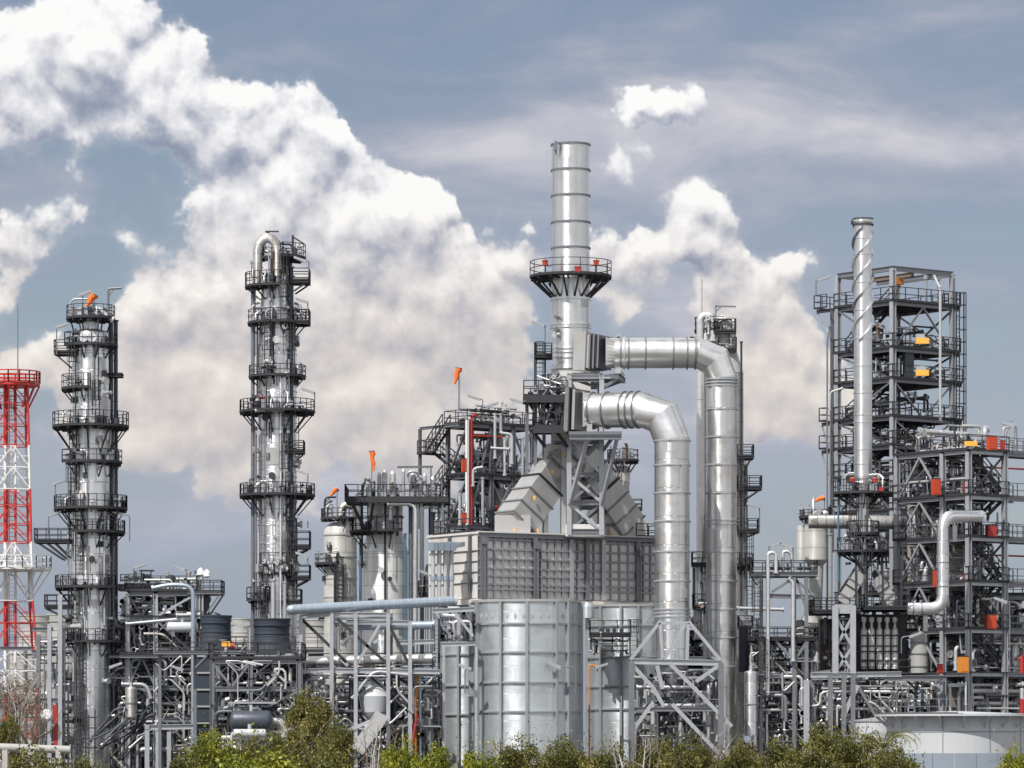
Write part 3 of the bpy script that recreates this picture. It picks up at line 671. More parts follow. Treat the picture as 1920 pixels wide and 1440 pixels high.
def tangle(t, x0, x1, y0, y1, z0, z1, n, seed, ms=('galv', 'galv_light', 'pipe_dark', 'equip_dark', 'pipe_metal', 'pipe_white', 'clad_old')):
    """fine curved lines and hoses of the lower plant, each its own part"""
    rg = random.Random(seed)
    for k in range(n):
        p = Vector((rg.uniform(x0, x1), rg.uniform(y0, y1), rg.uniform(z0, z1))); pts = [p]
        for j in range(rg.choice([2, 3, 3, 4])):
            st = rg.choice([(1, 0, 0), (-1, 0, 0), (0, 0, 1), (0, 0, -1), (.7, 0, .7), (-.7, 0, .7), (.7, 0, -.7)])
            q = pts[-1]+Vector(st)*rg.uniform(.5, 2.2); q.x = min(x1, max(x0, q.x)); q.z = min(z1, max(z0, q.z))
            if (q-pts[-1]).length > .25: pts.append(q)
        if len(pts) < 2: continue
        r = rg.uniform(.035, .10); t.put('pipe', MB().tube(bend(pts, r*5, 3) if len(pts) > 2 else pts, r, 6), rg.choice(ms))
def vessel(name, label, px, ytop, ybot, r_px, D, m='vessel_grey', dome=.5, group=None, bands=()):
    t = T(name, label, 'vessel', px, D, CZ+(HY-ybot)/F*D, 0, group)
    shell(t, [(r_px, ybot), (r_px, ytop)], m, dome=dome, n=28)
    for y in bands: rings(t, [y], r_px, 'galv')
    t.put('nozzle', MB().tube([(0, 0, t.z(ytop)+t.m(r_px)*dome-.05), (0, 0, t.z(ytop)+t.m(r_px)*dome+.35)], .14, 8), 'pipe_metal')
    return t
def hdrum(label, x0, x1, py, r_px, D, m='pipe_white', legs=True, group=None):
    t = T('horizontal_drum', label, 'drum', (x0+x1)/2, D, CZ+(HY-py-r_px*1.8)/F*D, 0, group)
    a = t.L(x0, py); b = t.L(x1, py); mb = MB(); drum(mb, a, b, t.m(r_px)); t.put('drum_shell', mb, m)
    for f in (.22, .78):
        c = a.lerp(b, f); t.put('saddle', MB().box((c.x, c.y, c.z/2-t.m(r_px)*.25), (.25, t.m(r_px)*1.3, c.z-t.m(r_px)*.5)), 'galv')
    t.put('nozzle', MB().tube([a.lerp(b, .5), a.lerp(b, .5)+Vector((0, 0, t.m(r_px)+.35))], .13, 8), 'pipe_metal')
    return t
def windsock(px, py, base_y, hx, hy, D, label, r=.32):
    t = T('windsock', label, 'windsock', px, D, CZ+(HY-base_y)/F*D, 0, 'orange windsocks on thin poles')
    a = t.L(px, base_y); b = t.L(px, py); t.put('pole', MB().tube([a, b], .035, 6), 'galv')
    c = t.L(hx, hy); d = c-b; mb = MB(); n = 12; k = 7; pts = []; rr = []
    for i in range(k):
        f = i/(k-1); pts.append(b+d*f+Vector((.05*math.sin(i*1.9), 0, -.22*f*f)) ); rr.append(r*(1-.62*f)*(1+.16*math.sin(i*2.3)))
    mb.tube(pts, rr, n, False)
    t.put('sock', mb, 'windsock_orange'); t.put('hoop', MB().tube([b-d.normalized()*.03, b+d.normalized()*.05], r*1.04, 12, False), 'galv')
    return t
def extinguisher_box(px, py, w, h, D, label, m='orange_paint'):
    t = T('equipment_cabinet', label, 'cabinet', px, D, CZ+(HY-py-h/2)/F*D, R(20), 'red and orange cabinets on the decks')
    W_, H_ = t.m(w), t.m(h); t.put('cabinet_body', MB().box((0, 0, H_/2), (W_, W_*.7, H_*.94)), m)
    t.put('cabinet_door', MB().box((0, -W_*.36, H_/2), (W_*.8, .04, H_*.78)), m); t.put('cabinet_lid', MB().box((0, 0, H_*.985), (W_*1.06, W_*.76, H_*.05)), 'equip_dark')
    return t
# ------------------------------------------------------------------ ground
def ground():
    n = 60; vs = []; fs = []
    for j in range(n+1):
        for i in range(n+1):
            x = -2500+5000*i/n; y = -300+5300*j/n
            vs.append((x, y, 0.0))
    for j in range(n):
        for i in range(n): a = j*(n+1)+i; fs.append((a, a+1, a+n+2, a+n+1))
    mb = MB(); mb.add(vs, fs); o = put('ground', mb, 'ground_soil'); o['kind'] = 'structure'
    m = MB().box((0, 320, .05), (110, 130, .1)); o = put('pavement', m, 'pavement'); o['kind'] = 'structure'
ground()

# ------------------------------------------------------------------ red and white lattice tower, far left
def lattice_tower():
    t = T('lattice_tower', 'red and white painted steel lattice tower at the far left edge', 'tower', 22, 330)
    zc = [(700, 'tower_red', 38, 36), (836, 'tower_white', 38, 40), (918, 'tower_red', 40, 43), (1017, 'tower_white', 43, 48), (1127, 'tower_red', 50, 56), (1217, 'tower_white', 56, 66), (1300, 'tower_red', 66, 76), (1400, 'tower_white', 76, 84), (1487, None, 84, 84)]
    hw = lambda y: t.m(np.interp(y, [700, 1127, 1487], [37, 50, 86]))*.72
    corners = [(-1, -1), (1, -1), (1, 1), (-1, 1)]; rz = R(12)
    def P(cx, cy, y):
        h = hw(y); x, q = cx*h, cy*h; return Vector((x*math.cos(rz)-q*math.sin(rz), x*math.sin(rz)+q*math.cos(rz), t.z(y)))
    ylev = [722, 757, 797, 836, 877, 918, 948, 983, 1017, 1070, 1127, 1168, 1217, 1258, 1300, 1350, 1400, 1460]
    def colour(y):
        for a, b in zip(zc, zc[1:]):
            if a[0] <= y < b[0]: return a[1]
        return 'tower_white'
    for y0, y1 in zip(ylev, ylev[1:]):
        m = colour((y0+y1)/2)
        for cx, cy in corners: t.put('leg', MB().tube([P(cx, cy, y0), P(cx, cy, y1)], .09, 6), m)
        for k in range(4):
            a = corners[k]; b = corners[(k+1) % 4]
            t.put('ring_beam', MB().bar(P(*a, y1), P(*b, y1), .08), m)
            mt = (P(*a, y0)+P(*b, y0))/2
            t.put('brace', MB().bar(P(*a, y1), mt, .075), m); t.put('brace', MB().bar(P(*b, y1), mt, .075), m)
            for s_, q in ((a, mt), (b, mt)):
                c = (P(*s_, y1)+q)/2; c2 = (P(*s_, y0)+P(*s_, y1))/2; t.put('strut', MB().bar(c, c2, .05), m)
    for y0, y1 in ((722, 836), (836, 918), (918, 1017), (1017, 1127), (1127, 1217), (1217, 1300), (1300, 1460)):
        m = colour((y0+y1)/2)
        for dx in (-.45, .35): t.put('riser', MB().tube([(dx, -.3, t.z(y0)), (dx, -.3, t.z(y1))], .19 if dx < 0 else .10, 8), m)
        t.put('ladder', ladder(MB(), (.0, .3, t.z(y1)), (.0, .3, t.z(y0)), .5, True), m)
    # top gallery
    z = t.z(722); r = t.m(53)
    o = t.put('gallery', MB().sector(.5, r, z-.12, z+.12, 0, 2*math.pi, n=8), 'tower_red')
    rb = MB(); rail_path(rb, arcpts(r, z+.12, 0, 2*math.pi, 16), .95, .05, .9, (.33, .66)); put('railing', rb, 'tower_red', o)
    for k in range(8):
        a = math.pi/4*k; put('gallery_strut', MB().bar((r*.98*math.cos(a), r*.98*math.sin(a), z-.1), (r*.6*math.cos(a), r*.6*math.sin(a), z-1.9), .13), 'tower_red', o)
    # white lower gallery
    z = t.z(1068); r = t.m(74)
    o = t.put('gallery', MB().sector(.5, r, z-.08, z+.08, 0, 2*math.pi, n=8), 'tower_white')
    rb = MB(); rail_path(rb, arcpts(r, z+.08, 0, 2*math.pi, 16), 1.0, .035, 1.1); put('railing', rb, 'tower_white', o)
    for k in range(8):
        a = math.pi/4*k; put('gallery_strut', MB().bar((r*.98*math.cos(a), r*.98*math.sin(a), z-.1), (r*.55*math.cos(a), r*.55*math.sin(a), z-2.2), .08), 'tower_white', o)
    t.put('antenna', MB().tube([(.5, 0, t.z(722)), (.5, 0, t.z(690)), (.5, 0, t.z(570))], [.09, .05, .03], 6), 'galv')
lattice_tower()

# ------------------------------------------------------------------ column at the left
def column_left():
    t = T('distillation_column', 'tall silver column with eight dark railed platforms, beside the red and white lattice tower', 'column', 170, 300)
    shell(t, [(37, 1487), (38, 1200), (37, 1100), (36, 1000), (36, 810), (34, 780), (34, 628)], 'clad_bright', dome=.35)
    rings(t, [665, 745, 770], 34, 'clad', .03, .07); rings(t, [845, 905, 980, 1040, 1075, 1150, 1235, 1270, 1310, 1330], 36.5, 'clad', .04, .09)
    platform(t, 600, 45, 0, 360, 6, 24, 0, stuff=9, seed=1)
    t.put('neck', MB().lathe([(.5, t.z(630)), (.5, t.z(598))], (0, 0, 0), 16), 'pipe_metal')
    for k in range(6):
        a = k*math.pi/3; t.put('bracket', MB().bar((1.5*math.cos(a), 1.5*math.sin(a), t.z(600)), (1.2*math.cos(a), 1.2*math.sin(a), t.z(628)), .1), 'dark_steel')
    ppipe(t, [(166, 602, -.6), (166, 582, -.6), (185, 576, -.6), (196, 590, -.6), (213, 600, -.6)], 5, 'pipe_metal', rad=.5)
    platform(t, 651, 50, -160, 60, 34, 24, .9, stuff=4, seed=2)
    for x in (158, 174): t.put('manway', MB().lathe([(.0, .0), (.28, .0), (.28, .5), (.34, .5), (.34, .62), (0, .62)], tuple(t.L(x, 634, 300-1.3)), 16, axis=(0, -1, 0)), 'clad_bright')
    platform(t, 732, 54, -205, -85, 34, 26, .9, stuff=3, seed=3)
    platform(t, 803, 71, -180, 180, 36, 27, 1.8, stuff=9, seed=4)
    platform(t, 870, 58, -150, 30, 36, 23, 1.0, stuff=4, seed=5)
    platform(t, 957, 68, -190, 170, 36, 25, 1.4, stuff=10, seed=6)
    platform(t, 1001, 64, -120, 60, 36, 22, 1.1, stuff=5, seed=7)
    platform(t, 1104, 66, -205, -40, 37, 22, 1.3, stuff=6, seed=8)
    platform(t, 1206, 62, -140, 40, 38, 23, 1.0, stuff=4, seed=9)
    for x in (152, 178): t.put('manway', MB().lathe([(.0, .0), (.28, .0), (.28, .5), (.36, .5), (.36, .62), (0, .62)], tuple(t.L(x, 1088, 300-1.5)), 16, axis=(0, -1, 0)), 'clad_bright')
    box_platform(t, 105, 142, 665, -1.2, .6, 24, [(108, 134, 690)]); box_platform(t, 68, 134, 1017, -1.2, .8, 24, [(74, 120, 1050), (90, 128, 1050), (105, 132, 1046)])
    box_platform(t, 87, 132, 1140, -1.2, .6, 23, [(90, 130, 1162)])
    vpipe(t, 208, 590, 1340, 4.5, 'pipe_dark', 1.0, 3.0); vpipe(t, 217, 600, 1440, 4, 'pipe_dark', 1.6, 3.0); vpipe(t, 213, 800, 1440, 2.5, 'galv', .4, 3.0)
    vpipe(t, 128, 900, 1487, 2.2, 'pipe_metal', 0, 3.0); vpipe(t, 141, 1000, 1440, 2.2, 'pipe_metal', -1.5, 3.0); vpipe(t, 196, 957, 1206, 2, 'galv_light', -1.5, 3)
    vpipe(t, 165, 700, 860, 1.6, 'galv', -1.6, 2); vpipe(t, 163, 870, 1100, 1.6, 'galv_light', -1.6, 2)
    for px, a, b, d in ((136, 651, 732, -1.1), (180, 732, 803, -1.6), (137, 803, 870, -1.3), (134, 870, 957, -1.3), (148, 957, 1104, -1.6), (140, 1104, 1206, -1.6), (150, 1206, 1440, -1.8), (209, 1060, 1206, -1.2)):
        vladder(t, px, b, a-18, d)
    box_platform(t, 200, 229, 705, -.3, .9, 1); t.put('davit', MB().tube(bend([t.L(203, 600, 300-.8), t.L(203, 541, 300-.8), t.L(228, 540, 300-.8)], .2), .09, 8), 'galv')
    t.put('davit_brace', MB().bar(t.L(204, 556, 300-.8), t.L(213, 542, 300-.8), .08), 'galv')
    for z_, a in ((738, 30), (880, 60), (1010, 40), (1160, 20)): t.put('nozzle', MB().tube([(0, 0, t.z(z_)), (1.9*math.cos(R(a)), -1.9*math.sin(R(a)), t.z(z_))], .14, 10), 'pipe_metal')
    dress(t, 36.5, 690, 1400, 74, 301)
    ppipe(t, [(120, 1487, -2), (120, 1180, -2)], 3, 'galv_light'); ppipe(t, [(112, 1487, -2.5), (112, 1175, -2.5), (150, 1175, -2)], 4.5, 'pipe_white')
column_left()

# ------------------------------------------------------------------ second column
def column_second():
    t = T('distillation_column', 'tallest silver column with a looped pipe over its top and wide double platforms', 'column', 520, 304)
    shell(t, [(38, 1487), (37, 1120), (36, 1000), (36, 640), (34, 600), (31, 560), (31, 520)], 'clad', dome=.3)
    rings(t, [580, 617, 648, 665, 735, 806, 864, 895, 985, 1020], 36, 'clad', .05, .10)
    t.put('overhead_pipe', MB().tube([t.L(483, 535, 303), t.L(483, 470, 303), t.L(486, 457, 303), t.L(493, 449, 303), t.L(502, 446, 303), t.L(511, 449, 303), t.L(518, 457, 303), t.L(520, 470, 303), t.L(520, 520, 303)], t.m(9), 14), 'clad_old')
    t.put('vent', MB().tube([t.L(502, 446, 303), t.L(502, 433, 303)], .12, 8).tube([t.L(497, 434, 303), t.L(523, 434, 303)], .06, 6), 'equip_dark')
    t.put('davit', MB().bar(t.L(549, 486, 303), t.L(549, 441, 303), .17).bar(t.L(549, 444, 303), t.L(571, 458, 303), .1), 'dark_steel')
    platform(t, 487, 53, -75, 75, 8, 25, 0, stuff=6, seed=11); vpipe(t, 536, 487, 520, 12, 'equip_dark', 1, None); vpipe(t, 510, 470, 545, 2, 'equip_brown', -1.4, None)
    platform(t, 488, 24, -200, -60, 8, 18, 0, c=(-.6, -.3), stuff=4, seed=12)
    platform(t, 541, 60, -185, -80, 31, 26, .9, stuff=6, seed=13); box_platform(t, 545, 581, 532, -1.6, .6, 24, [(576, 553, 550)])
    platform(t, 609, 55, -190, 20, 36, 24, .8, stuff=7, seed=14); box_platform(t, 552, 581, 609, -1.6, .6, 24)
    platform(t, 709, 53, -185, 10, 36, 20, .7, stuff=5, seed=15)
    platform(t, 775, 70, -190, 170, 36, 22, 1.5, stuff=10, seed=16)
    box_platform(t, 540, 571, 850, -1.6, .4, 20, [(568, 556, 862)])
    platform(t, 932, 70, -190, 170, 36, 22, 1.5, stuff=12, seed=17)
    box_platform(t, 548, 582, 1028, -1.6, .4, 30, [(578, 556, 1042)])
    platform(t, 1079, 40, -150, -20, 36, 40, .5, stuff=10, seed=18); box_platform(t, 548, 582, 1086, -1.6, .4, 24, [(578, 556, 1100)])
    platform(t, 1128, 57, -175, -110, 37, 24, .6, stuff=4, seed=19); box_platform(t, 536, 566, 1131, -1.8, .4, 24)
    vpipe(t, 474, 1200, 540, 3.6, 'galv', -.2, 3); vpipe(t, 480, 1200, 800, 2, 'galv', -.8, 3); vpipe(t, 545, 1100, 500, 5, 'pipe_dark', -1.0, 3)
    vpipe(t, 526, 1200, 700, 3, 'clad', -1.7, 3); vpipe(t, 512, 1200, 1086, 4, 'pipe_white', -2, 3); vpipe(t, 534, 1200, 1090, 3, 'galv_light', -2, 3)
    ppipe(t, [(478, 770, -2.4), (532, 770, -2.4), (536, 758, -2.4), (570, 760, -2.2)], 2.6, 'galv_light', rad=.3)
    for px, a, b, d in ((502, 609, 709, -1.7), (533, 487, 609, -1.6), (546, 620, 709, -1.2), (540, 775, 850, -1.5), (534, 830, 932, -1.6), (545, 932, 1028, -1.3), (546, 1028, 1131, -1.3), (495, 1079, 1200, -1.8)):
        vladder(t, px, b, a-16, d)
    rg = random.Random(5)
    for k in range(16): t.put('nozzle', (lambda x, y: MB().tube([t.L(x, y, 304-1.2), t.L(x, y, 304-1.75)], .13, 8))(rg.choice([495, 505, 515, 525, 540]), rg.uniform(560, 1120)), 'pipe_metal')
    for k in range(14):
        x = 497+k*3.2; t.put('valve', valve(MB(), t.L(x, rg.uniform(1045, 1075), 304-1.8), .2, (0, 0, 1), (0, -1, 0)), rg.choice(['equip_brown', 'pipe_metal', 'pipe_white', 'equip_dark']))
    dress(t, 36.5, 560, 1150, 70, 302)
    t.put('red_valve', valve(MB(), t.L(492, 746, 302), .22, (1, 0, 0), (0, 0, 1)), 'red_paint')
column_second()

# ------------------------------------------------------------------ main chimney with its furnace, ducts and support steel
RZ = R(37)
def furnace():
    t = T('furnace', 'large grey box furnace with a gridded steel wall under the main chimney', 'furnace', 897, 298, 0, R(32))
    u = t.along(1258, 'x'); v = t.along(806, 'y'); zt = t.z(1001); zb = t.z(1121)
    t.put('front_wall', MB().box((u/2, .35, (zt+zb)/2), (u, .5, zt-zb)), 'box_face')
    t.put('side_wall', MB().box((.26, v/2+.32, (zt+zb)/2), (.5, v-.56, zt-zb)), 'box_side')
    t.put('back_wall', MB().box((u/2, v, (zt+zb)/2), (u, .4, zt-zb)), 'box_face'); t.put('end_wall', MB().box((u-.2, v/2+.2, (zt+zb)/2), (.4, v-.9, zt-zb)), 'box_face')
    t.put('roof', MB().box((u/2+.1, v/2+.1, zt+.12), (u+.4, v+.5, .2)), 'box_side'); t.put('floor_slab', MB().box((u/2, v/2, zb-.25), (u+.3, v+.3, .4)), 'box_side')
    t.put('eave', MB().ibeam((-.1, -.16, zt-.05), (u, -.16, zt-.05), .3, .34), 'galv')
    rows = [1011, 1029, 1047, 1065, 1079, 1095, 1104]; posts = [897, 1000, 1068, 1098, 1128, 1193, 1245]
    for y in rows: t.put('horizontal_rib', MB().bar((.05, -.02, t.z(y)), (u, -.02, t.z(y)), .24, .13), 'box_rib')
    for p in posts:
        x = max(.16, t.along(p, 'x')); t.put('buttress', MB().ibeam((x, -.12, zb), (x, -.12, zt-.2), .34, .44, (0, 1, 0)), 'galv_light' if p in (1068, 1128) else 'galv')
    pat = []
    for a, b in zip(posts, posts[1:]):
        n = max(1, round((b-a)/14.6)); pat += [a+(b-a)*i/n for i in range(1, n)]
    rm = setm(MB().bar((0, 0, zb+.05), (0, 0, zt-.2), .12, .20, (0, 1, 0)).mesh('vertical_rib'), 'box_rib')
    for p in pat: link('vertical_rib', rm, t.e, (t.along(p, 'x'), -.03, 0))
    # wall panels between the ribs sit slightly uneven
    rg = random.Random(3); allx = sorted([.2]+[t.along(p, 'x') for p in pat+posts[1:]]); zr = [zb+.05]+[t.z(y) for y in reversed(rows)]+[zt-.25]
    pm = {}
    for xa, xb in zip(allx, allx[1:]):
        for za, zc in zip(zr, zr[1:]):
            k = (round(xb-xa, 1), round(zc-za, 1))
            if k not in pm: pm[k] = setm(MB().box((0, 0, 0), (max(.1, k[0]-.14), .05, max(.1, k[1]-.14))).mesh('wall_panel'), 'box_face')
            link('wall_panel', pm[k], t.e, ((xa+xb)/2, .075-rg.uniform(0, .03), (za+zc)/2), (rg.uniform(-.01, .01), 0, rg.uniform(-.015, .015)))
    # side wall framing
    for y in (1032, 1052, 1072, 1092): t.put('side_rib', MB().bar((-.03, .1, t.z(y)), (-.03, v, t.z(y)), .08, .07), 'rail_grey')
    for p in (884, 846): yy = t.along(p, 'y'); t.put('side_buttress', MB().ibeam((-.16, yy, zb), (-.16, yy, zt), .18, .22, (1, 0, 0)), 'galv')
    rb = MB(); rail_path(rb, [(u*.02, .1, zt+.2), (-.1, .1, zt+.2), (-.1, v*.9, zt+.2)], 1.0, .035, 1.0); t.put('roof_railing', rb, 'rail_dark')
    rb = MB(); rail_path(rb, [(u*.82, .1, zt+.2), (u, .1, zt+.2), (u, v, zt+.2)], 1.0, .035, 1.0); t.put('roof_railing', rb, 'rail_dark')
    for x in np.linspace(1.2, u-1, 4):
        for yy in (.6, v-.5): t.put('leg', MB().ibeam((x, yy, 0), (x, yy, zb-.45), .5, .5), 'galv')
    for p in (968, 1010, 1090, 1150): t.put('roof_bolt', MB().tube([(t.along(p, 'x'), .1, zt+.2), (t.along(p, 'x'), .1, zt+.55)], .09, 6), 'yellow_paint')
    for x0, x1, y in ((900, 905, 1014), (999, 1004, 1020), (1192, 1197, 1028)): x = t.along(x0, 'x'); t.put('conduit', MB().tube([(x+.15, -.5, t.z(y)), (x+.15, -.5, zb)], .05, 6).box((x+.15, -.5, t.z(y)), (.4, .3, .5)), 'galv')
    # row of louvre pipes with heads on the side wall
    for k in range(4):
        px = 812+k*11.5; D = 296.5+k*.25
        t.put('header_pipe', MB().tube([t.L(px, 1024, D), t.L(px, 1122, D)], t.m(4.2), 12), 'pipe_white')
        a = t.L(px, 1025, D-.3); t.put('header_box', MB().box((a.x, a.y, a.z), (.45, .62, .62), R(8)), 'pipe_blue')
        b = t.L(px+22, 1020, D+1.6); t.put('header_arm', MB().bar(a, b, .30, .34), 'pipe_blue')
        t.put('collar', MB().tube([t.L(px, 1080, D), t.L(px, 1089, D)], t.m(5.4), 12), 'pipe_blue')
    return t
furnace()
def chimney():
    t = T('chimney', 'main tall silver chimney with an octagonal railed platform round its middle', 'chimney', 1070, 305)
    shell(t, [(36.5, 690), (36.5, 520), (35.5, 470), (35.5, 271)], 'stack_metal', n=56)
    t.put('liner', MB().lathe([(t.m(33), t.z(300)), (t.m(33), t.z(271)), (t.m(35.6), t.z(271))], (0, 0, 0), 40), 'equip_dark')
    rings(t, [272, 320, 368, 418, 466], 35.5, 'galv', .09, .13, n=56); rings(t, [562, 610, 615, 655, 662, 672, 692], 36.5, 'stack_metal', .09, .13, n=56)
    d = platform(t, 522, 76, -180, 180, 40, 29, 0, m='dark_steel', step=1.7)
    for k in range(16):
        a = R(k*22.5+11); put('bracket', MB().bar((t.m(73)*math.cos(a), t.m(73)*math.sin(a), -.1), (t.m(37)*math.cos(a), t.m(37)*math.sin(a), -t.m(36)), .12), 'dark_steel', d)
    z = t.z(516); rg = random.Random(2)
    for x, dy, m in ((1022, -2.0, 'orange_paint'), (1083, -2.9, 'red_paint'), (1118, -1.9, 'orange_paint')):
        p = t.L(x, 494 if m != 'red_paint' else 506, 305+dy); t.put('obstruction_light', MB().box((0, 0, 0), (.42, .35, .36)).box((0, 0, .21), (.5, .42, .06)), m, None, tuple(p))
        t.put('light_pole', MB().tube([(p.x, p.y, z-.1), (p.x, p.y, p.z-.15)], .04, 6), 'rail_dark')
    t.put('lightning_rod', MB().tube([t.L(1042, 290, 303.7), t.L(1042, 264, 303.7)], .07, 6).box(tuple(t.L(1042, 275, 303.6)), (.3, .2, .5)), 'galv')
    for x, y in ((1042, 594), (1042, 618)): t.put('test_port', MB().tube([t.L(x, y, 304.2), t.L(x, y, 303.2)], .14, 8), 'galv')
    dress(t, 36.5, 560, 690, 5, 303)
    # transition below the stack and the two sloping legs
    t.put('transition', MB().lathe([(t.m(20), t.z(1003)), (t.m(20), t.z(905)), (t.m(30), t.z(870)), (t.m(30), t.z(760)), (t.m(36), t.z(700)), (t.m(36), t.z(694))], (0, 0, 0), 32), 'duct_panel')
    t.put('breeching', MB().box((0, 0, (t.z(700)+t.z(830))/2), (3.0, 3.2, t.z(700)-t.z(830))), 'box_face')
    def leg(s_, y_off, lab):
        # stepped square duct running down from the transition to the furnace roof
        a = Vector((s_*.5, y_off, t.z(852))); b = Vector((s_*t.m(104), y_off+(-2.2 if s_ < 0 else 2.4), t.z(985)))
        d = (b-a); L = d.length; dn = d.normalized(); o = t.put('sloping_duct', MB().bar(a, a+d*.45, 2.35, 2.3, (0, 0, 1)), 'duct_panel')
        for f0, f1, w in ((.47, .64, 2.6), (.66, .82, 2.6), (.84, 1.0, 2.6)):
            put('duct_section', MB().bar(a+d*f0, a+d*f1, w, w-.15, (0, 0, 1)), 'duct_panel', o)
        for f in (.02, .22, .46, .65, .83, .99):
            c = a+d*f; put('duct_flange', MB().bar(c-dn*.06, c+dn*.06, 2.8, 2.65, (0, 0, 1)), 'galv' if f != .46 else 'bellows_black', o)
        put('duct_foot', MB().box((b.x+s_*.2, b.y, (b.z+t.z(1000))/2-.1), (2.7, 2.5, b.z-t.z(1000)+1.3)), 'duct_panel', o)
        for f in (.22, .46, .83):
            for q in (-1, 1):
                c = a+d*f; put('lifting_lug', MB().box((c.x-s_*.8, c.y+q*1.35, c.z+.95), (.16, .12, .3)), 'yellow_paint', o)
    leg(-1, -.6, ''); leg(1, .8, '')
    t.put('duct_portal', MB().bar(t.L(1024, 1000, 303), t.L(1024, 838, 303), .35).bar(t.L(1057, 1000, 303), t.L(1057, 838, 303), .35).bar(t.L(1020, 838, 303), t.L(1061, 838, 303), .3), 'duct_panel')
    return t
chimney()
def support_tower():
    t = T('support_tower', 'grey braced steel tower carrying the ducts below the main chimney', 'steel tower', 1067, 300.5)
    zb, zt = t.z(1003), t.z(703); X1 = t.L(1128, 900, 300.5).x; YB = 6.0
    for x in (0, X1):
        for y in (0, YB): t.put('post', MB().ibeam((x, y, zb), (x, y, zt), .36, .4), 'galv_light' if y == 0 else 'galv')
    for y in (703, 748 if False else 712, 818, 890, 943, 996):
        for yy in (0, YB): t.put('beam', MB().ibeam((.2, yy, t.z(y)), (X1-.2, yy, t.z(y)), .26, .34), 'galv')
        for x in (0, X1): t.put('beam', MB().ibeam((x, .2, t.z(y)), (x, YB-.2, t.z(y)), .24, .3), 'galv')
    for y0, y1 in ((822, 887), (893, 940), (946, 993)):
        for yy in (-.02, YB):
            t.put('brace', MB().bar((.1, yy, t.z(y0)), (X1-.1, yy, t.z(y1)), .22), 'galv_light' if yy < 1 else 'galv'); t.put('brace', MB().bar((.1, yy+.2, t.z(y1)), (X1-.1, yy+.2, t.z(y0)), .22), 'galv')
        for x in (0, X1): t.put('brace', MB().bar((x, .1, t.z(y0)), (x, YB-.1, t.z(y1)), .18), 'galv')
    # wide base plate box on the furnace roof
    t.put('base_box', MB().box((X1/2, YB/2, zb+.35), (X1+.5, YB, .9)), 'box_face')
    # cantilever table under upper duct
    t.put('cantilever_beam', MB().ibeam((0, -.1, t.z(706)), (t.L(1160, 706).x, -.1, t.z(706)), .3, .36), 'galv_light'); t.put('cantilever_beam', MB().ibeam((0, 3.5, t.z(706)), (t.L(1172, 706).x, 3.5, t.z(706)), .3, .36), 'galv')
    t.put('cantilever_beam', MB().ibeam((t.L(1160, 706).x, -.1, t.z(706)), (t.L(1172, 706).x, 3.5, t.z(706)), .3, .4), 'galv')
    pbar(t, [(1130, 727, 0), (1160, 709, 0)], .22); pbar(t, [(1130, 728, 3.5), (1172, 712, 3.5)], .22); pbar(t, [(1072, 710, 1), (1125, 728, 1)], .22)
    # table under the lower duct
    t.put('duct_table', MB().box((t.L(1115, 817).x, -1.2, t.z(817)), (t.m(98), 3.2, .22)), 'galv'); pbar(t, [(1068, 820, -2.7), (1165, 820, -2.7)], .28, 'galv', 'beam', True); pbar(t, [(1163, 816, -2.7), (1163, 816, .4)], .26, 'galv', 'beam', True)
    pbar(t, [(1103, 816, -2.6), (1068, 945, -.3)], .26, 'galv_light'); pbar(t, [(1157, 822, -2.4), (1128, 945, -.3)], .22, 'galv_light'); pbar(t, [(1130, 846, 0), (1146, 824, -1)], .2); pbar(t, [(1128, 720, 0), (1128, 735, 0)], .3)
    # dark platforms on the left side
    for x0, x1, y, rl in ((982, 1064, 749, 32), (999, 1064, 806, 30)):
        d = box_platform(t, x0, x1, y, -1.6, 3.5, rl, None, 'dark_steel', 'FLB'); put('fascia', MB().box(((t.L(x0, y).x+t.L(x1, y).x)/2, -1.66, t.z(y)-.12), (t.L(x1, y).x-t.L(x0, y).x, .06, .5)), 'dark_steel', d)
    for x in (1001, 1016, 1046): t.put('hanger', MB().bar(t.L(x, 749, 299.2), t.L(x, 806, 299.2), .18), 'dark_steel')
    for a, b in (((1003, 757), (1040, 800)), ((1040, 757), (1003, 800)), ((1046, 757), (1062, 800))): pbar(t, [(*a, -1.4), (*b, -1.4)], .16, 'dark_steel')
    for a, b in (((1002, 812), (1022, 838)), ((1045, 812), (1064, 838)), ((990, 752), (1005, 775))): pbar(t, [(*a, -1.2), (*b, -.6)], .18, 'dark_steel')
    for x in (988, 1004, 1020): pbar(t, [(x, 752, 3.4), (x, 1000, 3.4)], .26, 'galv', 'post', True)
    vladder(t, 1012, 735, 642, 2.0); pbar(t, [(1022, 735, 2), (1022, 642, 2)], .14, 'dark_steel', 'post'); pbar(t, [(1003, 735, 2), (1003, 642, 2)], .14, 'dark_steel', 'post')
    box_platform(t, 1004, 1035, 665, 1.2, 3.2, 24, None, 'dark_steel', 'FLB')
    rg = random.Random(8)
    for k in range(22): t.put('pipe', flanged(MB(), [t.L(rg.uniform(1005, 1062), rg.uniform(700, 745), 300+rg.uniform(0, 3)), t.L(rg.uniform(1005, 1062), rg.uniform(700, 745), 300+rg.uniform(0, 3))], rg.uniform(.06, .14), 7), rg.choice(PIPEM))
    for k in range(10): t.put('valve', valve(MB(), t.L(rg.uniform(990, 1060), rg.uniform(722, 742), 299.5), .22), rg.choice(['pipe_metal', 'equip_dark', 'pipe_white']))
    for k in range(10): t.put('pipe', flanged(MB(), [t.L(rg.uniform(1005, 1060), 755, 301), t.L(rg.uniform(1005, 1060), 800, 301)], rg.uniform(.06, .12), 7), rg.choice(PIPEM))
    return t
support_tower()
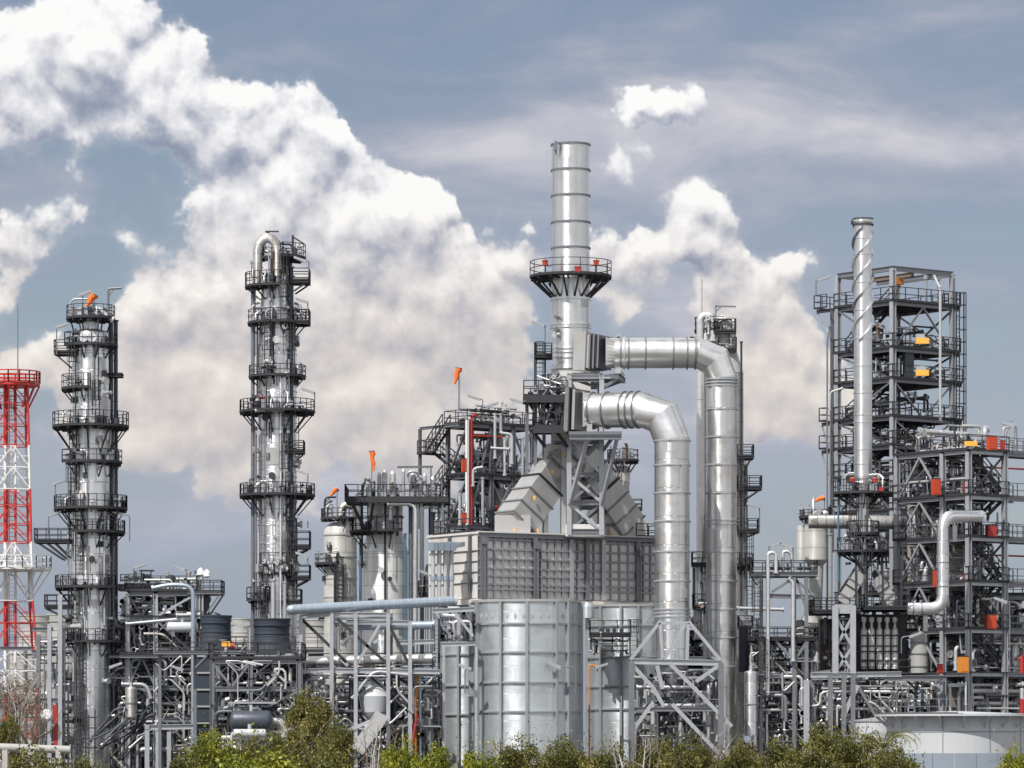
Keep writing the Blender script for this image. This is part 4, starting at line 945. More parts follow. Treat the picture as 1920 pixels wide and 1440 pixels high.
def duct(name, label, px, D, flange, path, r_px, segs, m, band_rows, panels, base):
    pass
def upper_duct():
    t = T('flue_duct', 'upper silver flue duct leaving the chimney and turning down, the further one', 'duct', 1353, 300.5)
    r = t.m(28.5); D0 = 300.5
    # square connection on the chimney
    for x0, x1, h, m in ((1090, 1112, 36, 'duct_panel'), (1112, 1117, 31, 'duct_panel'), (1117, 1120, 33, 'galv'), (1120, 1124, 29, 'bellows_black'), (1124, 1127, 32, 'galv'), (1127, 1132, 29, 'bellows_black'), (1132, 1135, 31, 'galv')):
        a = t.L(x0, 661, D0+1.2-(x0-1090)*.02); b = t.L(x1, 661, D0+1.2-(x1-1090)*.02); t.put('duct_flange' if x0 > 1100 else 'duct_box', MB().bar(a, b, t.m(h)*1.9, t.m(h)*2, (0, 0, 1)), m)
    # square to round cone
    a = t.L(1135, 661, D0); b = t.L(1152, 662, D0); n = 32; vs = []
    for i in range(n):
        an = 2*math.pi*i/n; c, s_ = math.cos(an), math.sin(an); k = t.m(27)/max(abs(c), abs(s_)); vs.append((a.x, a.y+c*k, a.z+s_*k))
    for i in range(n):
        an = 2*math.pi*i/n; vs.append((b.x, b.y+math.cos(an)*r, b.z+math.sin(an)*r))
    t.put('duct_transition', MB().add(vs, [(i, (i+1) % n, (i+1) % n+n, i+n) for i in range(n)]), 'duct_panel')
    P = [t.L(1152, 662, D0), t.L(1308, 662, D0), t.L(1341, 676, D0), t.L(1353, 709, D0), t.L(1353, 1252, D0)]
    t.put('horizontal_run', MB().tube(P[:2], r, 44, False), 'duct_metal'); t.put('elbow', mitred([P[0].lerp(P[1], .98), P[1], P[2], P[3], P[3].lerp(P[4], .03)], r, 44), 'duct_metal')
    t.put('vertical_run', MB().tube([(0, 0, t.z(709)), (0, 0, t.z(1487))], r, 44, False), 'clad_duct')
    for x in (1163, 1170, 1178, 1210, 1262, 1288, 1303): c = t.L(x, 662, D0); t.put('stiffener_ring', MB().tube([c-Vector((.05, 0, 0)), c+Vector((.05, 0, 0))], r+.11, 44), 'stack_metal' if x in (1170,) else 'galv')
    rings(t, [712, 718, 724, 768, 820, 872, 925, 976, 983, 1036, 1090, 1143, 1196, 1250], 28.5, 'galv_light', .10, .10, n=44)
    for x in (1160, 1297): p = t.L(x, 630, D0); t.put('lifting_lug', MB().lathe([(.06, -.05), (.2, -.05), (.2, .05), (.06, .05)], tuple(p), 14, axis=(0, -1, 0)).box((p.x, p.y, p.z-.2), (.3, .1, .3)), 'duct_panel')
    t.put('support_shoe', MB().box(tuple(t.L(1158, 694, D0)), (.5, 1.2, .6)).bar(t.L(1158, 690, D0), t.L(1170, 705, D0), .2), 'galv_light')
    for y0, y1 in ((730, 766), (992, 1034)): z0, z1 = t.z(y1), t.z(y0); t.put('access_door', MB().sector(r-.02, r+.07, z0, z1, R(-165), R(-122), n=6), 'duct_panel')
upper = None
def mitred(P, r, n):
    P = [Vector(p) for p in P]; mb = MB(); Yv = Vector((0, 1, 0)); rings_ = []
    for i, p in enumerate(P):
        if i == 0: t = (P[1]-p).normalized(); w = 1
        elif i == len(P)-1: t = (p-P[i-1]).normalized(); w = 1
        else:
            a, b = (p-P[i-1]).normalized(), (P[i+1]-p).normalized(); t = (a+b).normalized(); w = 1/max(.4, t.dot(a))
        N = t.cross(Yv).normalized(); B = N.cross(t).normalized()
        rings_.append([tuple(p+N*(math.cos(2*math.pi*j/n)*r*w)+B*(math.sin(2*math.pi*j/n)*r)) for j in range(n)])
    for ra, rb in zip(rings_, rings_[1:]): mb.add(ra+rb, [(j, (j+1) % n, (j+1) % n+n, j+n) for j in range(n)], True)
    return mb
upper_duct()
def lower_duct():
    t = T('flue_duct', 'lower silver flue duct in front, thicker, coming down onto a steel stand', 'duct', 1260, 296)
    r = t.m(33); Dc = 299.5
    for x0, x1, h, m, w in ((1074, 1080, 42, 'galv', 1.9), (1080, 1083, 38, 'duct_panel', 1.8), (1083, 1087, 40, 'bellows_black', 1.8), (1087, 1092, 38, 'duct_panel', 1.8)):
        a = t.L(x0, 770, Dc); b = t.L(x1, 770, Dc-.1); t.put('duct_flange', MB().bar(a, b, t.m(h)*w, t.m(h)*2, (0, 0, 1)), m)
    a = t.L(1092, 770, Dc-.1); b = t.L(1108, 770, Dc-.4); n = 32; vs = []
    for i in range(n):
        an = 2*math.pi*i/n; c, s_ = math.cos(an), math.sin(an); k = t.m(34)/max(abs(c), abs(s_)); vs.append((a.x, a.y+c*k, a.z+s_*k))
    for i in range(n): an = 2*math.pi*i/n; vs.append((b.x, b.y+math.cos(an)*r, b.z+math.sin(an)*r))
    t.put('duct_transition', MB().add(vs, [(i, (i+1) % n, (i+1) % n+n, i+n) for i in range(n)]), 'duct_panel')
    P = [b, t.L(1205, 768, 297.3), t.L(1245, 784, 296.3), Vector((0, 0, t.z(826))), Vector((0, 0, t.z(850)))]
    t.put('horizontal_run', MB().tube([P[0], P[1]], r, 44, False), 'duct_metal'); t.put('elbow', mitred([P[0].lerp(P[1], .985), P[1], P[2], P[3], P[4]], r, 44), 'duct_metal')
    t.put('vertical_run', MB().lathe([(r, t.z(1152)), (r, t.z(826))], (0, 0, 0), 44), 'clad_duct')
    t.put('vertical_run', MB().lathe([(r*.92, t.z(1240)), (r*1.02, t.z(1160)), (r*1.02, t.z(1152))], (0, 0, 0), 44), 'clad_bright')
    for x in (1113, 1139, 1172, 1184, 1197):
        f = (x-1108)/(1205-1108); c = P[0].lerp(P[1], f); d = (P[1]-P[0]).normalized(); t.put('stiffener_ring', MB().tube([c-d*.05, c+d*.05], r+.11, 44), 'galv')
    rings(t, [827, 873, 925, 978, 1035, 1090, 1143, 1150, 1157], 33, 'galv_light', .10, .10, n=44)
    for y0, y1 in ((873, 925), (1104, 1122)): t.put('access_door', MB().sector(r-.02, r+.09, t.z(y1), t.z(y0), R(-62), R(-30), n=6), 'duct_panel')
    t.put('support_shoe', MB().box(tuple(t.L(1105, 806, 298.5)), (.4, .8, .8)).box(tuple(t.L(1127, 808, 298.5)), (.3, .8, .6)), 'duct_panel')
    # hopper foot
    t.put('hopper', MB().lathe([(.35, t.z(1330)), (.5, t.z(1290)), (1.25, t.z(1240))], (0, 0, 0), 4), 'galv_light')
lower_duct()
def duct_stand():
    t = T('duct_stand', 'open grey steel stand with splayed braces under the front flue duct', 'steel stand', 1240, 292.5)
    m = 'galv_light'; z = {}
    pbar(t, [(1182, 1240), (1352, 1243)], .30, m, 'beam', True, .42); pbar(t, [(1236, 1168), (1290, 1168)], .22, m, 'beam')
    pbar(t, [(1236, 1168, 7), (1290, 1168, 7)], .22, m, 'beam'); pbar(t, [(1182, 1240, 0), (1240, 1235, 7.5)], .28, m, 'beam', True); pbar(t, [(1352, 1243, 0), (1330, 1235, 7.5)], .28, m, 'beam', True); pbar(t, [(1240, 1235, 7.5), (1330, 1235, 7.5)], .28, m, 'beam', True)
    for a, b in (((1238, 1165), (1182, 1237)), ((1291, 1165), (1351, 1238)), ((1238, 1168), (1242, 1238)), ((1290, 1168), (1288, 1238)), ((1286, 1168), (1245, 1238))): pbar(t, [a, b], .24, m)
    for a, b in (((1184, 1245), (1225, 1290)), ((1225, 1290), (1245, 1325)), ((1255, 1243), (1372, 1362)), ((1350, 1246), (1305, 1278)), ((1232, 1248), (1242, 1292)), ((1185, 1372), (1222, 1320)), ((1260, 1320), (1355, 1420))): pbar(t, [a, b], .28, m)
    pbar(t, [(1184, 1242), (1184, 1487)], .4, 'galv', 'post', True); pbar(t, [(1352, 1243), (1352, 1487)], .42, 'galv', 'post', True); pbar(t, [(1240, 1240, 7), (1240, 1487, 7)], .4, 'galv', 'post', True)
    pbar(t, [(1184, 1330), (1352, 1330)], .24, 'galv', 'beam', True)
    fill(t, t.L(1190, 1300).x, t.L(1350, 1300).x, .8, 6.5, t.z(1430), t.z(1265), 46, 31, .05, .17, valves=16)
    tangle(t, t.L(1190, 1300).x, t.L(1350, 1300).x, .6, 5, t.z(1420), t.z(1255), 50, 500)
duct_stand()
# ------------------------------------------------------------------ pair of vessels left of the furnace
def vessel_slim():
    t = T('process_vessel', 'slim cream clad vessel with a looped pipe and ladder, left of the wide pale vessel', 'vessel', 638, 320)
    shell(t, [(31, 1487), (31, 1000)], 'pale_shell', dome=.75); rings(t, [1003, 1045, 1085, 1120], 31, 'pale_shell', .05, .12)
    platform(t, 975, 36, -190, 10, 16, 18, 0, stuff=7, seed=21); platform(t, 1060, 47, -200, -95, 31, 18, .6, stuff=2, seed=22)
    ppipe(t, [(640, 985, -.5), (640, 946, -.5), (668, 946, -.5), (668, 1010, -.5)], 8, 'clad_old', 12, rad=1.0)
    vladder(t, 636, 1200, 1045, -1.6); dress(t, 31, 1000, 1200, 12, 304); vpipe(t, 628, 1200, 1060, 2.5, 'equip_dark', -1.6, 3); vpipe(t, 676, 1300, 930, 2.4, 'blue_paint', 0, None)
    t.put('davit', MB().tube(bend([t.L(609, 975), t.L(609, 932), t.L(630, 932)], .4), .09, 6).bar(t.L(611, 942), t.L(620, 932), .07), 'equip_dark')
vessel_slim()
def vessel_wide():
    t = T('process_vessel', 'wide pale clad vessel with two black walkways, left of the furnace', 'vessel', 722, 312)
    shell(t, [(43, 1487), (43, 1034), (35, 1004), (33, 1000), (33, 940)], 'clad_white'); rings(t, [1036], 43, 'clad_white', .06, .2); rings(t, [970], 33, 'galv', .1, .15)
    platform(t, 1000, 66, -200, -60, 33, 27, 1.6, stuff=4, seed=23)
    d = box_platform(t, 650, 842, 941, -3.2, 3.4, 27, None, 'dark_steel', 'FLRB')
    put('fascia', MB().box(((t.L(650, 941).x+t.L(842, 941).x)/2, -3.27, t.z(941)-.05), (t.m(192), .05, .35)), 'dark_steel', d)
    for x in (660, 700, 745, 790, 830): pbar(t, [(x, 944, -3), (x if x > 700 else 690, 1004 if x < 770 else 1240, -2.0)], .18, 'dark_steel' if x < 770 else 'galv', 'strut')
    for x, yt, r in ((712, 893, 4), (722, 888, 5), (737, 890, 6), (757, 886, 3.5), (775, 892, 5.5), (787, 898, 7), (797, 894, 4), (812, 900, 5)): 
        t.put('filter_pot', MB().lathe([(t.m(r), t.z(940)), (t.m(r), t.z(yt)), (t.m(r)*.6, t.z(yt-4)), (.05, t.z(yt-6))], tuple(Vector((t.L(x, yt).x, -1.0, 0))), 14), random.Random(x).choice(['pipe_metal', 'galv_light', 'pipe_white']))
    ppipe(t, [(765, 905, -1.5), (765, 884, -1.5), (784, 884, -1.5), (784, 900, -1.5)], 2.5, 'galv_light', rad=.35)
    rg = random.Random(4)
    for k in range(34):
        x = rg.uniform(660, 835); y = rg.uniform(905, 938)
        if k % 2: t.put('valve', valve(MB(), t.L(x, y, 312+rg.uniform(-3, 2)), rg.uniform(.16, .3), rg.choice([(1, 0, 0), (0, 0, 1)]), (0, -.3, 1)), rg.choice(['equip_dark', 'pipe_metal', 'pipe_white', 'equip_dark', 'equip_brown']))
        else: t.put('pipe', flanged(MB(), [t.L(x, 938, 312+rg.uniform(-3, 2)), t.L(x, rg.uniform(898, 925), 312+rg.uniform(-3, 2)), t.L(x+rg.uniform(-12, 12), rg.uniform(898, 925), 312+rg.uniform(-3, 2))], rg.uniform(.06, .13), 7), rg.choice(PIPEM))
    dress(t, 43, 1040, 1240, 12, 305)
    # pipes down the right side
    for x, yt, r, m, dy in ((770, 948, 4, 'galv', -1.5), (779, 945, 4.5, 'pipe_metal', -2.2), (791, 950, 4, 'galv', -1), (806, 948, 2.5, 'pipe_dark', -1), (812, 960, 4, 'pipe_dark', 0), (832, 990, 4, 'galv', 0)): vpipe(t, x, 1240, yt, r, m, dy, 2.6)
    ppipe(t, [(726, 945, -3), (779, 945, -3), (779, 1240, -3)], 4, 'pipe_metal', 12, 3, rad=.6); ppipe(t, [(791, 1100, -2.4), (791, 950, -2.4), (824, 950, -2.4), (824, 970, -2.4), (816, 975, -2.4), (816, 1020, -2.4)], 3.4, 'pipe_metal', 12, rad=.4)
    ppipe(t, [(733, 950, -2.9), (733, 975, -2.9)], 4, 'galv'); ppipe(t, [(760, 1000, -2), (760, 1240, -2)], 2, 'blue_paint'); ppipe(t, [(722, 945, -1.9), (722, 1240, -2.0)], 2, 'equip_dark')
    for k in range(3): t.put('pipe', flanged(MB(), [t.L(800+k*6, 1240, 310), t.L(800+k*6, 1060+k*9, 310), t.L(812+k*5, 1055+k*9, 310)], .12, 8), 'galv_light')
    box_platform(t, 786, 824, 1118, -2.2, -.8, 26); fill(t, t.L(788, 1100).x, t.L(824, 1100).x, -2, -.9, t.z(1116), t.z(1082), 10, 41, .05, .12, valves=8)
    for px, a, b in ((683, 1000, 941), (816, 1118, 945)): vladder(t, px, a, b-10, -2.6)
vessel_wide()

# ------------------------------------------------------------------ stair structure behind the furnace
def stair_structure():
    t = T('stair_structure', 'open steel structure with zigzag stairs and a red post, its sunlit side painted white, behind the furnace', 'steel structure', 877, 328, 0, RZ)
    u = t.along(998, 'x'); v = t.along(840, 'y'); ym = t.along(812, 'y')
    zs = [t.z(y) for y in (1180, 1085, 987, 893, 797)]
    steel_frame(t, [0, u*.36, u*.7, u], [0, v], zs, .3, .2, .32, (2, 3, 4), (2, 3, 4), [('x', 0, 4, 'V'), ('x', 1, 4, '/'), ('x', 2, 4, 'X'), ('x', 0, 3, 'A'), ('x', 1, 3, 'X'), ('y', 0, 4, '\\'), ('y', 0, 3, '\\'), ('x', 2, 3, 'X')], 'galv', 'galv')
    for i, (z0, z1) in enumerate(zip(zs[2:], zs[3:])):     # stair bay on the left
        zm = (z0+z1)/2; y0 = v; y1 = ym+.3
        t.put('landing', MB().box((-.2, ym+.2, zm), (1.9, 1.1, .1)), 'dark_steel'); rb = MB(); rail_path(rb, [(-1.1, v, zm+.05), (-1.1, ym+.7, zm+.05), (.8, ym+.7, zm+.05)], 1.05, .03, 1.0); t.put('landing_railing', rb, 'rail_dark')
        t.put('stair_flight', stair(MB(), (-.6, v-.6, z1), (-.6, ym-.3, zm), .8, (1, 0, 0)), 'dark_steel'); t.put('stair_flight', stair(MB(), (.4, ym-.3, zm), (.4, .6, z0), .8, (1, 0, 0)), 'dark_steel')
    t.put('stair_post', MB().ibeam((-.9, ym+.6, zs[2]), (-.9, ym+.6, zs[4]), .22, .22), 'galv'); t.put('stair_beam', MB().ibeam((-.9, ym+.6, zs[4]), (-.9, 0, zs[4]), .2, .25), 'galv')
    t.put('fire_riser', MB().tube([(.2, -.25, t.z(985)), (.2, -.25, t.z(783))], .10, 8), 'red_paint'); t.put('fire_riser', MB().tube(bend([(.28, -.3, t.z(817)), (u*.5, -.3, t.z(817))], .2), .09, 8), 'red_paint')
    t.put('fire_monitor', valve(MB(), (.5, -.2, t.z(779)), .3, (1, 0, .4), (0, -1, 0)), 'red_paint'); t.put('fire_riser', MB().tube([(u*.42, -.2, t.z(990)), (u*.42, -.2, t.z(945))], .11, 8), 'red_paint')
    t.put('lit_post_strip', MB().bar((-.2, -.2, t.z(985)), (-.2, -.2, t.z(788)), .22), 'tower_white')  # white strip paints in the sunlit side of the corner post
    for k, (x, y0, y1) in enumerate(((928, 775, 860), (939, 775, 812), (946, 820, 892), (905, 895, 985), (862, 925, 985), (980, 820, 990), (988, 822, 990), (957, 812, 875))): vpipe(t, x, y1, y0, 2.6, 'galv_light' if k % 2 else 'pipe_metal', -.8, None)
    ppipe(t, [(939, 812, -.9), (960, 814, -.9), (960, 870, -.9)], 2.6, 'pipe_white', rad=.4); ppipe(t, [(887, 912, -.9), (887, 878, -.9), (905, 876, -.9)], 2.4, 'pipe_white', rad=.4); ppipe(t, [(920, 840, -.9), (955, 842, -.9)], 2.4, 'pipe_white')
    for k, (z0, z1) in enumerate(zip(zs[1:], zs[2:])): fill(t, .4, u-.3, .3, v-.3, z0+.3, z1-.3, 22, 50+k, .05, .17, valves=12)
    fill(t, .4, u-.3, .3, v-.3, zs[4]+.2, zs[4]+1.7, 16, 57, .05, .12, valves=16)
stair_structure()
for px, y0, y1, r, lab in ((938, 855, 800, 10, 'upright grey drum on the upper floor of the stair structure'), (935, 985, 920, 14, 'stout upright vessel on the lower floor of the stair structure'), (851, 982, 945, 5, 'narrow dark upright drum beside the foot of the zigzag stairs')):
    vessel('upright_vessel', lab, px, y1, y0, r, 331, 'vessel_grey' if r > 8 else 'equip_dark', .5)
extinguisher_box(870, 873, 9, 26, 326.5, 'tall orange cabinet on the middle deck of the stair structure, left of the red post')
extinguisher_box(870, 972, 9, 20, 326.5, 'short orange cabinet low on the stair structure above the furnace roof corner')

# ------------------------------------------------------------------ ribbed tanks under the furnace
def ribbed_tank(label, px, D, r_px, ytop, ybot, rows, ribs_a, m='tank_pale'):
    t = T('ribbed_tank', label, 'tank', px, D, 0)
    r = t.m(r_px); mb = MB(); mb.lathe([(r, t.z(1487)), (r, t.z(ytop))], (0, 0, 0), 72); t.put('tank_wall', mb, m)
    t.put('tank_roof', MB().lathe([(r+.12, t.z(ytop)-.05), (r+.12, t.z(ytop)+.12), (r*.3, t.z(ytop)+.2), (0, t.z(ytop)+.22)], (0, 0, 0), 72), 'duct_panel')
    me = setm(MB().ring(r, 0, .14, .13, 72).mesh('hoop'), 'tank_rib')
    for y in rows: link('hoop', me, t.e, (0, 0, t.z(y)))
    rm = setm(MB().bar((r+.12, 0, t.z(1487)), (r+.12, 0, t.z(ytop)), .17, .30, (1, 0, 0)).mesh('rib'), 'tank_rib')
    for a in ribs_a: link('rib', rm, t.e, (0, 0, 0), (0, 0, R(a)))
    # oval cleaning marks are shallow hatches below the top hoop
    hm = setm(MB().lathe([(.0, .03), (.08, .03), (.10, 0)], (0, 0, 0), 12, axis=(1, 0, 0)).mesh('peep_hatch'), 'fan_light')
    for a in range(-165, -20, 9): 
        o = link('peep_hatch', hm, t.e, (r*math.cos(R(a)), r*math.sin(R(a)), t.z(ytop+28)), (0, 0, R(a))); o.scale = (1, 1, 1.9)
    return t
ribbed_tank('big pale blue-grey ribbed tank standing nearest, under the left half of the furnace', 987, 288, 101, 1130, 1390, (1172, 1225, 1281, 1335), (-178, -150, -117, -90, -58, -42, -12, 20, 60, 110, 150))
ribbed_tank('pale ribbed tank half hidden behind the big one on its left, below the pipe bridge', 876, 297, 48, 1160, 1390, (1205, 1228, 1286, 1340), (-165, -108, -20, 60, 120))
ribbed_tank('pale ribbed tank behind the front duct, under the right half of the furnace', 1180, 304, 76, 1138, 1390, (1175, 1234, 1288, 1330), (-175, -133, -103, -80, -45, -10, 40, 90, 140))
def tank_fittings():
    t = T('access_platform', 'small railed platform with valves between the two ribbed tanks', 'platform', 1140, 299)
    box_platform(t, 1106, 1182, 1192, -1.3, .8, 27, None, 'dark_steel', 'FLR')
    for x in (1108, 1148, 1181): pbar(t, [(x, 1192, -1.2), (x, 1222, .8)], .10, 'dark_steel', 'bracket')
    vladder(t, 1188, 1240, 1162, -1.5)
    for x in (1127, 1140, 1152, 1165): t.put('burner_nozzle', MB().tube([t.L(x, 1182, 298.6), t.L(x, 1182, 297.7)], .17, 10), 'equip_dark')
    ppipe(t, [(1105, 1440, -2), (1105, 1245, -2), (1118, 1250, -2)], 1.6, 'rust_orange', rad=.2)
    fill(t, t.L(1104, 1300).x, t.L(1180, 1300).x, -1.1, .8, t.z(1225), t.z(1200), 6, 61, .04, .08, valves=4)
    for k in range(3): ppipe(t, [(1130, 1202+k*9, -.3), (1180, 1202+k*9, -.3)], 1.6, 'pipe_white' if k % 2 else 'equip_brown')
    t.put('tank_drum', MB().lathe([(.0, 0), (.55, .05), (.55, .9), (.3, 1.2)], tuple(t.L(1102, 1160)), 20), 'tank_pale')
tank_fittings()

# ------------------------------------------------------------------ column behind the ducts
def column_behind():
    t = T('distillation_column', 'pale column almost hidden behind the further flue duct, with a thin looped pipe', 'column', 1356, 320)
    shell(t, [(38, 1487), (38, 700), (26, 660), (22, 640), (18, 600)], 'pale_shell', dome=.5)
    ppipe(t, [(1313, 1060, -1), (1313, 592, -1), (1336, 590, -1), (1336, 640, -1)], 7, 'pipe_metal', 14, 2.2, rad=.9)
    platform(t, 622, 30, -200, -20, 16, 24, 0, c=(-1.0, 0), stuff=8, seed=31); box_platform(t, 1338, 1378, 626, -1.4, .9, 24); box_platform(t, 1346, 1379, 660, -1.4, .9, 24)
    fill(t, t.L(1325, 640).x, t.L(1376, 640).x, -1.3, .8, t.z(660), t.z(600), 24, 33, .05, .13, valves=16)
    t.put('davit', MB().bar(t.L(1342, 622), t.L(1342, 573), .12).bar(t.L(1342, 574), t.L(1380, 575), .12).bar(t.L(1343, 584), t.L(1352, 575), .08), 'galv')
    for y, x1, b in ((860, 1411, 895), (918, 1426, 945), (998, 1421, 1012)): box_platform(t, 1380, x1, y, -1.6, 1.0, 23, [(x1-4, 1386, b)])
    platform(t, 1064, 56, -60, 40, 38, 23, .6, stuff=3, seed=34)
    vpipe(t, 1398, 1300, 870, 4, 'galv', -1.2, 2.5); vpipe(t, 1390, 1180, 640, 2, 'equip_dark', -1.2, 2.5); vladder(t, 1389, 998, 860, -1.4); vladder(t, 1404, 1150, 1000, -1.2)
    for x in (1321, 1326): vpipe(t, x, 1060, 720, 1.4, 'galv', -1.6, 2.0)
    box_platform(t, 1296, 1334, 1062, -2.4, -.4, 24); box_platform(t, 1298, 1328, 1142, -2.4, -.4, 26); fill(t, t.L(1300, 1100).x, t.L(1326, 1100).x, -2.2, -.5, t.z(1200), t.z(1050), 14, 36, .06, .16, valves=8)
    t.put('antenna', MB().tube([t.L(1316, 590), t.L(1316, 523)], .03, 5), 'galv')
    ppipe(t, [(1380, 1140, -2), (1470, 1143, -2)], 3, 'pipe_white', 12, 3)
    t.put('elbow_pipe', flanged(MB(), [t.L(1400, 1250, 317), t.L(1400, 1165, 317), t.L(1378, 1150, 317)], t.m(10), 14, 2.5), 'clad'); box_platform(t, 1380, 1406, 1180, -3.8, -2.2, 22)
column_behind()
def vessel_small():
    t = T('process_vessel', 'small pale vessel with a railed cap, seen right of the sloping ducts', 'vessel', 1168, 334)
    shell(t, [(14, 1010), (14, 945), (11, 935), (14, 880)], 'pale_shell', dome=.6); platform(t, 866, 29, -180, 180, 13, 20, .9, stuff=8, seed=37); box_platform(t, 1184, 1203, 956, -.9, .6, 18)
    vpipe(t, 1172, 866, 838, 4, 'equip_brown', 0, None); vladder(t, 1154, 1000, 866, -1); shell(t, [(12, 1487), (14, 1010)], 'galv', name='skirt')
vessel_small()

# ------------------------------------------------------------------ tall frame at the right
def tall_frame():
    t = T('reactor_structure', 'tallest open steel structure of six floors behind the slim flare stack', 'steel structure', 1674, 312, 0, RZ)
    u = t.along(1786, 'x'); v = t.along(1571, 'y')
    zs = [t.z(y) for y in (1190, 1110, 1030, 960, 893, 838, 784, 713, 655, 568)]; zt = t.z(503)
    br = [('x', 0, 9, 'V'), ('y', 0, 9, '/')] ; br = []
    br += [('x', 0, 9, 'A'), ('x', 0, 7, 'V'), ('x', 0, 6, 'V'), ('y', 0, 9, '/'), ('y', 0, 8, '/'), ('y', 0, 7, '\\'), ('y', 0, 6, '/'), ('y', 0, 5, '/'), ('x', 0, 5, 'X'), ('Y', 0, 9, 'X'), ('Y', 0, 8, 'X'), ('X', 0, 7, '/'), ('y', 0, 4, 'A'), ('y', 0, 3, 'A'), ('y', 0, 2, 'A'), ('x', 0, 4, 'A'), ('x', 0, 2, 'A')]
    steel_frame(t, [0, u], [0, v], zs, .38, .16, .27, range(10), (3, 4, 5, 6, 7, 8, 9), br, 'galv_light', 'galv', ztop=zt)
    for a, b in (((0, 0), (u, 0)), ((0, 0), (0, v)), ((u, 0), (u, v)), ((0, v), (u, v))): t.put('top_beam', MB().ibeam((*a, zt), (*b, zt), .24, .4), 'galv')
    for f in (.35, .65): t.put('crane_rail', MB().ibeam((u*f, 0, zt-.3), (u*f, v, zt-.3), .2, .35), 'equip_brown' if f < .5 else 'galv')
    t.put('hoist', MB().box((u*.35, v*.3, zt-.7), (.9, .6, .5)).tube([(u*.35, v*.3, zt-.9), (u*.35, v*.3, zt-1.9)], .05, 6), 'rust_orange')
    for a, b in (((.1, 0), (.9, -3.2)),): pass
    # stairs on the left wing
    for i, (z0, z1) in enumerate(zip(zs[4:], zs[5:])):
        y0, y1 = (v*.15, v*.95) if i % 2 else (v*.95, v*.15)
        t.put('stair_flight', stair(MB(), (.9, y0, z0+.25), (.9, y1, z1+.25), .8, (1, 0, 0)), 'dark_steel')
    # cantilever platform top left and corner ladder cage right
    def cant(x0, x1, y, dy, b):
        X0 = t.L(x0, y, 312+dy); X1 = t.L(x1, y, 312+dy)
    z = zs[9]
    for zz, L in ((zs[9], 1.5), (zs[5]+.05, .9), (zs[6], .9)):
        d = t.put('balcony', MB().box((u*.12, v+L/2+.2, zz+.1), (2.2, L, .1)).ibeam((-.9, v, zz-.08), (-.9, v+L, zz-.08), .16, .26), 'dark_steel'); rb = MB(); rail_path(rb, [(-1, v+.2, zz+.15), (-1, v+L+.2, zz+.15), (1.5, v+L+.2, zz+.15)], 1.08, .03, .8); put('railing', rb, 'rail_dark', d)
        put('bracket', MB().bar((-.9, v+L, zz-.2), (-.9, v+.1, zz-1.9), .13), 'galv_light', d)
    for zz, L in ((zs[9], .4), (zs[8], .4), (zs[7], .6), (zs[6], .6)):
        d = t.put('balcony', MB().box((u+L/2, .6, zz+.1), (L, 2.2, .1)).ibeam((u, -.4, zz-.08), (u+L, -.4, zz-.08), .16, .26), 'dark_steel'); rb = MB(); rail_path(rb, [(u, -.5, zz+.15), (u+L, -.5, zz+.15), (u+L, 1.6, zz+.15)], 1.08, .03, .8); put('railing', rb, 'rail_dark', d)
    t.put('ladder', ladder(MB(), (u+.3, -.3, zs[4]), (u+.3, -.3, zs[9]+1.2), .5, True, (.3, -.95, 0)), 'rail_dark')
    t.put('cable_tray', MB().bar((-.35, v+.3, zs[2]), (-.35, v+.3, zs[9]), .35, .08), 'galv')
    vpipe(t, 1763, 790, 541, 2.6, 'pipe_white', -1.6, None, n=8); ppipe(t, [(1752, 518, 0), (1763, 541, -1.6)], 2.2, 'pipe_white')
    ppipe(t, [(1551, 1200, 2), (1551, 640, 2), (1556, 612, 2)], 1.6, 'galv'); ppipe(t, [(1556, 770, 2), (1557, 735, 2), (1580, 728, 2)], 1.8, 'pipe_white'); vpipe(t, 1557, 1000, 730, 1.5, 'galv', 2, 1.2)
    for k, (z0, z1) in enumerate(zip(zs[4:], zs[5:])): fill(t, .4, u-.4, .4, v-.4, z0+.3, min(z1-.4, z0+2.1), 16 if k > 1 else 22, 70+k, .05, .12, ms=['equip_dark', 'pipe_metal', 'galv', 'pipe_dark', 'equip_brown'], valves=14)
    for k, (z0, z1) in enumerate(zip(zs[0:], zs[1:5])): fill(t, .4, u-.4, .2, v-.4, z0+.3, z1-.3, 26, 80+k, .06, .2, valves=12)
    t.put('equipment_frame', MB().bar((u*.65, .6, zs[9]+.3), (u*.65, .6, zs[9]+2.3), .12).bar((u*.85, .6, zs[9]+.3), (u*.85, .6, zs[9]+2.3), .12).box((u*.75, .6, zs[9]+2.35), (u*.24, .4, .3)), 'galv_light')
    t.put('platform_panel', MB().box((u*.3, .3, (zs[7]+zs[8])/2+.1), (.9, .3, 1.9)), 'pipe_dark')
tall_frame()
def yellow_unit(px, py, D, label):
    t = T('hoist_unit', label, 'hoist', px, D, CZ+(HY-py-8)/F*D, 0, 'yellow hoist units on the tall structure')
    t.put('motor_body', MB().box((0, 0, .35), (t.m(24), .6, t.m(11))), 'yellow_paint'); t.put('motor_cover', MB().box((-.15, 0, .35+t.m(9)), (t.m(16), .5, t.m(8))), 'galv_light')
    c = (t.m(17), -.1, .38); t.put('handwheel', MB().tube([(c[0]+.42*math.cos(a*math.pi/8), c[1], c[2]+.42*math.sin(a*math.pi/8)) for a in range(16)], .05, 5, closed=True).bar((c[0]-.4, c[1], c[2]), (c[0]+.4, c[1], c[2]), .05).bar((c[0], c[1], c[2]-.4), (c[0], c[1], c[2]+.4), .05), 'equip_dark')
yellow_unit(1729, 640, 311, 'yellow hoist unit with a handwheel on the second highest floor of the tall structure')
yellow_unit(1729, 700, 311, 'yellow hoist unit with a handwheel one floor below its twin')

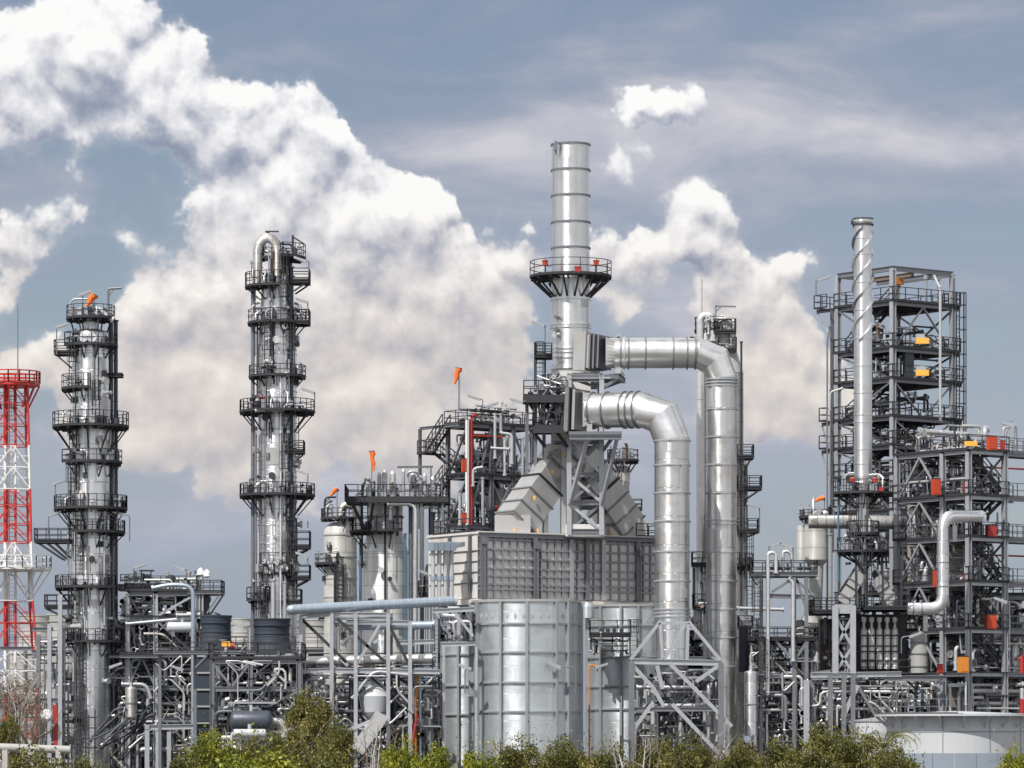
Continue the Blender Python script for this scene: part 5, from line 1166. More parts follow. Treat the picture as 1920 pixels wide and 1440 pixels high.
# ------------------------------------------------------------------ flare stack at the right, with its own small furnace
def flare_stack():
    t = T('flare_stack', 'slim silver stack with spiral strakes in front of the tall steel structure', 'stack', 1618, 300)
    shell(t, [(10, 1140), (10.5, 935), (17, 893), (17, 422), (19.5, 417), (19.5, 411)], 'stack_metal', n=36); rings(t, [411, 422], 18.5, 'equip_dark', .06, .1, n=36)
    t.put('cap_lugs', MB().box((-.75, 0, t.z(417)), (.3, .2, .3)), 'equip_dark')
    rings(t, [447, 477, 530, 582, 635, 686, 737, 778, 792, 843, 870], 17, 'stack_metal', .05, .09, n=36); rings(t, [945, 985, 1020, 1060], 10.5, 'galv', .05, .1, n=24)
    for k in range(3):       # helical strakes
        pts = []; z0, z1 = t.z(640), t.z(424); mb = MB(); n = 70; r = t.m(17); vs = []
        for i in range(n+1):
            a = k*2*math.pi/3+i/n*math.pi*2*1.75; z = z0+(z1-z0)*i/n
            for rr, dz in ((r, -.03), (r+.17, -.02), (r+.17, .02), (r, .03)): vs.append((rr*math.cos(a), rr*math.sin(a), z+dz))
        fs = []
        for i in range(n):
            for j in range(4): a0 = i*4+j; a1 = i*4+(j+1) % 4; fs.append((a0, a1, a1+4, a0+4))
        t.put('strake', MB().add(vs, fs), 'stack_metal' if k else 'galv')
    platform(t, 928, 55, -180, 180, 14, 24, 1.0, stuff=10, seed=91); platform(t, 1037, 48, -180, 180, 11, 26, .8, stuff=12, seed=92); platform(t, 1004, 30, -180, 0, 11, 24, .5, stuff=4, seed=93)
    vladder(t, 1600, 1037, 905, -1.2); vladder(t, 1628, 1140, 1030, -1.4); vpipe(t, 1572, 1090, 905, 1.8, 'blue_paint', 0, None)
    for x, m in ((1598, 'orange_paint'), (1641, 'orange_paint')): t.put('obstruction_light', MB().lathe([(0, -.2), (.2, -.15), (.22, .1), (.12, .2), (0, .22)], tuple(t.L(x, 900, 298.4)), 12), m)
    t.put('life_ring', MB().box(tuple(t.L(1652, 917, 298)), (.35, .1, .3)), 'red_paint')
    # inverted V ducts
    for x0, y0, x1, y1 in ((1614, 1075, 1578, 1130), (1640, 1085, 1672, 1128)):
        a = t.L(x0, y0, 299.5); b = t.L(x1, y1, 299.5); t.put('sloping_duct', MB().bar(a, b, .9, .9), 'duct_panel')
        for f in (.3, .5, .8): c = a.lerp(b, f); d = (b-a).normalized(); t.put('duct_flange', MB().bar(c-d*.05, c+d*.05, 1.1, 1.1), 'bellows_black' if f == .5 else 'galv')
    box_platform(t, 1522, 1610, 1150, -2.4, 3, 26); box_platform(t, 1615, 1702, 1143, -2.4, 3, 26)
    for x in (1605, 1625, 1655, 1690): pbar(t, [(x, 1040, -1.0), (x, 1142, -1.0)], .14, 'dark_steel', 'post')
    for a, b in (((1600, 1040), (1620, 1075)), ((1635, 1040), (1622, 1075))): pbar(t, [(*a, -1.5), (*b, -1)], .16, 'dark_steel')
flare_stack()
def tube_furnace():
    t = T('tube_furnace', 'small furnace with a row of white banded tubes below the slim flare stack', 'furnace', 1645, 301)
    t.put('furnace_body', MB().box((0, 1.6, (t.z(1152)+t.z(1262))/2), (t.m(112), 3, t.z(1152)-t.z(1262))), 'equip_dark')
    for k in range(5):
        x = t.L(1618+k*14.5, 1200).x; t.put('tube', MB().lathe([(.0, t.z(1256)), (t.m(6), t.z(1254)), (t.m(6), t.z(1182)), (t.m(2.5), t.z(1176)), (t.m(2.5), t.z(1168)), (t.m(5), t.z(1166)), (t.m(5), t.z(1158)), (0, t.z(1157))], (x, -.75, 0), 16), 'clad_white')
    for y in (1192, 1212, 1222, 1240): t.put('tube_band', MB().bar((t.L(1608, y).x, -1.02, t.z(y)), (t.L(1686, y).x, -1.02, t.z(y)), .1, .10), 'equip_dark')
    t.put('side_panel', MB().box((t.L(1560, 1200).x, 1.6, (t.z(1160)+t.z(1262))/2), (t.m(42), 2, t.z(1160)-t.z(1262))), 'equip_brown')
    t.put('base', MB().box((0, 1.4, t.z(1262)/2), (t.m(90), 3, t.z(1262)-.1)), 'equip_dark')
    rb = MB(); rail_path(rb, [(t.L(1545, 1262).x, -1.2, t.z(1264)), (t.L(1740, 1262).x, -1.2, t.z(1264))], 1.05, .03, .8); t.put('railing', rb, 'rail_dark')
    fill(t, t.L(1545, 1262).x, t.L(1600, 1262).x, -.8, .4, t.z(1260), t.z(1160), 16, 98, .06, .14, valves=10)
tube_furnace()
def portal():
    t = T('portal_frame', 'grey steel portal with cross braces and a plated head, left of the white tubes', 'steel frame', 1582, 297)
    t.put('head_plate', MB().box((0, .3, t.z(1142)), (t.m(34), .8, t.m(17))), 'galv_light')
    for x in (1566, 1599): pbar(t, [(x, 1136), (x, 1263)], .42, 'galv_light', 'post', True)
    for a, b in (((1568, 1158), (1597, 1212)), ((1597, 1158), (1568, 1212)), ((1568, 1214), (1597, 1258)), ((1597, 1214), (1568, 1258))): pbar(t, [(*a, .1), (*b, .1)], .2, 'galv_light')
    for x in (1557, 1582, 1599): pbar(t, [(x, 1264), (x, 1487)], .34, 'galv', 'post', True)
    pbar(t, [(1520, 1266), (1690, 1264)], .36, 'galv_light', 'beam', True, .4); pbar(t, [(1662, 1272), (1775, 1272)], .34, 'galv', 'beam', True); pbar(t, [(1512, 1275), (1512, 1487)], .4, 'galv_light', 'post', True); pbar(t, [(1522, 1275, .4), (1522, 1487, .4)], .3, 'galv', 'post', True)
    pbar(t, [(1557, 1258), (1525, 1262)], .2); pbar(t, [(1608, 1285), (1580, 1345)], .34, 'galv_light'); pbar(t, [(1608, 1285), (1640, 1340)], .2)
    fill(t, t.L(1515, 1300).x, t.L(1765, 1300).x, .5, 5, t.z(1420), t.z(1272), 110, 99, .05, .16, valves=46)
    tangle(t, t.L(1515, 1300).x, t.L(1765, 1300).x, -.2, 5, t.z(1420), t.z(1272), 130, 524)
portal()

# ------------------------------------------------------------------ nearer structure at the right edge
def right_structure():
    t = T('process_structure', 'nearer open steel structure with black stairs at the right edge of the plant', 'steel structure', 1816, 296, 0, RZ)
    u = t.along(1884, 'x'); v = t.along(1682, 'y'); vm = t.along(1768, 'y')
    zs = [t.z(y) for y in (1264, 1183, 1094, 1010, 932, 847)]
    br = [('y', 1, k, 'A', 'galv_light') for k in (1, 2, 3, 4, 5)]+[('x', 0, k, '/' if k % 2 else '\\', 'dark_steel') for k in (2, 3, 5)]+[('X', 0, k, 'X') for k in (1, 2, 3, 4, 5)]
    steel_frame(t, [0, u], [0, vm, v], zs, .36, .16, .26, range(6), range(1, 6), br, 'galv_light', 'galv_light')
    for i, (z0, z1) in enumerate(zip(zs, zs[1:])):
        xa, xb = (.3, u+.6) if i % 2 else (u+.6, .3)
        t.put('stair_flight', stair(MB(), (xa, .9, z0+.25), (xb, .9, z1+.25), .9, (0, 1, 0)), 'dark_steel')
    for k in (0, 1, 2, 3, 4, 5):       # walkway running off to the right
        zz = zs[k]; x1 = u+ (6.5 if k in (3, 5, 0, 1) else 2.2)
        d = t.put('walkway', MB().box(((u+x1)/2+.3, .9, zz+.12), (x1-u, 1.5, .1)).ibeam((u+.3, .1, zz), (x1+.3, .1, zz), .14, .3).ibeam((u+.3, 1.7, zz), (x1+.3, 1.7, zz), .14, .3), 'galv'); rb = MB()
        for yy in (.1, 1.7): rail_path(rb, [(u+.3, yy, zz+.17), (x1+.3, yy, zz+.17)], 1.05, .03, 1.1)
        put('railing', rb, 'rail_grey', d)
    for y in (868, 921, 1035): t.put('fire_main', MB().tube([(u, 2.5, t.z(y)), (u+9, 2.2, t.z(y))], .07, 8), 'red_paint')
    t.put('corner_post', MB().ibeam((u+.05, v*.5, 0), (u+.05, v*.5, zs[5]), .5, .5), 'pipe_dark')
    for k, (z0, z1) in enumerate(zip(zs, zs[1:])): (fill(t, .5, u-.2, .5, v-.4, z0+.3, z1-.4, 26, 110+k, .05, .16, valves=16), tangle(t, .3, u, .2, v-.3, z0+.3, z1-.3, 22, 510+k))
    fill(t, .2, u+3, .4, v-.4, zs[5]+.2, zs[5]+2.3, 18, 117, .05, .16, valves=12); fill(t, -.5, u+6, -.5, 3, 3.0, zs[0]-.3, 60, 118, .05, .18, valves=30)
    fill(t, .2, u+5, .4, v-.4, zs[0]+.2, zs[1]-.3, 30, 119, .06, .18, valves=20)
right_structure()
for px, y1, y0, r, D, lab, m in ((1790, 960, 1262, 19, 301, 'tall brown-grey clad vessel standing inside the right structure', 'vessel_grey'), (1836, 1080, 1180, 10, 304, 'short blue-grey upright drum behind the right structure stairs', 'pipe_dark'), (1712, 940, 1180, 11, 310, 'slender brown-grey vessel left inside the right structure', 'vessel_grey'),
    (1785, 1195, 1262, 20, 301, 'stout brown vessel on the lowest deck, behind the orange cabinet', 'vessel_grey'), (1700, 870, 925, 8, 303, 'small grey upright drum on the top left deck of the right structure', 'pipe_metal'), (1724, 1190, 1262, 17, 300, 'pale blue louvred vessel beside the white tubes', 'fan_light')):
    vessel('upright_vessel', lab, px, y1, y0, r, D, m, .4, bands=(y1+15, (y0+y1)/2, y0-12))
def big_pipe():
    t = T('large_pipe', 'fat silver pipe bending down in front of the right structure and back left', 'pipe', 1768, 292)
    flm = MB(); P = bend([t.L(1838, 968, 293.5), t.L(1768, 968), t.L(1768, 1141), t.L(1702, 1141)], 1.0, 8); flm.tube(P, t.m(11.5), 24)
    t.put('pipe_run', flm, 'clad')
    for y in (1055, 1100): c = t.L(1768, y); t.put('pipe_band', MB().tube([c-Vector((0, 0, .04)), c+Vector((0, 0, .04))], t.m(12.2), 24), 'galv')
    for x in (1712, 1728): c = t.L(x, 1141); t.put('pipe_band', MB().tube([c-Vector((.04, 0, 0)), c+Vector((.04, 0, 0))], t.m(12.2), 24), 'galv')
    for x, y in ((1790, 985), (1735, 1153)): c = t.L(x, y); t.put('pipe_support', MB().bar(c, c+Vector((0, 0, -1.2)), .3), 'galv')
    t.put('pipe_stub', MB().tube([t.L(1838, 968, 293.4), t.L(1838, 968, 297)], t.m(11.5), 24), 'clad')
big_pipe()
def cross_pipe():
    t = T('large_pipe', 'fat grey horizontal pipe crossing from the pale silo behind the flare stack', 'pipe', 1600, 306)
    t.put('pipe_run', MB().tube([t.L(1516, 978), t.L(1735, 980)], t.m(13), 24), 'clad_old')
    for x in range(1532, 1730, 16): c = t.L(x, 978); t.put('pipe_band', MB().tube([c-Vector((.03, 0, 0)), c+Vector((.03, 0, 0))], t.m(13.4), 24), 'galv')
cross_pipe()
def silo():
    t = T('silo', 'pale weathered silo narrowing downwards, left of the tall right structure', 'silo', 1530, 312)
    shell(t, [(12, 1175), (12, 1120), (14, 1060), (22, 1050), (22, 966)], 'pale_shell'); shell(t, [(9, 1050), (9, 985)], 'pale_shell', c=(-1.1, .5), name='side_bin'); shell(t, [(13, 1487), (13, 1175)], 'pale_shell', name='skirt')
    platform(t, 972, 31, -200, 20, 22, 12, .4, stuff=5, seed=120); vpipe(t, 1516, 975, 944, 2, 'pipe_white', 0, None)
    for x in (1527, 1547): t.put('vent_ball', MB().lathe([(0, -.3), (.25, -.2), (.32, 0), (.25, .2), (0, .3)], tuple(t.L(x, 963, 311)), 12, True), 'pipe_metal')
    t.put('cone_roof', MB().lathe([(t.m(20), 0), (.3, .9)], tuple(t.L(1518, 1168, 309)), 16), 'fan_light'); vpipe(t, 1557, 1190, 1000, 4, 'galv_light', -.5, 2)
silo()

# ------------------------------------------------------------------ platform with goose-neck pipes
def gooseneck_unit():
    t = T('pipe_platform', 'two-level black platform with silver goose-neck pipes, right of the flue ducts', 'platform', 1465, 300)
    box_platform(t, 1408, 1529, 1080, -1.8, 1.5, 26, [(1412, 1422, 1096)], 'galv', 'FLRB'); box_platform(t, 1404, 1530, 1200, -1.8, 1.8, 22, None, 'dark_steel', 'FLRB')
    for x in (1427, 1489, 1512): 
        for dy in (-1.6, 1.4): pbar(t, [(x, 1082, dy), (x, 1487, dy)], .28, 'galv', 'post', True)
    pbar(t, [(1440, 1117, -1.6), (1528, 1120, -1.6)], .26, 'galv', 'beam', True)
    for a, b in (((1448, 1110), (1488, 1084)), ((1490, 1086), (1528, 1118)), ((1492, 1084), (1512, 1140)), ((1455, 1202), (1480, 1230)), ((1512, 1204), (1485, 1245))): pbar(t, [(*a, -1.6), (*b, -1.6)], .2)
    ppipe(t, [(1440, 1300, -2), (1440, 1036, -2), (1455, 1036, -2), (1455, 1075, -2)], 3.6, 'pipe_metal', 12, 3, rad=.5); ppipe(t, [(1468, 1080, -1), (1468, 1032, -1), (1484, 1036, -1), (1486, 1080, -1)], 3.2, 'pipe_metal', 12, rad=.5)
    ppipe(t, [(1440, 1082, -1), (1440, 1200, -1)], 3.8, 'galv_light', 12, 2); ppipe(t, [(1487, 1240, -2), (1487, 1092, -2), (1478, 1084, -2)], 4, 'pipe_metal', 12, 2.5)
    vladder(t, 1420, 1200, 1080, -2.0); vladder(t, 1430, 1330, 1200, -2.0)
    for x in (1450, 1462, 1476, 1500, 1515): t.put('valve', valve(MB(), t.L(x, 1066, 298.4), .26, (1, 0, 0), (0, 0, 1)), 'equip_dark')
    fill(t, t.L(1410, 1300).x, t.L(1528, 1300).x, -1.6, 1.6, t.z(1400), t.z(1206), 90, 125, .05, .16, valves=36)
    tangle(t, t.L(1405, 1300).x, t.L(1530, 1300).x, -1.8, 1.6, t.z(1400), t.z(1206), 90, 525)
    t.put('cone_hood', MB().lathe([(t.m(26), 0), (.25, 1.1)], tuple(t.L(1500, 1190, 301)), 16), 'fan_light')
gooseneck_unit()
vessel('upright_vessel', 'blue-grey upright drum low between the flue duct and the goose-neck platform', 1442, 1345, 1440, 17, 306, 'tank_wall', .15)
vessel('upright_vessel', 'narrow pale upright drum right beside the low blue-grey drum', 1474, 1340, 1440, 9, 305, 'tank_wall_light', .2)
vessel('upright_vessel', 'dark blue-grey tower vessel just right of the further flue duct', 1396, 1175, 1260, 11, 306, 'pipe_dark', .3)

# ------------------------------------------------------------------ storage tank, bottom right
def storage_tank():
    t = T('storage_tank', 'large low round storage tank at the bottom right corner', 'tank', 1792, 268)
    r = t.m(128); zt = t.z(1340)
    t.put('tank_wall', MB().lathe([(r, .1), (r, zt)], (0, 0, 0), 96), 'tank_wall_light'); t.put('tank_roof', MB().lathe([(r+.1, zt-.05), (r+.1, zt+.06), (0, zt+.25)], (0, 0, 0), 96), 'tank_wall_light')
    t.put('wind_girder', MB().sector(r, r+.85, zt-.12, zt, 0, 2*math.pi, n=96), 'tank_wall_light')
    for a in range(0, 360, 18): t.put('girder_bracket', MB().bar(((r+.8)*math.cos(R(a)), (r+.8)*math.sin(R(a)), zt-.12), (r*math.cos(R(a)), r*math.sin(R(a)), zt-.85), .1), 'tank_wall_light')
    for k, z0 in enumerate((zt-1.15,)): t.put('course_seam', MB().ring(r, z0, .03, .07, 96), 'tank_wall')
    for k in range(9): a = R(k*40+13); t.put('wall_seam', MB().bar(((r+.015)*math.cos(a), (r+.015)*math.sin(a), .1), ((r+.015)*math.cos(a), (r+.015)*math.sin(a), zt-.13), .06, .03, (math.cos(a), math.sin(a), 0)), 'tank_wall')
    rb = MB(); rail_path(rb, arcpts(r+.8, zt, R(-175), R(-95), 20), 1.0, .03, 1.4); t.put('railing', rb, 'rail_grey')
storage_tank()
def storage_tank_b():
    t = T('storage_tank', 'smaller white storage tank partly hidden by the palm, left of the large low one', 'tank', 1650, 274)
    r = t.m(48); zt = t.z(1352); t.put('tank_wall', MB().lathe([(r, .1), (r, zt)], (0, 0, 0), 64), 'tank_wall_light'); t.put('tank_roof', MB().lathe([(r+.08, zt-.04), (r+.08, zt+.06), (0, zt+.3)], (0, 0, 0), 64), 'duct_panel')
storage_tank_b()
def bund():
    t = T('bund_wall', 'blue-grey curved containment wall in front of the large storage tank', 'wall', 1792, 255)
    n = 9
    for k in range(n):
        a0 = -math.pi*.85+k*math.pi*.7/n; a1 = a0+math.pi*.7/n-.004; rr = 5.4
        t.put('wall_panel', MB().sector(rr, rr+.2, .1, t.z(1412), a0, a1, n=6), 'tank_wall')
bund()
for px, py, w, h, D, lab, m in ((1860, 831, 17, 27, 293, 'red cabinet on the top deck of the right structure, against the sky', 'orange_paint'), (1880, 835, 8, 18, 293, 'slim red cabinet just right of the big red one on the top deck', 'red_paint'),
    (1755, 913, 15, 32, 297.5, 'tall red cabinet on the second deck behind a pale brace', 'orange_paint'), (1811, 914, 8, 22, 297, 'slim red cabinet behind the pale corner post, second deck', 'red_paint'), (1756, 1085, 12, 34, 297.5, 'red cabinet half hidden by the fat silver pipe', 'orange_paint'),
    (1812, 1085, 8, 20, 297, 'slim red cabinet behind the corner post, fourth deck', 'red_paint'), (1858, 996, 18, 22, 297, 'dark red cabinet behind the stairs, third deck', 'red_paint'),
    (1857, 1166, 20, 28, 297, 'bright red slatted cabinet behind the stairs, fifth deck', 'orange_paint'),
    (1806, 1246, 18, 32, 294, 'big orange cabinet on the lowest deck beside the pale corner post', 'rust_orange'), (1763, 1254, 10, 18, 294, 'small red cabinet on the lowest deck left of the thick post', 'red_paint')):
    extinguisher_box(px, py, w, h, D, lab, m)
tk = T('valve_actuator', 'tan yellow actuator with black ends on the top deck of the right structure', 'actuator', 1820, 294, CZ+(HY-841)/F*294)
tk.put('actuator_body', MB().box((0, 0, .35), (.95, .4, .35)), 'yellow_paint'); tk.put('end_cap', MB().tube([(-.5, 0, .4), (-.85, 0, .6)], .12, 8), 'equip_dark'); tk.put('end_cap', MB().tube([(.5, 0, .35), (.75, 0, .4)], .14, 8), 'equip_dark'); tk.put('stand', MB().box((0, 0, .1), (.3, .3, .25)), 'galv')
fh = T('fire_hydrant_post', 'red and silver hydrant riser at the far right edge above the tank', 'hydrant', 1916, 286)
fh.put('riser', MB().tube([(0, 0, 0), (0, 0, fh.z(1290))], .14, 10), 'pipe_metal'); fh.put('riser_sleeve', MB().tube([(0, 0, fh.z(1350)), (0, 0, fh.z(1310))], .17, 10), 'red_paint'); fh.put('valve_head', valve(MB(), (0, 0, fh.z(1235)), .28, (1, 0, 0), (0, 0, 1)), 'red_paint')
fh.put('riser_top', MB().tube([(0, 0, fh.z(1262)), (0, 0, fh.z(1232))], .16, 10), 'red_paint')

# ------------------------------------------------------------------ pipe bridge and silver header pipe
def pipe_bridge():
    t = T('pipe_bridge', 'grey steel pipe bridge with dark diagonals, left of the big ribbed tank', 'pipe bridge', 667, 284)
    m = 'galv_light'
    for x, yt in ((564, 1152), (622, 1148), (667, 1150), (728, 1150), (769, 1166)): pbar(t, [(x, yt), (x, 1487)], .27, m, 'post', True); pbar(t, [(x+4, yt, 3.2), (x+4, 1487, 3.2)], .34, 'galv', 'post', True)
    for x, y in ((564, 1257), (667, 1257), (769, 1257), (622, 1158), (728, 1160)): pbar(t, [(x, y), (x+4, y, 3.2)], .22, 'galv', 'beam')
    for a, b in (((560, 1156), (622, 1151)), ((622, 1163), (728, 1160)), ((650, 1166), (769, 1168)), ((622, 1152), (725, 1153)), ((490, 1262), (622, 1256)), ((622, 1257), (825, 1260)), ((667, 1283), (695, 1283)), ((500, 1270), (560, 1262)), ((745, 1205), (815, 1203))): pbar(t, [(*a, .1), (*b, .1)], .24, m, 'beam', True, .34)
    for a, b, mm in (((567, 1162), (650, 1242), 'dark_steel'), ((632, 1160), (732, 1250), 'dark_steel'), ((713, 1170), (670, 1244), m), ((730, 1172), (766, 1244), 'dark_steel'), ((640, 1236), (652, 1248), m), ((700, 1205), (710, 1200), m)): pbar(t, [(*a, .05), (*b, .05)], .22, mm)
    ppipe(t, [(575, 1240, 1.5), (815, 1235, 1.5)], 9.5, 'pipe_metal', 16, 2.0); ppipe(t, [(667, 1174, 1.6), (815, 1172, 1.6)], 8, 'pipe_blue', 16, 1.2); ppipe(t, [(633, 1222, .6), (633, 1173, .6), (665, 1171, .6)], 5, 'pipe_metal', 14, rad=.7)
    ppipe(t, [(640, 1210, 1), (650, 1197, 1), (665, 1195, 1)], 3, 'pipe_metal', 12, rad=.4); ppipe(t, [(500, 1246, 2.5), (565, 1246, 2.5)], 5, 'pipe_dark', 12); ppipe(t, [(670, 1268, .6), (700, 1262, .6), (820, 1263, .6)], 3, 'galv', 12, rad=.4)
    ppipe(t, [(660, 1310, 0), (700, 1258, 0), (770, 1266, 0)], 3, 'galv_light', 12, rad=.6)
    rb = MB(); rail_path(rb, [t.L(575, 1252, 285.8), t.L(815, 1250, 285.8)], 1.0, .03, 1.0); t.put('railing', rb, 'rail_dark')
    for k in range(26): x = 580+k*9.2; t.put('valve', valve(MB(), t.L(x, 1250, 285.2), .17, (1, 0, 0), (0, 0, 1)), random.Random(k).choice(['equip_dark', 'equip_brown', 'pipe_white']))
    fill(t, t.L(570, 1300).x, t.L(830, 1300).x, .6, 8, 1.5, t.z(1268), 120, 130, .05, .18, valves=50)
    tangle(t, t.L(570, 1300).x, t.L(830, 1300).x, -.4, 6, 1.5, t.z(1262), 130, 523)
    t.put('hopper', MB().lathe([(.5, t.z(1350)), (t.m(25), t.z(1335)), (t.m(31), t.z(1305)), (t.m(8), t.z(1272))], tuple(Vector((t.L(702, 1300).x, 1.2, 0))), 20), 'tank_wall_light')
    t.put('chute', MB().bar(t.L(716, 1340, 283.5), t.L(668, 1408, 283.2), 1.2, .9), 'pipe_metal'); t.put('chute', MB().bar(t.L(640, 1375, 284), t.L(712, 1345, 284), .6, .25), 'galv_light')
    for x in (772, 780, 788): ppipe(t, [(x, 1487, 1), (x, 1265, 1)], 2.2, 'pipe_white' if x != 780 else 'rust_orange', 10, 1.5)
    ppipe(t, [(773, 1395, -1), (782, 1340, -1)], 2.2, 'red_paint')
pipe_bridge()
def header_pipe():
    t = T('header_pipe', 'long blue-silver banded pipe lying on the pipe bridge, left of the furnace', 'pipe', 700, 283)
    a = t.L(546, 1143); b = t.L(851, 1127, 287); mb = MB(); t.put('pipe_run', MB().tube([a, b], t.m(9.2), 24), 'pipe_blue')
    for k in range(1, 21): c = a.lerp(b, k/21); d = (b-a).normalized(); t.put('pipe_band', MB().tube([c-d*.03, c+d*.03], t.m(9.5), 24), 'tank_pale')
    d = (b-a).normalized(); t.put('end_cap', MB().lathe([(t.m(10.5), -.05), (t.m(10.5), .12), (t.m(8.5), .16), (0, .28)], tuple(b), 24, axis=d), 'pipe_white'); t.put('end_cap', MB().lathe([(t.m(9.2), 0), (t.m(7), .25), (0, .36)], tuple(a), 24, True, axis=-d), 'pipe_blue')
header_pipe()
def tank_frame():
    t = T('steel_frame', 'light steel frame with a diagonal brace in front of the half hidden ribbed tank', 'steel frame', 850, 285)
    for x, y0 in ((823, 1160), (832, 1212), (893, 1212)): pbar(t, [(x, y0), (x, 1487)], .16 if x < 830 else .20, 'galv_light' if x > 830 else 'dark_steel', 'post', True)
    pbar(t, [(810, 1146), (890, 1142)], .26, 'galv_light', 'beam', True); pbar(t, [(828, 1209), (893, 1207)], .22, 'galv_light', 'beam', True); pbar(t, [(850, 1146), (887, 1193)], .2, 'galv_light'); pbar(t, [(812, 1150), (843, 1190)], .18, 'galv')
    vladder(t, 818, 1440, 1170, 0, False);
    fill(t, t.L(826, 1300).x, t.L(890, 1300).x, 1.5, 4, t.z(1200), t.z(1135), 20, 140, .06, .16, valves=12)
tank_frame()

# ------------------------------------------------------------------ cooling towers with fan stacks
def cooling_tower(label, px0, px1, D, ytop, stacks, m, bm):
    t = T('cooling_tower', label, 'cooling tower', (px0+px1)/2, D)
    W_ = t.m(px1-px0); t.put('tower_body', MB().box((0, 3, t.z(ytop)/2), (W_, 10, t.z(ytop)-.1)), bm)
    n = 9
    for k in range(n): t.put('louvre', MB().box((0, -2.06, t.z(ytop)*(k+.7)/n), (W_*.985, .12, .12)), 'fan_light')
    for k in range(max(3, int(W_/3))): t.put('column', MB().bar((-W_/2+W_*(k+.5)/max(3, int(W_/3)), -2.15, .1), (-W_/2+W_*(k+.5)/max(3, int(W_/3)), -2.15, t.z(ytop)), .2), 'galv')
    rb = MB(); rail_path(rb, [(-W_/2, -1.9, t.z(ytop)), (W_/2, -1.9, t.z(ytop))], 1.05, .03, 1.4); t.put('railing', rb, 'rail_dark')
    for x, y0, r in stacks:
        a = t.L(x, y0); rr = t.m(r); h = t.z(y0)-t.z(ytop)
        s_ = t.put('fan_stack', MB().lathe([(rr*1.10, 0), (rr*.97, h*.35), (rr*.93, h*.6), (rr, h), (rr*.93, h), (rr*.85, h*.5)], (0, 0, 0), 32), m, None, (a.x, 2.5, t.z(ytop)))
        for f in (.3, .55, .8, .98): put('stack_band', MB().ring(rr*(1.0 if f != .55 else .95), h*f, .04, .1, 32), m, s_)
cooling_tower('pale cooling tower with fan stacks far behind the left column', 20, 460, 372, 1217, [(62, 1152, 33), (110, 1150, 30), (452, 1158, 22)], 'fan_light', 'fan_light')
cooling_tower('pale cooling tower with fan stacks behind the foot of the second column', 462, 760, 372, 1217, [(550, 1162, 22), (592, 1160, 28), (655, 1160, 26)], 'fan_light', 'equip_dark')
cooling_tower('dark cooling tower with two near black fan stacks in front of the second column', 372, 556, 291, 1222, [(400, 1152, 30), (506, 1158, 35)], 'fan_dark', 'fan_dark')

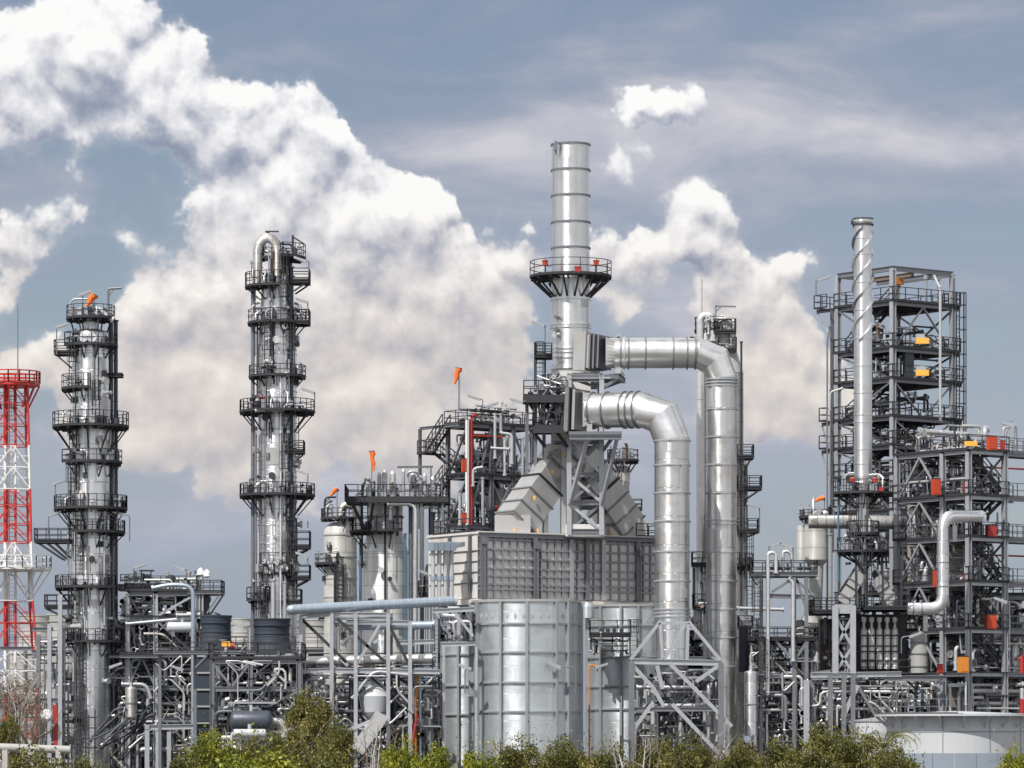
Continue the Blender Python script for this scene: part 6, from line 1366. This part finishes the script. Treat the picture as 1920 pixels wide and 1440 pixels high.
# ------------------------------------------------------------------ left process racks
def left_rack():
    t = T('pipe_rack', 'dark multi-level pipe rack with a curved pipe and drum, between the two tall columns', 'pipe rack', 240, 300)
    X0 = 0; X1 = t.L(292, 1200).x; X2 = t.L(364, 1200).x; X3 = t.L(386, 1200).x
    zs = [t.z(y) for y in (1350, 1290, 1228, 1160, 1113)]
    steel_frame(t, [X0, X1, X2], [0, 4.5], zs, .34, .2, .34, (2, 3, 4), (4,), [('x', 0, 3, 'V', 'dark_steel'), ('x', 1, 3, '\\', 'galv'), ('x', 1, 4, '/', 'galv_light'), ('x', 0, 2, 'A'), ('x', 0, 4, 'V', 'dark_steel')], 'galv_light', 'galv')
    box_platform(t, 352, 415, 1112, -.2, 3.2, 23, [(412, 388, 1150)], 'galv'); pbar(t, [(386, 1114, 1), (386, 1487, 1)], .5, 'pipe_dark', 'post', True); box_platform(t, 205, 300, 1232, -1, 2, 1, None, 'galv')
    ppipe(t, [(362, 1410, -1.5), (362, 1098, -1.5), (318, 1096, -1.5), (285, 1103, -1.5)], 4, 'pipe_blue', 14, 3, rad=.8)
    ppipe(t, [(236, 1170, -1), (365, 1158, -1)], 3, 'galv_light', 12); ppipe(t, [(330, 1153, -1.2), (375, 1152, -1.2)], 2.8, 'pipe_white', 12); ppipe(t, [(330, 1118, 1), (330, 1143, 1), (346, 1146, 1), (347, 1118, 1)], 4.5, 'equip_dark', 12, rad=.8)
    ppipe(t, [(240, 1145, 1), (300, 1145, 1)], 4.5, 'pipe_dark'); ppipe(t, [(300, 1086, 1), (380, 1086, 1)], 3, 'pipe_white'); ppipe(t, [(228, 1283, -1), (275, 1283, -1), (283, 1310, -1)], 3.6, 'galv_light', 14, rad=.9)
    for x, y0 in ((374, 1070), (380, 1075), (369, 1078)): vpipe(t, x, 1160, y0, 2, 'galv_light', 0, 1.2)
    for x, y in ((376, 1074), (388, 1077)): t.put('relief_valve', MB().lathe([(0, -.3), (.3, -.15), (.25, .15), (.1, .35), (0, .4)], tuple(t.L(x, y)), 12), 'lamp_white')
    t.put('dome_hat', MB().lathe([(.42, 0), (.4, .15), (.25, .3), (0, .36)], tuple(t.L(320, 1086, 301)), 14), 'equip_dark'); t.put('shelter', MB().box(tuple(t.L(275, 1070, 301)), (1.1, .8, .1)).bar(t.L(265, 1071, 301), t.L(265, 1090, 301), .08).bar(t.L(283, 1071, 301), t.L(283, 1090, 301), .08).box(tuple(t.L(275, 1083, 301)), (.7, .5, .5)), 'equip_dark')
    rb = MB(); rail_path(rb, [t.L(226, 1090, 299.5), t.L(270, 1088, 299.5)], .5, .035, .7); t.put('cable_bridge', rb, 'rail_dark')
    t.put('platform_slab', MB().box(tuple(t.L(258, 1102, 301)), (t.m(70), 2, .5)), 'equip_dark')
    for k, (a, b, n) in enumerate(((0, 1, 70), (1, 2, 70), (2, 3, 90), (3, 4, 40))): fill(t, X0-1.2, X2+.8, .2, 4.3, zs[a]+.2, zs[b]-.2, n, 150+k, .05, .17, valves=n//2)
    fill(t, X0-1, X2+.8, 0, 4, 1.2, zs[0], 50, 156, .06, .2, valves=20); fill(t, X0-.5, X2, .2, 4.3, zs[4]+.2, zs[4]+1.2, 14, 157, .05, .14, valves=12)
    tangle(t, X0-1.5, X2+1, -.8, 4, 1.2, zs[2], 110, 520); tangle(t, X0-1, X2+.5, -.3, 4, zs[2]+.2, zs[3], 40, 521)
    # slanted bundle beside the column foot
    rg = random.Random(6)
    for k in range(16):
        x = 185+k*5.5+rg.uniform(-4, 4); q = 297+rg.uniform(-1.5, 1.5); t.put('pipe', flanged(MB(), [t.L(x-rg.uniform(5, 35), 1398+rg.uniform(-18, 22), q), t.L(x+28, 1350+rg.uniform(-20, 20), q), t.L(x+rg.uniform(30, 50), 1330+rg.uniform(-15, 10), q)], rg.uniform(.05, .10), 8, None, .5), rg.choice(['pipe_metal', 'galv', 'pipe_dark', 'equip_dark']))
    t.put('portal', MB().ibeam(t.L(276, 1360, 295), t.L(276, 1487, 295), .34, .34).ibeam(t.L(296, 1372, 295), t.L(296, 1487, 295), .28, .28).ibeam(t.L(317, 1372, 295), t.L(317, 1487, 295), .3, .3).ibeam(t.L(272, 1364, 295), t.L(375, 1362, 295), .34, .4), 'galv_light')
left_rack()
hdrum('pale horizontal drum on the middle deck of the left pipe rack', 312, 372, 1176, 10, 299, 'tank_wall_light')
hdrum('dark horizontal drum under a shed roof, between the left rack and the bushes', 430, 512, 1352, 20, 277, 'pipe_dark')
hdrum('small pale horizontal drum close to the green bushes', 436, 500, 1375, 8, 274, 'tank_wall_light')
def funnel():
    t = T('hopper', 'pale cone-topped hopper on the left pipe rack next to the bluish standpipe', 'hopper', 387, 301, 0)
    t.put('hopper_cone', MB().lathe([(t.m(15), t.z(1172)), (t.m(15), t.z(1170)), (t.m(3), t.z(1160)), (0, t.z(1159))], (0, 0, 0), 20), 'tank_wall_light'); t.put('hopper_body', MB().lathe([(t.m(11), t.z(1224)), (t.m(13), t.z(1172))], (0, 0, 0), 20), 'equip_dark'); t.put('hopper_leg', MB().tube([(0, 0, 0), (0, 0, t.z(1224))], .2, 8), 'galv')
funnel()
def deck_walk():
    t = T('walkway', 'long narrow grey walkway on braced posts in front of the dark cooling tower', 'walkway', 385, 284)
    box_platform(t, 290, 482, 1225, -1.0, 1.0, 20, [(392, 368, 1252), (470, 455, 1245)], 'galv', 'B')
    for x in (300, 366, 430, 474): pbar(t, [(x, 1226, .8), (x, 1487, .8)], .22, 'galv', 'post', True)
    for x in (392, 405, 445, 455): t.put('valve', valve(MB(), t.L(x, 1216, 284), .24, (1, 0, 0), (0, 0, 1)), 'equip_dark')
    ppipe(t, [(400, 1222, .5), (470, 1222, .5)], 2.2, 'pipe_dark')
    t.put('lamp_post', MB().bar(t.L(468, 1224, 283.5), t.L(468, 1168, 283.5), .12).bar(t.L(455, 1172, 283.5), t.L(468, 1169, 283.5), .3), 'galv_light')
    pbar(t, [(448, 1224, -.5), (468, 1200, -.5)], .08, 'galv_light')
deck_walk()
def mid_rack():
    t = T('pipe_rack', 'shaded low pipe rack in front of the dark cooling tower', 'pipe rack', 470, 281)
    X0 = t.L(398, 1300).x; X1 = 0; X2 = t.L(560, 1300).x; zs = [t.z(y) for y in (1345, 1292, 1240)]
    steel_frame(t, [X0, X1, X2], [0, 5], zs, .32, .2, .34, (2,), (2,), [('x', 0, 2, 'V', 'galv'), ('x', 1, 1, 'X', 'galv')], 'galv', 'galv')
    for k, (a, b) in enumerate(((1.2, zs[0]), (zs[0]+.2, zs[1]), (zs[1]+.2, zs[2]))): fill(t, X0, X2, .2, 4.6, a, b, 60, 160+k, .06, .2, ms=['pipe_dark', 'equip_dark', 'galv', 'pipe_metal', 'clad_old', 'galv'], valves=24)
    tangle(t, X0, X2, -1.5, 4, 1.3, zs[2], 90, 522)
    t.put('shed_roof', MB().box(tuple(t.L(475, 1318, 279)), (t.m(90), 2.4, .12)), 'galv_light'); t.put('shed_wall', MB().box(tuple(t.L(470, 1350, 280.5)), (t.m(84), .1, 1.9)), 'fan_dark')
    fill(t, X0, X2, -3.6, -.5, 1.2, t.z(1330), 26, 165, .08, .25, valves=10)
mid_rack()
def left_edge_rack():
    t = T('pipe_rack', 'thin grey rack with tall posts between the lattice tower and the left column', 'pipe rack', 100, 297)
    for x, y0, m in ((93, 1170, 'galv_light'), (113, 1115, 'galv_light'), (72, 1190, 'galv')): pbar(t, [(x, y0), (x, 1487)], .3, m, 'post', True)
    for a, b in (((60, 1222), (118, 1222)), ((75, 1313), (118, 1313)), ((60, 1180), (100, 1180)), ((0, 1216), (60, 1216))): pbar(t, [a, b], .22, 'galv', 'beam', True)
    fill(t, t.L(66, 1300).x, t.L(135, 1300).x, .2, 3, 1.5, t.z(1200), 46, 170, .05, .14, valves=22)
    pbar(t, [(103, 1322), (106, 1405)], .34, 'red_paint', 'red_pipe'); ppipe(t, [(68, 1395, -1), (70, 1290, -1)], 2.2, 'red_paint')
    vladder(t, 160, 1440, 1340, 1, False); t.put('cage_frame', (lambda mb: [mb.bar(t.L(x, 1440, 296), t.L(x, 1330, 296), .1) for x in (128, 143, 160, 178)] and [mb.bar(t.L(122, y, 296), t.L(182, y, 296), .09) for y in (1345, 1365, 1385, 1402)] and mb)(MB()), 'rail_dark')
    t.put('white_dish', MB().lathe([(.5, 0), (.3, .25), (0, .3)], tuple(t.L(87, 1342, 296)), 16, axis=(.3, -1, .2)), 'lamp_white')
left_edge_rack()
def low_pipe():
    t = T('large_pipe', 'long grey horizontal pipe just above the hedge at the bottom left', 'pipe', 60, 230)
    t.put('pipe_run', MB().tube([t.L(-30, 1400), t.L(132, 1406)], t.m(7.5), 16), 'fan_light')
    for x in (10, 60, 110): a = t.L(x, 1406); t.put('pipe_support', MB().box((a.x, a.y, a.z/2), (.3, .5, a.z)), 'concrete')
low_pipe()
def right_low_unit():
    t = T('pipe_rack', 'crowded low pipe rack behind the large storage tank at the far right', 'pipe rack', 1830, 305)
    X0 = t.L(1780, 1300).x; X2 = t.L(1925, 1300).x; zs = [t.z(y) for y in (1330, 1268, 1200, 1120)]
    steel_frame(t, [X0, 0, X2], [0, 4], zs, .3, .2, .34, (1, 2, 3), (1, 2, 3), [('x', 0, 1, 'X'), ('x', 1, 2, '/')], 'galv', 'galv')
    for k, (a, b) in enumerate(zip([1.5]+zs, zs)): fill(t, X0, X2, .2, 3.8, a+.2, b-.1, 40, 180+k, .06, .2, valves=20)
    for x in range(1832, 1880, 8): vpipe(t, x, 1336, 1282, 3, 'tank_wall' if x % 16 else 'pipe_dark', -1.5, None)
right_low_unit()
for x, w, lab in ((1790, 22, 'left of the pair'), (1812, 22, 'right of the pair')):
    t = T('pump_shelter', 'small grey bay with a dark opening above the storage tank, '+lab, 'bay', x, 297); W_ = t.m(w)
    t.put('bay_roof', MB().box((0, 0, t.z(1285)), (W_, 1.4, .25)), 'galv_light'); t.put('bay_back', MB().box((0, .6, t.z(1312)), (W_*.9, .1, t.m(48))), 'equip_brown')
    for s_ in (-1, 1): t.put('bay_post', MB().box((s_*W_*.46, -.5, t.z(1286)/2), (.16, .2, t.z(1286))), 'galv_light')
# background process blocks fill the depth behind the racks
def back_block(label, px0, px1, D, ys, seed, n=50, ms=None):
    t = T('process_block', label, 'process block', px0, D); W_ = t.L(px1, 1300).x; zs = [t.z(y) for y in ys]; k = max(2, int(W_/4)); xs = [W_*i/k for i in range(k+1)]
    steel_frame(t, xs, [0, 5], zs, .3, .2, .34, range(len(zs)), range(len(zs)), [('x', i, j, 'X' if (i+j) % 2 else '/') for i in range(0, k, 2) for j in range(1, len(zs))], 'galv', 'galv')
    for j, (a, b) in enumerate(zip([1.2]+zs, zs)): fill(t, 0, W_, .2, 4.6, a+.2, b-.2, n, seed+j, .06, .2, ms, valves=n//3)
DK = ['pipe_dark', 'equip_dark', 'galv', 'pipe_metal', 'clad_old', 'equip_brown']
for px, y1, y0, r, D, lab, m in ((246, 1292, 1345, 11, 296, 'grey upright drum low on the left, under a curved pipe', 'clad_old'), (330, 1300, 1350, 12, 303, 'grey upright drum low inside the left pipe rack', 'clad'), (1408, 1262, 1380, 13, 297, 'silver elbowed vessel right of the foot of the further flue duct', 'clad'),
    (1262, 1290, 1345, 14, 297, 'shaded stout vessel inside the duct stand', 'vessel_grey'), (746, 1330, 1430, 15, 288, 'shaded upright vessel behind the orange riser at the pipe bridge', 'clad_old'), (610, 1300, 1400, 13, 290, 'silver upright vessel behind the second post of the pipe bridge', 'clad')):
    vessel('upright_vessel', lab, px, y1, y0, r, D, m, .4, bands=((y1+y0)/2,))
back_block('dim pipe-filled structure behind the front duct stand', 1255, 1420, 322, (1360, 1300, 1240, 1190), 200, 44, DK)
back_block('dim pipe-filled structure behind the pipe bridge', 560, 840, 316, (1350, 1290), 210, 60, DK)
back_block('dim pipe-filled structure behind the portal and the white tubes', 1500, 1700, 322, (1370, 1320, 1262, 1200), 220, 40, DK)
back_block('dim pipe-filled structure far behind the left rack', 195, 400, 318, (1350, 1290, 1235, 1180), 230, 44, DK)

# ------------------------------------------------------------------ windsocks, lamps, antennas
windsock(177, 552, 600, 163, 569, 299, 'orange windsock on top of the left column'); windsock(860, 690, 770, 853, 714, 322, 'orange windsock high on a thin pole left of the chimney', .28)
windsock(697, 846, 935, 701, 878, 309, 'yellow-orange windsock hanging above the wide pale vessel', .22); windsock(632, 916, 972, 620, 925, 318, 'small orange windsock above the slim cream vessel', .22); windsock(1546, 933, 965, 1525, 936, 311, 'orange windsock beside the pale silo', .2)
for a in ((155, 600, 160, 549, 299, 'beside the orange windsock on the left column'), (106, 665, 116, 610, 298.5, 'on the small side platform high on the left column'), (104, 932, 110, 904, 299, 'left of the left column above its fifth platform'), (91, 1000, 103, 963, 299, 'above the long left walkway of the left column'),
    (243, 1015, 222, 962, 299, 'right of the left column on a tall pole'), (251, 1090, 263, 1061, 300, 'on the left rack under open sky, head pointing right'), (350, 1088, 335, 1064, 300, 'on the left rack under open sky, head pointing left'), (472, 520, 480, 487, 303, 'left of the looped top pipe on the second column'),
    (579, 510, 563, 486, 302, 'right of the second column near its top'), (577, 590, 566, 563, 302, 'right of the second column above its second platform'), (590, 752, 577, 732, 302, 'right of the second column above its wide middle platform'), (577, 915, 567, 885, 302, 'right of the second column above its lower wide platform'),
    (577, 990, 566, 972, 302, 'right of the second column beside a small side platform'), (577, 1062, 566, 1040, 302, 'right of the second column, lowest of its lamps'), (905, 780, 889, 745, 327, 'left of three on the stair structure roof'), (905, 785, 922, 759, 327, 'middle of three on the stair structure roof'),
    (1022, 640, 1009, 606, 300, 'beside the chimney above the small cage ladder'), (985, 750, 968, 751, 298, 'left of the dark platform by the support tower'), (1442, 1040, 1456, 1020, 298, 'on the goose-neck platform, head up left'), (1487, 1060, 1474, 1023, 298, 'on the goose-neck platform, head pointing left'),
    (1530, 555, 1545, 522, 312, 'top left corner of the tallest right structure'), (1906, 845, 1890, 796, 293, 'at the right edge above the red cabinets'), (1893, 1260, 1876, 1125, 290, 'at the right edge in front of the black stairs'), (1690, 1225, 1716, 1190, 292, 'beside the pale blue louvred vessel'),
    (1424, 1000, 1412, 948, 318, 'right of the further flue duct on a hooked pole'), (805, 1120, 795, 1073, 306, 'beside the row of four pale pipes'), (1080, 1300, 1040, 1247, 284, 'in front of the big ribbed tank, head pointing left'), (872, 1300, 872, 1250, 283.5, 'in front of the half hidden ribbed tank'), 
    (465, 1225, 445, 1172, 282, 'in front of the dark fan stacks'), (345, 1260, 332, 1252, 296, 'in front of the shaded left rack'), (205, 1260, 217, 1247, 296, 'right of the left column foot'), (1120, 1260, 1128, 1248, 296, 'in the dark gap between the ribbed tanks')):
    lamp(a[0], a[1], a[2], a[3], a[4], 'grey strip lamp '+a[5])
for x, y0, y1, D, lab in ((862, 770, 700, 324, 'thin whip antenna left of the stair structure roof'), (1602, 1020, 985, 299, 'short whip antenna low on the flare stack')): 
    t = T('antenna', lab, 'antenna', x, D, CZ+(HY-y0)/F*D); t.put('rod', MB().tube([(0, 0, 0), (0, 0, t.z(y1))], .03, 5), 'galv'); t.put('base', MB().box((0, 0, .1), (.2, .2, .2)), 'galv')
def t_davit():
    t = T('davit', 'thin steel jib arm above the wide pale vessel', 'jib', 808, 310, CZ+(HY-938)/F*310); t.put('jib_post', MB().bar((0, 0, 0), (0, 0, t.z(873)), .12), 'rail_grey'); t.put('jib_arm', MB().bar(t.L(745, 876), t.L(812, 875), .16), 'rail_grey'); t.put('jib_brace', MB().bar(t.L(800, 876), t.L(808, 888), .08), 'galv_light')
t_davit()
ya = T('valve_actuator', 'yellow and red motor actuator on the left deck in front of the dark fan stacks', 'actuator', 424, 283, CZ+(HY-1222)/F*283)
ya.put('actuator_body', MB().box((0, 0, .55), (.62, .4, .35)), 'yellow_paint'); ya.put('drive_unit', MB().tube([(.35, 0, .4), (.6, 0, .4)], .24, 12), 'red_paint'); ya.put('stand', MB().tube([(0, 0, 0), (0, 0, .4)], .14, 8), 'pipe_metal'); ya.put('handwheel', MB().tube([(-.2, 0, .8), (-.2, 0, .85)], .26, 12), 'galv_light')
# ------------------------------------------------------------------ trees and bushes in front
def leaf_mesh(name, n, seed, size, lumps=26, fill_=.55, aspect=1.0, dry=False):
    rg = np.random.RandomState(seed)
    d = rg.normal(size=(lumps, 3)); d /= np.linalg.norm(d, axis=1)[:, None]; d[:, 2] = d[:, 2]*.75+.12
    cr = rg.uniform(.45, .86, size=(lumps, 1)); cen = d*cr; rad = rg.uniform(.17, .36, size=lumps)
    k = rg.randint(0, lumps, size=n); q = rg.normal(size=(n, 3)); q /= np.linalg.norm(q, axis=1)[:, None]
    r = rad[k]*rg.uniform(.45, 1.12, size=n)**.6
    p = cen[k]+q*r[:, None]
    m2 = int(n*.22); p[:m2] = rg.normal(size=(m2, 3))*.42
    a = rg.normal(size=(n, 3)); a /= np.linalg.norm(a, axis=1)[:, None]; b = np.cross(a, rg.normal(size=(n, 3))); b /= np.linalg.norm(b, axis=1)[:, None]
    s = size*rg.uniform(.55, 1.25, size=(n, 1)); a = a*s; b = b*s*.45
    v = np.stack([p-a, p-b, p+a, p+b], axis=1).reshape(-1, 3)
    me = bpy.data.meshes.new(name); me.vertices.add(4*n); me.vertices.foreach_set('co', v.ravel()); me.loops.add(4*n); me.loops.foreach_set('vertex_index', np.arange(4*n, dtype=np.int32))
    me.polygons.add(n); me.polygons.foreach_set('loop_start', np.arange(n, dtype=np.int32)*4); me.polygons.foreach_set('loop_total', np.full(n, 4, dtype=np.int32)); me.update(); me.validate()
    return me
CROWNS = {}
def crown(kind, var):
    if (kind, var) not in CROWNS:
        n, sz = {'leaf_olive': (10500, .044), 'leaf_green': (8200, .053), 'leaf_dry': (3200, .034)}[kind]
        CROWNS[(kind, var)] = setm(leaf_mesh('crown', n, 11+var*7+len(kind), sz), kind)
    return CROWNS[(kind, var)]
WOOD = []
for v_ in range(3):
    rg = random.Random(40+v_); mb = MB(); mb.tube([(0, 0, -2.4), (.04, .02, -1.2), (0, 0, -.3)], [.10, .075, .05], 7)
    for k in range(9):
        a = rg.uniform(0, 6.28); e = rg.uniform(.3, 1.2); L = rg.uniform(.6, 1.05); s0 = Vector((0, 0, rg.uniform(-1.0, -.2))); e1 = s0+Vector((math.cos(a)*math.cos(e), math.sin(a)*math.cos(e), math.sin(e)))*L*.55
        e2 = e1+Vector((math.cos(a+.4)*.4, math.sin(a+.4)*.4, .45))*L; mb.tube([s0, e1, e2], [.04, .022, .006], 5)
        for j in range(3): mb.tube([e1.lerp(e2, j/3), e1.lerp(e2, j/3)+Vector((rg.uniform(-.3, .3), rg.uniform(-.3, .3), rg.uniform(.1, .4)))], [.012, .004], 4)
    WOOD.append(setm(mb.mesh('trunk'), 'bark'))
def tree(px, ytop, wpx, D, kind, var, label, cat='bush', depth=1.0, hz=None):
    w = wpx/F*D/2*1.12; zt = CZ+(HY-ytop)/F*D; h = hz or max(1.5, w*.9); zc = zt-h*1.02
    e = link('bush' if cat == 'bush' else 'tree', None, None, (((px-960)/F*D), D, 0)); tag(e, label, cat, 'bushes and small trees in front of the plant')
    c = link('crown', crown(kind, var), e, (0, 0, zc), (0, 0, var*1.9+px*.01)); c.scale = (w, w*depth, h)
    s = max(.6, zc/2.4); o = link('trunk', WOOD[var % 3], e, (0, 0, zc), (0, 0, px*.1)); o.scale = (s*.9, s*.9, zc/2.4)
    return e
for i, a in enumerate((
    (578, 1292, 100, 158, 'leaf_olive', 0, 'tallest dark olive tree in the hedge, below the pipe bridge', 'tree'), (628, 1340, 80, 156, 'leaf_olive', 2, 'olive tree just right of the tallest one', 'tree'), (530, 1348, 95, 154, 'leaf_olive', 1, 'olive bush just left of the tallest tree', 'bush'),
    (462, 1372, 110, 150, 'leaf_olive', 3, 'rounded olive bush below the dark horizontal drum', 'bush'), (398, 1364, 100, 146, 'leaf_green', 0, 'yellow-green bush left of the olive ones below the pipe rack', 'bush'), (352, 1394, 90, 144, 'leaf_olive', 2, 'low olive bush at the left end of the middle clump', 'bush'),
    (480, 1386, 190, 142, 'leaf_green', 1, 'wide low yellow-green bush at the bottom of the middle clump', 'bush'), (600, 1385, 180, 143, 'leaf_olive', 1, 'low olive bush at the foot of the tallest tree', 'bush'),
    (60, 1402, 190, 140, 'leaf_olive', 0, 'clipped olive hedge bush at the bottom left corner', 'bush'), (175, 1408, 130, 140, 'leaf_olive', 3, 'low dry olive bush below the left column', 'bush'),
    (752, 1378, 84, 146, 'leaf_green', 2, 'bright yellow-green bush left of the big ribbed tank', 'bush'), (815, 1392, 110, 144, 'leaf_green', 0, 'bright green bush at the bottom below the half hidden tank', 'bush'), (905, 1390, 120, 145, 'leaf_green', 1, 'bright green bush below the left edge of the big ribbed tank', 'bush'),
    (980, 1376, 120, 150, 'leaf_olive', 2, 'olive bush under the middle of the big ribbed tank', 'bush'), (1060, 1380, 130, 148, 'leaf_olive', 0, 'olive bush under the right edge of the big ribbed tank', 'bush'), (1140, 1382, 120, 147, 'leaf_olive', 3, 'olive bush below the gap between the ribbed tanks', 'bush'),
    (1225, 1370, 110, 150, 'leaf_olive', 1, 'green-olive bush left below the duct stand', 'bush'), (1290, 1374, 120, 148, 'leaf_olive', 2, 'olive bush right below the duct stand', 'bush'), (1395, 1372, 120, 152, 'leaf_dry', 0, 'brown dry bush below the further flue duct', 'bush'), (1385, 1388, 120, 146, 'leaf_olive', 0, 'olive bush in front of the brown dry one', 'bush'), (1465, 1374, 120, 150, 'leaf_olive', 3, 'olive bush below the goose-neck platform', 'bush'),
    (1550, 1343, 120, 152, 'leaf_olive', 1, 'tall rounded olive bush below the portal frame', 'bush'), (1610, 1362, 120, 150, 'leaf_olive', 2, 'olive bush beside the palm at the storage tank', 'bush'), (1680, 1392, 130, 146, 'leaf_olive', 0, 'low olive bush in front of the large storage tank', 'bush'), (1520, 1385, 150, 144, 'leaf_olive', 3, 'low olive bush at the bottom below the portal', 'bush'),
    (1900, 1392, 80, 144, 'leaf_green', 2, 'yellow-green bush at the bottom right corner', 'bush'), (690, 1420, 90, 144, 'leaf_dry', 1, 'sparse dry bush in the gap below the pipe bridge', 'bush'), (260, 1428, 110, 142, 'leaf_dry', 2, 'sparse dry bush at the bottom between the two columns', 'bush'),
    (28, 1248, 120, 236, 'leaf_dry', 0, 'tall brown dry bush in front of the lattice tower', 'bush'), (62, 1300, 70, 234, 'leaf_dry', 2, 'shorter dry bush beside the tall brown one', 'bush'), (8, 1330, 80, 233, 'leaf_olive', 1, 'dark olive bush at the left edge behind the low pipe', 'bush'))):
    tree(*a, depth=.8)
def twigs(px, py, D, label, seed, n=9, span=3.2, m='leaf_dry'):
    t = T('bare_branches', label, 'branches', px, D, 0, 0, 'bare pale branches rising from the bushes'); rg = random.Random(seed); top = t.z(py)
    for k in range(n):
        a = rg.uniform(-1, 1); mb = MB(); x0 = rg.uniform(-.3, .3); p1 = Vector((x0+a*.5, rg.uniform(-.5, .5), top*.72)); p2 = Vector((x0+a*span*.45, rg.uniform(-.6, .6), top*rg.uniform(.88, 1.0)))
        mb.tube([(x0*.3, 0, .1), p1, p2], [.07, .035, .008], 5)
        for j in range(5): q = p1.lerp(p2, j/5); mb.tube([q, q+Vector((rg.uniform(-.5, .5), rg.uniform(-.3, .3), rg.uniform(.05, .5)))], [.014, .004], 4)
        t.put('branch', mb, 'fan_light' if k % 2 else 'bark')
twigs(585, 1268, 160, 'bare pale branches reaching above the tallest olive tree', 1, 8, 1.6); twigs(1195, 1372, 146, 'bare pale branches below the left post of the duct stand', 2, 6, 1.6); twigs(700, 1350, 150, 'bare dry branches below the pipe bridge hopper', 3, 8, 1.8); twigs(30, 1255, 235, 'bare brown branches in the dry bush by the lattice tower', 4, 16, 5.0)
twigs(1330, 1368, 151, 'bare pale branches right of the duct stand among olive bushes', 5, 7, 1.8); twigs(1600, 1350, 151, 'bare branches above the bush next to the palm', 6, 8, 2.0); twigs(960, 1370, 151, 'bare dry branches in front of the big ribbed tank', 7, 7, 1.6); twigs(470, 1356, 151, 'bare dry branches above the bush below the dark drum', 8, 7, 1.8)
def palm():
    t = T('palm', 'small palm with arching fronds in front of the storage tanks', 'palm', 1655, 158); z0 = t.z(1405); rg = random.Random(9)
    t.put('trunk', MB().tube([(0, 0, 0), (.05, 0, z0*.6), (0, 0, z0)], [.14, .11, .1], 8), 'bark')
    for k in range(13):
        a = k*2*math.pi/13+rg.uniform(-.2, .2); L = rg.uniform(1.1, 1.7); pts = []; mb = MB(); vs = []; fs = []
        for i in range(9):
            f = i/8; pts.append(Vector((math.cos(a)*L*f, math.sin(a)*L*f, z0+.95*math.sin(f*2.3)*L*.55-.25*f*f)))
        mb.tube(pts, [.02]*5+[.012]*4, 4)
        for i in range(1, 9):
            p = pts[i]; d = (pts[i]-pts[i-1]).normalized(); sd = d.cross(Vector((0, 0, 1))).normalized()
            for s_ in (-1, 1):
                for q in (0, .5):
                    b = p-d*q*.18; tip = b+sd*s_*.38*(1-.5*i/9)+d*.2+Vector((0, 0, -.16)); mb.add([tuple(b-d*.015), tuple(b+d*.015), tuple(tip)], [(0, 1, 2)])
        t.put('frond', mb, 'leaf_olive')
palm()
# rough grass over the open ground between the hedge and the plant
def grass():
    rg = np.random.RandomState(5); n = 60000; x = rg.uniform(-28, 28, n); y = rg.uniform(120, 235, n); h = rg.uniform(.2, .7, n); a = rg.uniform(0, 6.28, n); dx = np.cos(a)*.05; dy = np.sin(a)*.05
    v = np.stack([np.stack([x-dx, y-dy, np.zeros(n)], 1), np.stack([x+dx, y+dy, np.zeros(n)], 1), np.stack([x+rg.uniform(-.15, .15, n), y+rg.uniform(-.15, .15, n), h], 1)], 1).reshape(-1, 3)
    me = bpy.data.meshes.new('grass'); me.vertices.add(3*n); me.vertices.foreach_set('co', v.ravel()); me.loops.add(3*n); me.loops.foreach_set('vertex_index', np.arange(3*n, dtype=np.int32)); me.polygons.add(n); me.polygons.foreach_set('loop_start', np.arange(n, dtype=np.int32)*3); me.polygons.foreach_set('loop_total', np.full(n, 3, dtype=np.int32)); me.update(); me.validate()
    o = link('grass', setm(me, 'grass_blade')); o['kind'] = 'stuff'
grass()
